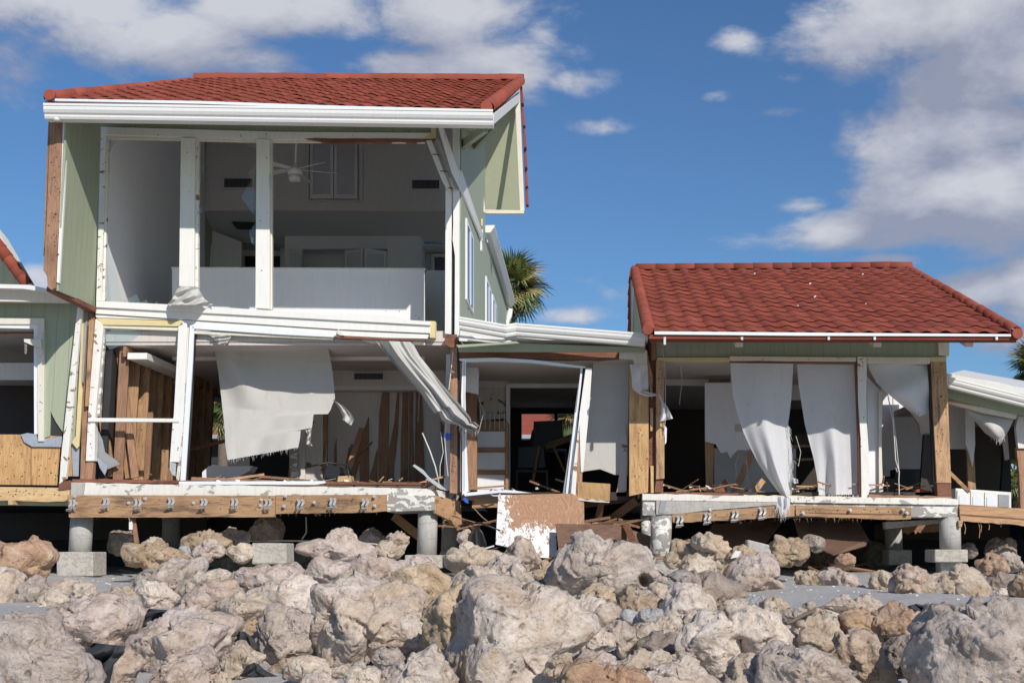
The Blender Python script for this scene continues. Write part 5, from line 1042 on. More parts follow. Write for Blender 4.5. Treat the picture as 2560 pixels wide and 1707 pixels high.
# white cabinet lying in the far wing
CAB = thing('cabinet', 'white wall cabinet with arched doors fallen in the far right wing', 'cabinet', P(2460, 1268, 20.9))
prism('carcass', [(2389, 1220), (2528, 1230), (2528, 1270), (2390, 1266)], 20.9, .35, 'white', CAB)
for u0, u1 in [(2393, 2424), (2427, 2459), (2462, 2494)]:
    v = lambda u: 1222+(u-2389)*.072
    d = prism('cabinet_door', [(u0, v(u0)+2), (u1, v(u1)+2), (u1, v(u1)+43), (u0, v(u0)+43)], 20.88, .02, 'white', CAB)
    um = (u0+u1)/2; prism('door_panel', [(u0+5, v(u0)+16), (u0+9, v(u0)+14), (um, v(um)+8), (u1-9, v(u1)+14), (u1-5, v(u1)+16), (u1-5, v(u1)+40), (u0+5, v(u0)+40)], 20.87, .012, 'vinyl', d, .002)
prism('open_compartment', [(2496, 1235), (2523, 1237), (2523, 1267), (2496, 1266)], 20.885, .01, 'grey_metal', CAB, 0)
# phone-like white scrap, driftwood, dark cloths
prism('metal_scrap', [(1826, 1396), (1838, 1376), (1853, 1377), (1846, 1392)], 16.0, .02, 'metal_white', None, .002, ('small white metal plate lying on tan rocks below the right-hand house', 'metal scrap'))
def solve_y(u, v, sink=0.0):
    lo, hi = 4.0, 26.0
    for _ in range(40):
        y = (lo+hi)/2
        if P(u, v, y).z-EYE < sand_z(y)-sink: hi = y
        else: lo = y
    return lo
ds = [(1966, 1558), (1985, 1550), (2010, 1536), (2040, 1524), (2060, 1519), (2090, 1521), (2130, 1523), (2170, 1527), (2200, 1524)]
tube('driftwood_stick', [P(u, v, 9.55+i*.05) for i, (u, v) in enumerate(ds)], .012, 'trunk', None, 7, ('long thin driftwood branch lying across the rocks at right', 'branch'), r2=.024)
tube('driftwood_twig', [P(2062, 1518, 9.6), P(2082, 1524, 9.55), P(2110, 1534, 9.5)], .008, 'trunk', None, 6, ('short twig beside the driftwood branch', 'branch'))
def rag(outl, Y, label, amp=.10, mat='geotextile'):
    us = [p[0] for p in outl]; vs = [p[1] for p in outl]; n = len(outl); h = n//2
    left = outl[:h]; right = outl[h:][::-1]
    drape('filter_cloth', left, right, Y, mat, None, 30, 24, lambda s, q: amp*(math.sin(s*10+q*5)*.6+math.sin(q*13+s*4)*.4+.5*math.sin(s*27+q*9)*.3)-amp*math.sin(s*math.pi)*1.5, (label, 'filter cloth'), rag=1.5)
rag([(372, 1521), (362, 1535), (357, 1560), (357, 1568), (362, 1570), (410, 1566), (430, 1552), (453, 1534), (448, 1528), (420, 1524)], 9.9, 'folded dark grey filter cloth draped between two pale boulders')
rag([(235, 1606), (204, 1634), (204, 1650), (225, 1668), (236, 1707), (270, 1720), (275, 1707), (285, 1660), (312, 1630), (310, 1614)], 7.7, 'larger black filter cloth bunched in the gap at lower left')
rag([(590, 1576), (584, 1600), (592, 1630), (612, 1652), (640, 1656), (650, 1620), (632, 1594), (612, 1578)], 9.35, 'narrow black cloth wedged beside the blocky pale boulder', .06)
rag([(618, 1663), (606, 1680), (596, 1690), (640, 1693), (694, 1690), (660, 1672), (648, 1660), (635, 1655)], 8.6, 'frayed black netting on sand at bottom centre left', .05)
rag([(2222, 1514), (2228, 1522), (2236, 1526), (2248, 1524), (2250, 1518), (2240, 1512)], 9.6, 'small tuft of black netting next to the driftwood branch', .04)
rag([(2270, 1514), (2262, 1522), (2285, 1530), (2318, 1532), (2342, 1524), (2330, 1516), (2300, 1510), (2290, 1508)], 9.5, 'larger tangle of black netting above the orange rock', .06)
# loose concrete block on the sand
rect('concrete_block', 629, 1357, 716, 1410, 17.2, .45, 'block', None, .014, ('square loose concrete block standing among rocks under the house', 'concrete block'))
prism('concrete_chunk', [(1868, 1348), (1925, 1362), (1930, 1392), (1868, 1376)], 19.3, .3, 'concrete', None, .02, ('broken concrete chunk in shadow below the right-hand house', 'concrete chunk'))

# ================================================================== background: red-roofed building and palms
BB = thing('background_house', 'distant red-roofed building seen through the broken rooms', 'house', L(-8, 44, -.3))
YB = 44
prism('wall', [(300, 1065), (1700, 1065), (1700, 1380), (300, 1380)], YB, 4, 'tarpaper_and_shade', BB)
bm = bmesh.new(); A, B = L(-20, YB-.7, 3.7), L(3.2, YB-.7, 3.7); slab_poly(bm, [A, B, B+Vector((0, 4, 2.2)), A+Vector((0, 4, 2.2))], Vector((0, 0, -.15))); bm_obj('roof', bm, 'tile', BB)
prism('fascia', [(300, 1086), (1500, 1086), (1500, 1096), (300, 1096)], YB-.8, .1, 'bluegrey', BB)
BC = thing('covered_walkway', 'blue-grey flat walkway roof seen between the bare studs', 'walkway', L(-10, 34, -.3))
prism('roof', [(430, 932), (760, 932), (760, 966), (430, 966)], 34, 1.5, 'bluegrey', BC); prism('beam', [(430, 968), (760, 968), (760, 982), (430, 982)], 34.2, .3, 'tarpaper_and_shade', BC)
for u in (445, 700): prism('post', [(u, 982), (u+10, 982), (u+10, 1380), (u, 1380)], 34.3, .12, 'bluegrey', BC)
def frond_mesh(R, seed):
    r = random.Random(seed); vs, fs = [], []
    n = 30; stem = R*.38
    vs += [(0, -.02, 0), (0, .02, 0), (stem, .012, .03), (stem, -.012, .03)]; fs.append((0, 1, 2, 3))
    for k in range(n):
        a = math.radians(-125+250*k/(n-1)); l = R*.62*(1-.35*abs(a)/2.2)*r.uniform(.85, 1.05); w = .032*R/1.6
        d = Vector((math.cos(a), math.sin(a), 0)); s = Vector((-d.y, d.x, 0)); b = Vector((stem-.02, 0, .03))
        m1 = b+d*l*.6+Vector((0, 0, -.04*R)); tip = b+d*l+Vector((0, 0, -l*r.uniform(.15, .45)))
        i = len(vs); vs += [tuple(b+s*.006), tuple(b-s*.006), tuple(m1-s*w), tuple(m1+s*w), tuple(tip)]
        fs += [(i, i+1, i+2, i+3), (i+3, i+2, i+4)]
    me = bpy.data.meshes.new('frond'); me.from_pydata(vs, [], fs); return me
def palm(u, v, Y, R, label, nfr=34, seed=1, base=-.3, top_only=False):
    c = P(u, v, Y); r = random.Random(seed)
    T = thing('palm_tree', label, 'palm tree', Vector((c.x, Y, EYE+base)), 'palm trees behind the houses')
    tube('trunk', [Vector((c.x+.1, Y, EYE+base)), Vector((c.x+.05, Y, EYE+(c.z-EYE)*.5)), c+Vector((0, 0, -.1))], .17, 'trunk', T, 12, r2=.14)
    mes = [frond_mesh(R, seed*10+k) for k in range(4)]
    for k in range(nfr):
        az = k*2.39996+r.uniform(-.2, .2); q = k/nfr; el = math.radians(78-145*q+r.uniform(-8, 8))
        d = Vector((math.cos(az)*math.cos(el), math.sin(az)*math.cos(el), math.sin(el))); side = Vector((-math.sin(az), math.cos(az), 0)); up = d.cross(side)
        if up.z < 0: up = -up; side = -side
        m = Matrix(((d.x, side.x, up.x, c.x), (d.y, side.y, up.y, Y), (d.z, side.z, up.z, c.z), (0, 0, 0, 1))) @ Matrix.Rotation(r.uniform(-.5, .5), 4, 'X')
        share('frond', mes[k % 4], 'leaf', T, m)
    tube('dead_skirt', [c+Vector((0, 0, -.9)), c+Vector((0, 0, -.5)), c], .16, 'trunk', T, 12, r2=.34)
palm(1278, 718, 42, 1.5, 'fan palm rising behind the side wall of the two-storey house', 44, 3)
palm(2600, 925, 36, 1.15, 'fan palm at right edge above the white roof', 40, 5)
palm(2534, 1180, 30, .9, 'low green palm glimpsed through the far right wing', 24, 8)
palm(560, 1010, 40, 1.3, 'palm with dry fronds seen between the bare studs and canvas', 30, 9)
palm(1425, 1050, 38, .9, 'palm glimpsed through the small window of the middle bay', 26, 11)

# ================================================================== boulders
def vhash(ix, iy, iz, seed):
    h = (ix*374761393+iy*668265263+iz*2147483647+seed*974634777) & 0xffffffff
    h = ((h ^ (h >> 13))*1274126177) & 0xffffffff; h = h ^ (h >> 16); return (h & 0xffff)/65535.0
def vnoise(p, seed):
    i = np.floor(p).astype(np.int64); f = p-i; u = f*f*(3-2*f); r = 0
    for dx in (0, 1):
        for dy in (0, 1):
            for dz in (0, 1):
                w = (u[:, 0] if dx else 1-u[:, 0])*(u[:, 1] if dy else 1-u[:, 1])*(u[:, 2] if dz else 1-u[:, 2])
                r = r+w*vhash(i[:, 0]+dx, i[:, 1]+dy, i[:, 2]+dz, seed)
    return r*2-1
ICO = {}
def ico(n):
    if n not in ICO:
        bm = bmesh.new(); bmesh.ops.create_icosphere(bm, subdivisions=n, radius=1); me = bpy.data.meshes.new('t'); bm.to_mesh(me); bm.free()
        v = np.zeros(len(me.vertices)*3); me.vertices.foreach_get('co', v); f = np.zeros(len(me.polygons)*3, dtype=np.int32); me.polygons.foreach_get('vertices', f)
        ICO[n] = (v.reshape(-1, 3), f.copy()); bpy.data.meshes.remove(me)
    return ICO[n]
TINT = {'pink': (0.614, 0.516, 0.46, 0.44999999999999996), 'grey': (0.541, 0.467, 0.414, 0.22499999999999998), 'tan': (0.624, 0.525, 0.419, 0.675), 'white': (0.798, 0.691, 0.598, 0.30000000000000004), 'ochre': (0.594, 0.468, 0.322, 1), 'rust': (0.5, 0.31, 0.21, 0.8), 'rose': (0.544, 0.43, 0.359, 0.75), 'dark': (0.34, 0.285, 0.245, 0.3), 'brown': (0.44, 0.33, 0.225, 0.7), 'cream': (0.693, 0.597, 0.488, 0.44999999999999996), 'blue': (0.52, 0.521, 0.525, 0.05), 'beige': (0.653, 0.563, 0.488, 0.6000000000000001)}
NROCK = 0
def boulder(outl, tint, label, Y=None, rough=1.0, depth=1.0, holes=(), group=None, detail=None):
    global NROCK; NROCK += 1; seed = NROCK*17+3; rng = np.random.RandomState(seed)
    us = [p[0] for p in outl]; vs = [p[1] for p in outl]; cu, cv = (min(us)+max(us))/2, (min(vs)+max(vs))/2; vb = max(vs)
    outl = [(cu+(a-cu)*1.05, cv+(b-cv)*1.05) for a, b in outl]
    if Y is None: Y = solve_y(cu, vb, .03)
    wpx, hpx = max(us)-min(us), max(vs)-min(vs); size = max(wpx, hpx)
    n = detail or (6 if size > 190 else 5 if size > 60 else 4)
    s = Y/F; c = P(cu, cv, Y)
    ang = np.array([math.atan2(-(v-cv), (u-cu)) for u, v in outl]); rad = np.array([math.hypot(u-cu, v-cv)*s for u, v in outl])
    o_ = np.argsort(ang); ang, rad = ang[o_], rad[o_]
    ang = np.concatenate([ang-2*math.pi, ang, ang+2*math.pi]); rad = np.concatenate([rad, rad, rad])
    V, Fc = ico(n); p = V.copy()
    # facets: flatten against a few random planes facing the viewer and the sides
    K = rng.randint(11, 17); acc_ = np.zeros(len(V)); mm = 22 if rough <= 1 else 34
    for k in range(K):
        nn = rng.normal(size=3); nn[1] = -abs(nn[1])*.9 if k < K-3 else abs(nn[1]); nn /= np.linalg.norm(nn); h = rng.uniform(.62, 1.0)
        acc_ += np.clip(V @ nn/h, 0, None)**mm
    rr_ = np.minimum(1.05, (acc_+.35)**(-1/mm)); p = V*rr_[:, None]
    th = np.arctan2(p[:, 2], p[:, 0]); R = np.interp(th, ang, rad)
    nb = 48; bi = ((th+math.pi)/(2*math.pi)*nb).astype(int) % nb; mx = np.zeros(nb); np.maximum.at(mx, bi, np.hypot(p[:, 0], p[:, 2]))
    mx = np.maximum(mx, .4); xc = (np.arange(nb)+.5)/nb*2*math.pi-math.pi
    R = R/np.interp(th, np.concatenate([xc-2*math.pi, xc, xc+2*math.pi]), np.tile(mx, 3))
    Ry = .5*math.sqrt(wpx*hpx)*s*1.0*depth*rng.uniform(.85, 1.15)
    q = np.stack([p[:, 0]*R, p[:, 1]*Ry, p[:, 2]*R], 1)
    ms = math.sqrt(wpx*hpx)*s/2; nrm = p/np.linalg.norm(p, axis=1, keepdims=True)
    # noise in world size: lumps, cracks, pits
    base = q/ms*1.0+rng.uniform(-50, 50, 3); wsc = q*1.0+rng.uniform(-50, 50, 3)
    d = .07*vnoise(base*1.1, seed)+.13*(.30-np.abs(vnoise(base*1.5, seed+1)))+.05*vnoise(base*3.4, seed+31)
    d *= ms*.9*rough
    ns = 34 if n >= 5 else 16; sd = p[rng.randint(0, len(p), ns)]*1.0; best = np.full(len(p), 9e9); idx = np.zeros(len(p), dtype=int)
    wob = np.stack([vnoise(base*3.1, seed+21), vnoise(base*3.1, seed+22), vnoise(base*3.1, seed+23)], 1)*.10
    pw = p+wob
    for k in range(ns):
        dk = ((pw-sd[k])**2).sum(1); m_ = dk < best; best[m_] = dk[m_]; idx[m_] = k
    grad = rng.normal(size=(ns, 3))*.28; lift = rng.uniform(-.05, .05, ns)
    d += ms*rough*.8*np.clip(lift[idx]+((p-sd[idx])*grad[idx]).sum(1), -.14, .14)
    r1 = np.abs(vnoise(wsc*5.5+.6*np.stack([vnoise(wsc*3, seed+7)]*3, 1), seed+2)); d += -.030*rough*np.clip(.12-r1, 0, 1)/.12*min(1, ms*3)*np.clip(vnoise(wsc*1.7, seed+8)*2.5+.3, 0, 1)
    d += rough*(.016*vnoise(wsc*8, seed+3)+.010*vnoise(wsc*19, seed+4)+.008*vnoise(wsc*38, seed+5))*(.55+.9*np.clip(vnoise(wsc*2.1, seed+12)+.4, 0, 1))*min(1, ms*4)
    if n >= 5: pit = vnoise(wsc*16, seed+9); d -= .035*np.clip(pit-.42, 0, 1)*rough; d += .006*vnoise(wsc*75, seed+6)
    q = q+nrm*d[:, None]
    for (hu, hv, hr, hd) in holes:
        hx, hz = (hu-cu)*s, -(hv-cv)*s; dd = np.hypot(q[:, 0]-hx, q[:, 2]-hz)/(hr*s); front = q[:, 1] < 0
        q[:, 1] += np.where(front, hd*np.clip(1.15-dd, 0, 1)**.6*np.where(dd < 1.15, 1, 0), 0)
    zmin = q[:, 2].min()
    me = bpy.data.meshes.new('boulder'); me.vertices.add(len(q)); me.vertices.foreach_set('co', (q-np.array([0, 0, zmin])).ravel())
    nf = len(Fc)//3; me.loops.add(len(Fc)); me.loops.foreach_set('vertex_index', Fc); me.polygons.add(nf)
    me.polygons.foreach_set('loop_start', np.arange(0, nf*3, 3, dtype=np.int32)); me.polygons.foreach_set('loop_total', np.full(nf, 3, dtype=np.int32))
    me.polygons.foreach_set('use_smooth', np.ones(nf, dtype=bool)); me.update(calc_edges=True)
    o = link('boulder', me, M['rock'], None, (c.x, c.y, c.z+zmin)); t = TINT[tint]; j = rng.uniform(.93, 1.07); o.color = (t[0]*j, t[1]*j, t[2]*j, t[3])
    set_tag(o, label, 'boulder' if size > 45 else 'rock', group); return o
def ZA(l): return [(a/3.093, 1200+b/3.093) for a, b in l]
def ZB(l): return [(600+a/3.093, 1200+b/3.093) for a, b in l]
def ZC(l): return [(1200+a/3.093, 1200+b/3.093) for a, b in l]
def ZD(l): return [(1860+a/3.093, 1200+b/3.093) for a, b in l]
R = [
(ZA([(-120,520),(0,485),(100,480),(210,492),(320,510),(375,560),(395,620),(355,680),(330,750),(200,790),(0,780),(-120,740)]), 'rust', 'rusty reddish boulder at left edge beside the first footing block', 17.2),
(ZA([(-150,760),(0,710),(120,715),(180,790),(150,900),(120,1050),(0,1090),(-150,1080)]), 'beige', 'pale boulder with ochre hollow cut off by the left edge', 13.3),
(ZA([(150,790),(200,745),(260,740),(340,800),(395,870),(385,930),(330,1000),(220,1040),(120,1050),(100,940)]), 'grey', 'mauve-grey rounded boulder just right of the ochre-hollowed one', 13.2),
(ZA([(230,1030),(300,930),(400,840),(480,850),(560,920),(480,1000),(350,1060)]), 'cream', 'cream wedge rock behind the big pink boulder at left', 13.0),
(ZA([(395,820),(470,780),(560,775),(650,810),(720,880),(680,930),(500,930),(420,880)]), 'rose', 'brown speckled dome rock below the first footing block', 14.2),
(ZA([(330,1130),(380,1030),(480,960),(640,920),(740,890),(900,905),(1020,950),(1080,1040),(1085,1150),(1000,1210),(900,1290),(780,1310),(620,1340),(480,1280),(350,1220)]), 'pink', 'large smooth pinkish boulder with dark slit, left of the filter cloth', None),
(ZA([(720,940),(760,900),(830,860),(900,825),(990,880),(1060,900),(1110,960),(1120,1040),(1000,1060),(850,1000)]), 'tan', 'peaked tan rock behind the large pink boulder', 11.6),
(ZA([(-200,1110),(0,1100),(150,1090),(280,1075),(360,1150),(450,1250),(600,1340),(690,1430),(725,1500),(740,1640),(500,1800),(-200,1800)]), 'grey', 'huge greenish-grey boulder filling the lower left corner', 7.4),
(ZA([(1015,800),(1060,770),(1250,690),(1400,640),(1540,595),(1568,680),(1500,760),(1380,830),(1280,870),(1100,870),(1020,850)]), 'grey', 'long mauve slab slanting up to a point on the sand', None),
(ZA([(1010,870),(1080,800),(1180,785),(1250,810),(1310,850),(1370,910),(1320,970),(1150,980),(1040,940)]), 'white', 'white crusty rock below the slanting mauve slab', 12.8),
(ZA([(1350,880),(1400,800),(1480,760),(1600,700),(1700,690),(1790,730),(1770,800),(1700,850),(1560,860),(1450,920),(1380,930)]), 'cream', 'cream blocky rock right of the slanting mauve slab', 13.1),
(ZA([(1370,940),(1480,860),(1560,790),(1680,790),(1800,830),(1890,890),(1800,950),(1640,990),(1450,960)]), 'rose', 'mottled reddish rock in front of the cream blocky rock', 12.4),
(ZA([(1780,790),(1800,715),(1950,685),(2100,680),(2300,690),(2360,740),(2250,800),(2100,830),(1980,850),(1900,885),(1820,870)]), 'pink', 'flat-topped grainy boulder with black shadowed face below the loose block', 12.9),
(ZA([(1370,980),(1480,910),(1620,900),(1660,960),(1600,1030),(1450,1070),(1330,1040)]), 'pink', 'grainy pink rock behind the folded grey cloth', 11.6),
(ZA([(1000,1240),(1100,1150),(1250,1100),(1430,1030),(1600,1010),(1750,1050),(1840,1100),(1800,1200),(1750,1280),(1700,1400),(1620,1500),(1500,1600),(1250,1600),(1100,1520),(1060,1400),(990,1320)]), 'pink', 'broad pink boulder right of the black cloth bundle', 9.3),
(ZA([(1150,1568),(1280,1460),(1400,1350),(1560,1330),(1650,1420),(1660,1540),(1500,1700),(1150,1720),(1060,1640)]), 'pink', 'smooth pale lobe at the bottom edge below the broad pink boulder', 8.5),
(ZA([(830,1500),(880,1380),(950,1310),(1050,1340),(1080,1420),(1020,1510),(960,1620),(860,1620)]), 'rose', 'small ridged brown rock beside the black cloth bundle', 8.3),
(ZA([(1650,980),(1750,920),(1900,910),(2050,930),(2120,1000),(1950,1060),(1800,1070),(1700,1030)]), 'cream', 'creamy textured rock above the blocky pale boulder', 11.4),
(ZA([(1900,925),(1990,840),(2165,790),(2400,800),(2480,850),(2440,970),(2300,1030),(2150,1020),(2000,980)]), 'white', 'vertically grooved pale boulder in the middle left', 11.9),
(ZA([(1830,1180),(1880,1110),(1960,1080),(2020,1110),(2010,1200),(1960,1300),(1880,1290)]), 'ochre', 'yellowish rock tucked behind the blocky pale boulder', 9.9),
(ZA([(1700,1420),(1780,1300),(1850,1260),(1930,1330),(2020,1350),(1980,1450),(1850,1530),(1740,1500)]), 'tan', 'tan rock beside frayed black netting at bottom left', 9.0),
(ZA([(1640,1560),(1700,1480),(1770,1550),(1750,1660),(1650,1680)]), 'tan', 'little tan rock cut by the bottom edge near the netting', 8.4),
(ZA([(945,560),(990,500),(1090,510),(1180,500),(1280,530),(1400,560),(1470,600),(1430,650),(1300,668),(1100,668),(980,660)]), 'brown', 'long brown wedge rock with the leaning stick on it', 17.6),
(ZA([(1085,505),(1130,470),(1190,445),(1250,480),(1295,540),(1180,545)]), 'tan', 'pointed tan rock behind the brown wedge rock', 18.4),
(ZA([(1380,550),(1430,510),(1470,545),(1465,590),(1400,580)]), 'blue', 'small bluish-grey rock right of the brown wedge rock', 18.0),
(ZA([(1480,580),(1540,500),(1640,465),(1700,500),(1730,560),(1650,600),(1540,610)]), 'pink', 'rounded pinkish rock left of the loose concrete block', 17.3),
(ZA([(1470,630),(1530,560),(1620,570),(1750,600),(1770,665),(1600,690),(1500,670)]), 'cream', 'orange-cream rock at the edge of the house shade', None),
(ZA([(1740,550),(1830,510),(1910,485),(1945,530),(1945,600),(1880,640),(1790,610)]), 'cream', 'pale split rock touching the left of the loose concrete block', 17.2),
(ZA([(1390,510),(1440,430),(1560,420),(1700,440),(1795,480),(1770,560),(1650,540),(1480,550)]), 'brown', 'dark brown rock in shade behind the rounded pinkish rock', 19.3),
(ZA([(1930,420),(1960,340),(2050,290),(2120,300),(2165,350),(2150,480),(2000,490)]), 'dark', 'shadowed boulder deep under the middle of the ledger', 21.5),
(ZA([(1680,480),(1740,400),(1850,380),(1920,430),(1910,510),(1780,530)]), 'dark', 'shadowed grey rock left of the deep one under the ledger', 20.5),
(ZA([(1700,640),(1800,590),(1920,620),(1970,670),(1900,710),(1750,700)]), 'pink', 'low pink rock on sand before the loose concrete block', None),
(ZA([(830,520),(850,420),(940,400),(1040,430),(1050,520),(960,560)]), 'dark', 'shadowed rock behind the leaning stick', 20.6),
# B
(ZB([(590,950),(600,880),(720,780),(850,740),(950,760),(1080,810),(1250,850),(1350,900),(1400,1000),(1440,1060),(1470,1200),(1430,1290),(1300,1360),(1200,1340),(1060,1350),(950,1370),(870,1430),(760,1390),(650,1330),(600,1220),(590,1050)]), 'beige', 'very large rough beige boulder in the centre left foreground', None),
(ZB([(120,1190),(150,1080),(230,1010),(380,1000),(500,1060),(580,1090),(590,1200),(540,1330),(400,1385),(230,1430),(150,1380),(110,1290)]), 'grey', 'blocky smooth boulder left of the very large beige one', None),
(ZB([(535,700),(560,640),(600,600),(700,640),(830,660),(840,730),(800,800),(700,840),(600,815),(540,770)]), 'pink', 'pinkish rock with rusty left face above the large beige boulder', 12.6),
(ZB([(430,540),(540,480),(650,450),(760,395),(860,410),(910,470),(1010,520),(1030,590),(960,650),(850,660),(720,620),(560,580)]), 'pink', 'broad mound-shaped boulder right of the loose concrete block', 16.2),
(ZB([(385,560),(480,530),(600,550),(720,580),(710,640),(560,655),(400,640)]), 'white', 'whitish flat rock between loose block and mound-shaped boulder', None),
(ZB([(1120,480),(1140,430),(1200,408),(1290,430),(1310,480),(1230,530),(1150,520)]), 'rose', 'rounded rock perched on top near the second pier', 17.3),
(ZB([(1015,530),(1060,505),(1200,520),(1280,500),(1260,555),(1180,605),(1110,620),(1060,590)]), 'tan', 'tapered rock right under the perched one', 17.1),
(ZB([(1180,790),(1230,700),(1350,680),(1480,665),(1560,720),(1620,790),(1610,880),(1540,910),(1400,890),(1320,870),(1240,840)]), 'ochre', 'yellow-brown cavernous rock above the central giant boulder', 11.4),
(ZB([(1340,920),(1450,880),(1560,870),(1650,880),(1600,950),(1500,1000),(1400,1010)]), 'ochre', 'light ochre rock tucked against the central giant boulder', 10.6),
(ZB([(820,680),(900,610),(1050,610),(1200,630),(1250,690),(1150,780),(1000,800),(850,770)]), 'pink', 'low pinkish rock in front of the mound-shaped boulder', 13.3),
(ZB([(1180,680),(1300,630),(1500,640),(1530,700),(1400,740),(1250,740)]), 'pink', 'flattish rosy rock in front of the middle footing block', 13.8),
(ZB([(1600,600),(1650,540),(1750,560),(1880,555),(2010,570),(2010,650),(1900,700),(1750,700),(1620,670)]), 'tan', 'tan lumpy rock right of the middle footing block', 15.4),
(ZB([(1600,820),(1700,720),(1850,690),(2000,730),(2100,790),(2060,850),(1900,880),(1750,890),(1620,880)]), 'cream', 'pale ochre rock peeking over the central giant boulder', 12.0),
(ZB([(1400,1150),(1430,1060),(1520,940),(1600,880),(1720,840),(1830,850),(1900,950),(1850,1100),(1790,1200),(1650,1330),(1560,1320),(1480,1290),(1420,1250)]), 'ochre', 'brown-streaked left shoulder stone of the central giant boulder', 8.75),
(ZC([(-180,980),(-80,850),(50,815),(160,820),(240,810),(330,850),(480,880),(600,920),(700,950),(770,1000),(840,1060),(850,1180),(800,1220),(700,1340),(620,1430),(530,1500),(520,1640),(300,1760),(-100,1760),(-230,1640),(-260,1420),(-200,1200)]), 'beige', 'giant beige boulder in the bottom centre, biggest in the foreground', 8.4),
(ZC([(520,1450),(600,1370),(700,1340),(720,1400),(640,1500),(570,1540),(520,1510)]), 'tan', 'small brown lump against the right foot of the giant centre boulder', 8.0),
(ZB([(1060,1640),(1120,1520),(1300,1430),(1400,1340),(1470,1300),(1540,1400),(1600,1500),(1640,1640),(1400,1700)]), 'beige', 'pointed beige boulder at the bottom, left of the giant centre one', 8.1),
(ZB([(1030,1390),(1060,1320),(1150,1310),(1250,1340),(1255,1430),(1190,1460),(1080,1440)]), 'grey', 'small greyish rock under the very large beige boulder', 8.7),
(ZB([(340,1490),(400,1410),(500,1380),(620,1390),(690,1450),(690,1520),(600,1550),(450,1550),(350,1530)]), 'cream', 'shelly low rock on the sand at bottom left centre', 8.6),
(ZB([(820,1520),(870,1430),(920,1420),(970,1460),(1060,1480),(1090,1580),(1050,1660),(860,1660)]), 'cream', 'stubby cream rock at the bottom edge below the large beige boulder', 8.0),
(ZB([(460,1590),(560,1490),(660,1500),(740,1590),(700,1660),(480,1660)]), 'beige', 'half-cut pale rock at the bottom edge on sand', 7.9),
(ZB([(700,1480),(760,1450),(830,1460),(850,1500),(780,1520)]), 'tan', 'tiny tan rock on sand left of the stubby cream rock', 8.6),
(ZB([(1890,690),(1960,610),(2080,590),(2170,620),(2140,700),(2050,750),(1960,730)]), 'grey', 'grey cratered rock left of the biggest upper boulder', 14.1),
# C
(ZC([(530,690),(590,570),(690,490),(820,440),(870,435),(960,475),(1000,455),(1060,440),(1180,490),(1270,540),(1300,600),(1330,680),(1365,780),(1310,850),(1200,900),(1080,905),(950,885),(800,930),(700,910),(600,840),(550,780)]), 'grey', 'biggest upper boulder, grey with ochre patches and two round holes', 13.4),
(ZC([(210,580),(260,490),(320,450),(390,490),(420,560),(480,620),(400,690),(300,670),(220,620)]), 'rose', 'pointed brown-grey rock leaning on the flaking plywood', 16.2),
(ZC([(50,690),(120,610),(250,590),(420,620),(480,680),(430,760),(300,790),(180,760),(80,730)]), 'grey', 'pitted grey rock under the pointed one', None),
(ZC([(235,660),(265,630),(310,650),(350,710),(410,760),(390,800),(270,815),(245,740)]), 'cream', 'pale yellow wedge-shaped rock with smooth face', 13.2),
(ZC([(365,835),(400,790),(460,800),(515,860),(450,890),(380,875)]), 'blue', 'small silvery rock at the shadow left of the biggest upper boulder', 11.8),
(ZC([(280,810),(320,790),(370,800),(370,850),(310,860)]), 'tan', 'small tan stone beside the silvery rock', 12.0),
(ZC([(790,890),(850,820),(950,810),(1030,860),(1060,930),(1000,970),(880,940)]), 'ochre', 'ochre rock under the biggest upper boulder', 12.0),
(ZC([(400,740),(450,680),(540,640),(580,600),(570,700),(550,790),(430,780)]), 'ochre', 'craggy brown rock touching the left of the biggest upper boulder', 14.2),
(ZC([(710,950),(760,920),(900,915),(970,950),(960,1010),(860,1060),(780,1020)]), 'white', 'flat white rock right behind the giant centre boulder', 11.0),
(ZC([(850,1060),(900,990),(980,960),(1080,990),(1095,1060),(1010,1110),(880,1150)]), 'beige', 'beige rounded rock right of the giant centre boulder', 10.6),
(ZC([(1060,970),(1110,880),(1170,815),(1250,850),(1350,890),(1430,950),(1400,1020),(1250,1050),(1100,1050)]), 'brown', 'silvery-brown conical rock below the two-holed boulder', 11.2),
(ZC([(1430,970),(1490,860),(1600,815),(1700,830),(1760,900),(1820,1000),(1750,1060),(1650,1110),(1560,1130),(1450,1060)]), 'white', 'whitish-grey lumpy rock right of the conical rock', 11.0),
(ZC([(1320,810),(1400,790),(1460,840),(1440,940),(1340,900)]), 'tan', 'yellowish crumbly rock between the two-holed boulder and lumpy white rock', 12.2),
(ZC([(1370,780),(1480,750),(1700,760),(1900,780),(2050,820),(2060,900),(1950,960),(1850,1000),(1750,920),(1600,840),(1450,830)]), 'dark', 'wide dark grey-brown rock below the broken pier', 12.6),
(ZC([(1815,710),(1870,640),(1960,620),(1995,660),(1975,750),(1880,775),(1820,760)]), 'tan', 'tan rock with dark cave left of the pale sand strip', None),
(ZC([(1540,660),(1600,590),(1700,580),(1780,620),(1818,690),(1812,770),(1700,775),(1580,760)]), 'cream', 'yellowish pale rock right of the broken pier footing', 15.6),
(ZC([(1430,620),(1490,560),(1530,600),(1560,660),(1500,680)]), 'tan', 'little rock behind the broken pier footing', 17.5),
(ZC([(1480,560),(1500,480),(1600,465),(1700,490),(1760,550),(1750,630),(1650,620),(1540,640)]), 'brown', 'rock half in shadow right behind the broken pier', 18.2),
(ZC([(1640,480),(1700,425),(1790,430),(1840,480),(1900,500),(1950,560),(1920,620),(1860,680),(1780,640),(1740,560)]), 'tan', 'shaded tan rock beneath the right house ledger', 17.8),
(ZC([(1890,620),(1950,560),(2060,525),(2140,570),(2140,620),(1980,640)]), 'ochre', 'tan rock supporting the small white metal plate', 16.2),
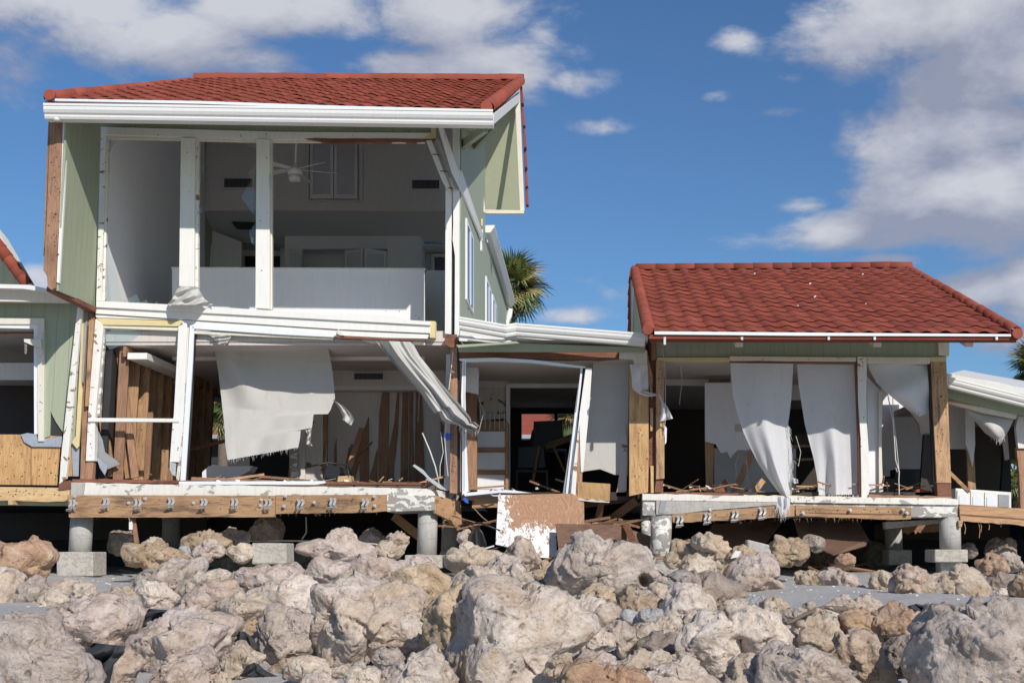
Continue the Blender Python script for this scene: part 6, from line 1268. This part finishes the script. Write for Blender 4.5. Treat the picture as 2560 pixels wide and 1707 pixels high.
(ZC([(1215,1060),(1300,1000),(1400,1010),(1430,1060),(1370,1120),(1270,1140)]), 'blue', 'bluish-grey rock between conical and sandy rocks', 10.3),
(ZC([(1085,1070),(1180,1010),(1240,1040),(1225,1100),(1140,1110)]), 'blue', 'smaller bluish rock under the conical rock', 10.4),
(ZC([(1200,1270),(1300,1210),(1440,1200),(1570,1200),(1560,1270),(1440,1330),(1290,1360),(1200,1350)]), 'dark', 'dark purplish rock left of the smooth white boulder', 9.3),
(ZC([(950,1180),(1000,1110),(1080,1090),(1180,1170),(1200,1260),(1160,1340),(1100,1370),(1050,1300),(980,1250)]), 'grey', 'grey-brown rock with crater right of the white angular rock', 9.4),
(ZC([(780,1250),(850,1130),(900,1140),(970,1190),(1050,1280),(960,1310),(880,1350),(800,1340)]), 'white', 'white angular rock right of the giant centre boulder', 9.1),
(ZC([(690,1410),(780,1340),(900,1350),(1050,1390),(1080,1440),(930,1490),(750,1470)]), 'pink', 'low pinkish rock below the white angular rock', 8.7),
(ZC([(600,1660),(660,1450),(780,1410),(900,1440),(1050,1490),(1300,1568),(1480,1600),(1400,1760),(700,1760)]), 'rust', 'orange-brown rock along the bottom edge, right of centre', 7.6),
(ZC([(1070,1440),(1150,1380),(1320,1335),(1430,1350),(1480,1410),(1400,1470),(1250,1520),(1120,1510)]), 'tan', 'tan rock with yellow smooth patch near the bottom', 8.1),
(ZC([(1200,1560),(1350,1460),(1500,1400),(1620,1400),(1780,1510),(1880,1640),(1700,1720),(1400,1720)]), 'beige', 'beige sloping rock at bottom edge below the smooth white boulder', 7.8),
(ZC([(1535,1260),(1570,1160),(1640,1090),(1800,1030),(1850,1040),(1960,1130),(2000,1250),(2015,1390),(1940,1480),(1800,1490),(1680,1410),(1580,1360)]), 'white', 'smooth whitish rounded boulder standing upright in right centre', 8.8),
(ZC([(1170,1160),(1280,1110),(1380,1150),(1500,1180),(1470,1240),(1250,1250),(1190,1220)]), 'cream', 'sandy crumbly rock above the dark purplish one', 9.9),
(ZC([(1340,1130),(1450,1060),(1560,1080),(1570,1150),(1440,1200),(1350,1180)]), 'tan', 'pitted yellowish rock below the lumpy white rock', 10.0),
(ZC([(1560,1110),(1680,1080),(1700,1040),(1640,1010),(1580,1060)]), 'tan', 'small crumbly rock in front of the lumpy white rock', 10.3),
(ZC([(1850,1010),(1950,940),(2060,930),(2130,990),(2050,1060),(1900,1060)]), 'cream', 'pale crumbly rock above the white and orange crusted boulder', 10.9),
# D
(ZD([(-110,720),(-60,640),(0,600),(100,590),(230,600),(270,670),(250,760),(310,830),(240,870),(0,870),(-100,840)]), 'pink', 'large pinkish boulder at the left end of the pale sand strip', None),
(ZD([(-170,1120),(-60,1000),(60,980),(200,1040),(330,1120),(400,1200),(400,1280),(300,1330),(150,1330),(0,1370),(-60,1340),(-90,1220)]), 'white', 'white-crusted boulder with orange pits in right centre', 8.9),
(ZD([(130,940),(180,900),(300,940),(370,1000),(350,1090),(240,1060)]), 'tan', 'tan rock above the white-crusted boulder', 10.4),
(ZD([(40,950),(80,910),(160,910),(180,950),(130,990),(60,985)]), 'blue', 'small pale bluish rock perched above the white-crusted boulder', 10.7),
(ZD([(455,980),(500,935),(550,970),(530,1005),(470,1005)]), 'grey', 'small grey rock standing on the sand strip', 10.9),
(ZD([(590,1010),(680,940),(850,940),(1050,950),(1110,1000),(1000,1040),(700,1040)]), 'beige', 'long flat beige rock beneath the driftwood branch', 9.9),
(ZD([(300,1080),(380,1000),(470,1010),(500,1060),(440,1130),(350,1120)]), 'grey', 'grey crumbly rock left of the driftwood branch end', 9.8),
(ZD([(500,1060),(560,1000),(620,1010),(700,1010),(760,1050),(640,1090),(540,1090)]), 'tan', 'broken small rocks beneath the driftwood branch', 9.7),
(ZD([(730,1110),(780,1030),(900,1010),(1010,1040),(1060,1110),(1040,1210),(940,1240),(820,1210)]), 'rust', 'orange-brown craggy boulder at right with blue-grey top', 9.0),
(ZD([(1010,1080),(1080,1010),(1280,1010),(1400,1060),(1400,1140),(1330,1220),(1200,1270),(1090,1290),(1020,1200)]), 'rust', 'right half of the craggy orange mass, next to the huge grey boulder', 8.9),
(ZD([(415,1200),(470,1100),(600,1070),(720,1080),(750,1200),(710,1290),(650,1350),(520,1350),(430,1320)]), 'tan', 'smooth-faced tan boulder left of the orange craggy one', 8.9),
(ZD([(720,1320),(740,1200),(800,1175),(960,1220),(1060,1290),(1090,1400),(1115,1500),(1050,1600),(900,1600),(800,1470)]), 'rose', 'rough brownish upright boulder in front of the orange craggy one', 8.1),
(ZD([(1100,1420),(1140,1260),(1240,1200),(1350,1230),(1380,1380),(1320,1500),(1180,1520)]), 'dark', 'shadowed honeycombed rock between brownish and huge grey boulders', 8.6),
(ZD([(1310,1460),(1340,1300),(1360,1150),(1450,1050),(1500,990),(1700,1000),(1800,960),(1900,935),(2060,970),(2200,1030),(2400,1200),(2450,1700),(1800,1800),(1400,1700)]), 'grey', 'huge grey boulder filling the lower right corner', 7.6),
(ZD([(130,1500),(100,1400),(120,1340),(250,1310),(450,1340),(600,1370),(750,1430),(850,1520),(880,1700),(300,1740),(180,1640)]), 'grey', 'wide grey-brown boulder at the bottom, right of centre', 7.8),
(ZD([(-130,1520),(-40,1370),(60,1345),(150,1400),(190,1500),(200,1640),(0,1700),(-150,1640)]), 'beige', 'beige rock at the bottom edge under the white-crusted boulder', 8.0),
(ZD([(390,770),(400,720),(480,710),(590,740),(650,800),(600,830),(430,825)]), 'ochre', 'tan smooth rock at the left on the pale sand strip', None),
(ZD([(560,730),(620,690),(680,680),(780,720),(880,790),(970,850),(820,850),(650,830)]), 'pink', 'long tapering pinkish rock lying on the pale sand strip', None),
(ZD([(975,810),(1000,720),(1090,700),(1155,760),(1140,840),(1060,865),(1000,855)]), 'tan', 'small knobbly rock left of the long craggy pair on sand', None),
(ZD([(1130,860),(1170,740),(1250,670),(1350,700),(1420,740),(1440,830),(1400,900),(1250,890)]), 'rose', 'craggy rosy rock, left of the pair below the right pier', None),
(ZD([(1380,800),(1450,740),(1600,720),(1740,670),(1820,720),(1880,830),(1870,880),(1700,900),(1500,905),(1390,905)]), 'tan', 'craggy long tan rock, right of the pair below the right pier', None),
(ZD([(1670,870),(1720,810),(1790,820),(1840,890),(1750,905)]), 'white', 'small white rock in front of the craggy tan rock', None),
(ZD([(1815,640),(1860,590),(1950,575),(2020,620),(2040,700),(1990,765),(1900,750),(1830,710)]), 'rust', 'orange-brown round rock right of the last pier', 16.0),
(ZD([(1960,600),(2050,560),(2130,610),(2150,680),(2050,700)]), 'grey', 'grey rock just behind the orange-brown round rock', 16.6),
(ZD([(1860,800),(1950,750),(2060,740),(2110,800),(2010,870),(1900,875)]), 'dark', 'dark grey rock below the orange-brown round rock', None),
(ZD([(1950,880),(1990,840),(2040,870),(2030,895),(1960,895)]), 'white', 'little white rock at the foot of the dark grey rock', None),
(ZD([(2050,880),(2100,760),(2165,700),(2300,690),(2320,930),(2110,920)]), 'brown', 'brown boulder at the right edge above the huge grey one', None),
(ZD([(235,580),(260,440),(340,470),(430,460),(490,520),(490,600),(380,640),(270,660)]), 'brown', 'brown craggy rock half shaded below the slanting panel', 17.1),
(ZD([(500,610),(560,530),(650,560),(740,640),(790,690),(650,700),(520,675)]), 'rust', 'orange pitted rock below the slanting dark panel', None),
(ZD([(270,665),(380,620),(500,615),(500,685),(300,690)]), 'tan', 'flat tan slab rock at the base of the brown craggy rock', None),
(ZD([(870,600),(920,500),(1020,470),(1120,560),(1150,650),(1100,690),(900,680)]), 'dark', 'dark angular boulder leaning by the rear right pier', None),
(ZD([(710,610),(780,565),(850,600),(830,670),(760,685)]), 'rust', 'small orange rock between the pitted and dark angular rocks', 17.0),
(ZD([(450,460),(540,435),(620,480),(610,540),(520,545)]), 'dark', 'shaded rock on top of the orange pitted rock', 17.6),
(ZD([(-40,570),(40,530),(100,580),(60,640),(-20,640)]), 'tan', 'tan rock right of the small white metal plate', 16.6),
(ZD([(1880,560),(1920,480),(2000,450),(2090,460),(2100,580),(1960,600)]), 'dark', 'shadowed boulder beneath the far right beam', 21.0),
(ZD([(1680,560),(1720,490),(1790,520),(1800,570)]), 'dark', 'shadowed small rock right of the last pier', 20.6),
(ZB([(1690,480),(1710,400),(1770,390),(1790,450),(1770,510)]), 'beige', 'pale rock beside the rearmost middle pier', 19.4),
(ZB([(1700,530),(1740,480),(1790,490),(1820,550),(1760,580)]), 'cream', 'cream rock under the black plastic tub', 18.6),
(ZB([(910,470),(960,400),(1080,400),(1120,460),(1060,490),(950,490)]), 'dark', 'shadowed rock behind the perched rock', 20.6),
(ZA([(560,860),(700,810),(760,880),(700,930),(600,930)]), 'beige', 'small beige rock right of the brown speckled dome', 13.4),
]
for i, (ol, t, lab, Y) in enumerate(R):
    holes = ()
    if 'two round holes' in lab: holes = ((1536, 1356, 10, .18), (1608, 1449, 15, .30))
    if 'biggest in the foreground' in lab: holes = ((1236, 1592, 10, .07),)
    if 'dark cave' in lab: holes = ((1815, 1436, 12, .2),)
    if 'right half of the craggy' in lab: holes = ((2230, 1610, 22, .2),)
    boulder(ol, t, lab, Y, rough=1.25 if t in ('rust', 'brown', 'tan', 'rose') else 1.0, holes=holes, depth=1.05)
# small stones in the gaps
rs = random.Random(5)
spots = 0
while spots < 165:
    u, v = rs.uniform(-20, 2580), rs.triangular(1405, 1720, 1600)
    if 1880 < u and 1465 < v < 1545: continue
    if u < 650 and v < 1470: continue
    y = solve_y(u, v+3, 0); r = rs.uniform(6, 24)
    k = rs.randint(7, 9); ol = [(u+math.cos(2*math.pi*i/k)*r*rs.uniform(.8, 1.3), v-math.sin(2*math.pi*i/k)*r*rs.uniform(.6, .9)) for i in range(k)]
    boulder(ol, rs.choice(['pink', 'tan', 'grey', 'beige', 'beige', 'white']), 'small broken stone lying in the gaps between boulders', y, group='small stones between the boulders', detail=5 if r > 17 else 4)
    spots += 1
# half-buried rubble filling the deeper gaps
spots = 0
while spots < 62:
    u, v = rs.uniform(-20, 2580), rs.uniform(1470, 1700)
    if 1860 < u and v < 1560: continue
    if u < 1000 and v < 1540: continue
    y = solve_y(u, v+8, 0)+.25; r = rs.uniform(24, 46); k = 9
    ol = [(u+math.cos(2*math.pi*i/k)*r*rs.uniform(.85, 1.3), v-math.sin(2*math.pi*i/k)*r*rs.uniform(.6, .85)) for i in range(k)]
    boulder(ol, rs.choice(['pink', 'tan', 'grey', 'beige', 'pink', 'rose']), 'half-buried rubble rock showing between larger boulders', y, group='half-buried rubble in the boulder pile', detail=5)
    spots += 1
# pebbles and shells on the sand
bm = bmesh.new(); V0, F0 = ico(1)
for k in range(2200):
    y = rs.uniform(8.5, 19.5); x = rs.uniform(-8.5, 7) ; r = .004+.02*rs.random()**3
    z = EYE+sand_z(y)+.035*hnoise(x, y)+.0175*hnoise(x+3, y-5, 2.3)+.002
    vv = [bm.verts.new((x+a[0]*r*rs.uniform(.8, 1.3), y+a[1]*r, z+a[2]*r*.5)) for a in V0]
    for f in F0.reshape(-1, 3): bm.faces.new([vv[i] for i in f])
o = bm_obj('pebbles', bm, 'white_chip'); set_tag(o, 'scattered shell bits and pebbles on the grey sand', 'pebbles', kind='stuff')

# splintered wood, plaster bits and insulation scattered in the wrecked rooms
def litter(name, label, n, mat, zones, lmin, lmax, w):
    bm = bmesh.new()
    for k in range(n):
        x0, x1, y0, y1, z = rs.choice(zones); c = L(rs.uniform(x0, x1), rs.uniform(y0, y1), z+rs.uniform(0, .09)); a = rs.uniform(0, 6.28); l = rs.uniform(lmin, lmax)
        d = Vector((math.cos(a), math.sin(a)*.6, rs.uniform(-.1, .35))).normalized()*l; beam_bm(bm, c-d/2, c+d/2, w*rs.uniform(.4, 1.3), w*rs.uniform(.3, 1), rs.uniform(0, 3))
    o = bm_obj(name, bm, mat); set_tag(o, label, 'debris', kind='stuff')
RZ = [(-7.1, -2.4, 20.2, 22.5, 1.0), (-7.1, -2.4, 20.15, 20.8, 1.0), (1.0, 5.3, 20.15, 21.8, .9), (1.0, 5.3, 20.15, 20.6, .9), (-1.8, .8, 20.2, 22, .9)]
litter('wood_splinters', 'splintered wood littering the floors of the wrecked rooms', 75, 'woodX', RZ, .08, .8, .022)
litter('plaster_bits', 'crumbled plaster bits lying on the wrecked floors', 60, 'wall', RZ, .02, .09, .03)
UZ = [(-7.5, 5, 19.6, 23, -.33), (-2.2, 1.2, 18.9, 20.5, -.2), (-2.2, .8, 19.8, 21, .35)]
litter('fallen_sticks', 'broken sticks and lath scattered in the shade beneath the houses', 90, 'brownX', UZ, .2, 1.0, .035)
bm = bmesh.new()
for k in range(6):
    u, v = rs.uniform(1660, 2400), rs.uniform(690, 800); q = (826-v)/156; y = 18.5+6.2*q-.1; c = P(u, v, y)+Vector((0, 0, .06)); s_ = rs.uniform(.015, .035)
    beam_bm(bm, c, c+Vector((s_, 0, s_*.5)), s_*.7, s_*.5, rs.uniform(0, 3))
o = bm_obj('roof_litter', bm, 'wall'); set_tag(o, 'small white plaster flecks lying on the low red roof', 'debris', kind='stuff')

# frayed threads along torn cloth edges, nail heads and cable clutter
def fringe(path, Y, n, lmax, label, mat='curtain'):
    bm = bmesh.new()
    for k in range(n):
        u, v = lerp_path(path, rs.random()); a = P(u, v-1, Y+rs.uniform(-.02, .02)); l = rs.uniform(.02, lmax); dx = rs.uniform(-.4, .4)*l
        b = a+Vector((dx, rs.uniform(-.03, .03), -l)); w = Vector((.0022, 0, 0)); m_ = a.lerp(b, .5)+Vector((rs.uniform(-.2, .2)*l, 0, 0))
        q = [bm.verts.new(x) for x in (a-w, a+w, m_+w, m_-w, b)]; bm.faces.new(q[:4]); bm.faces.new((q[3], q[2], q[4]))
    o = bm_obj('loose_threads', bm, mat); set_tag(o, label, 'threads', kind='stuff')
fringe(Z5([(510, 1115), (800, 1065), (1042, 1020)]), 20.75, 40, .10, 'threads fraying from the lower edge of the big canvas', 'canvas')
fringe(Z8([(1072, 625), (1085, 720), (1095, 850), (1095, 1000)]), 20.0, 60, .14, 'threads fraying from the right edge of the pointed curtain')
fringe(Z8([(995, 1140), (1040, 1190), (1085, 1160)]), 19.6, 60, .22, 'shredded threads hanging over the slab from the pointed curtain')
fringe([(2046, 1200), (2048, 1236), (2100, 1240), (2148, 1238)], 20.0, 50, .12, 'threads at the bottom of the broad curtain')
fringe([(2470, 1080), (2496, 1100), (2510, 1092)], 20.7, 40, .12, 'threads under the sagging cloth of the far wing', 'canvas')
fringe(Z6([(880, 850), (940, 885), (1000, 897), (1050, 862)]), 19.7, 40, .12, 'threads at the tip of the diagonal canvas', 'canvas')
def nails(parent, areas):
    bm = bmesh.new()
    for (u0, v0, u1, v1, Y, n) in areas:
        for k in range(n):
            c = P(rs.uniform(u0, u1), rs.uniform(v0, v1), Y); r = rs.uniform(.005, .010)
            bmesh.ops.create_cone(bm, segments=6, radius1=r, radius2=r, depth=.006, cap_ends=True, matrix=Matrix.Translation(c) @ Matrix.Rotation(math.pi/2, 4, 'X'))
    o = bm_obj('nail_heads', bm, 'tarpaper_and_shade', parent); o['kind'] = 'stuff'
nails(H, [(128, 320, 150, 650, 18.618, 34), (455, 350, 482, 735, 19.948, 4), (645, 352, 670, 765, 19.948, 4), (260, 330, 1050, 344, 19.978, 6), (245, 776, 1070, 800, 19.93, 6), (240, 1240, 960, 1272, 19.698, 40), (1128, 900, 1140, 1220, 19.978, 26), (222, 1060, 232, 1140, 19.93, 4), (430, 1060, 448, 1140, 19.938, 4)])
nails(RH, [(2338, 910, 2366, 1180, 19.968, 34), (1578, 930, 1616, 1220, 19.968, 24), (1643, 910, 1658, 1190, 19.958, 18), (1700, 1284, 1960, 1292, 19.698, 14), (2000, 1270, 2270, 1282, 19.738, 20), (1830, 893, 2130, 900, 19.948, 5), (2150, 900, 2164, 1200, 19.948, 4)])
nails(NB, [(0, 1095, 145, 1205, 20.018, 40), (0, 1222, 160, 1240, 19.818, 18), (98, 830, 106, 1090, 19.948, 4)])
for i, (q, l_) in enumerate([([(700, 1206, 20.6), (760, 1190, 20.8), (800, 1203, 20.7), (840, 1196, 20.6)], 'thin cable looping over the floor near the toppled chair'), ([(1200, 930, 21), (1190, 980, 20.9), (1210, 1030, 20.9), (1196, 1080, 20.9)], 'thin wire hanging inside the middle bay'),
     ([(1700, 905, 20.6), (1705, 960, 20.6), (1698, 1010, 20.7)], 'thin wire hanging in the dark left part of the right house'), ([(1865, 1160, 20.8), (1850, 1130, 20.8), (1838, 1160, 20.8), (1842, 1195, 20.8)], 'looped pale wire near the plug of the right house'), ([(1990, 1090, 20.0), (2002, 1130, 19.95), (1996, 1165, 19.95), (1984, 1150, 20.0)], 'looping threads of wire beside the pointed curtain')]):
    tube('cable', [P(*a) for a in q], .004, 'cable', None, 5, (l_, 'cable'))
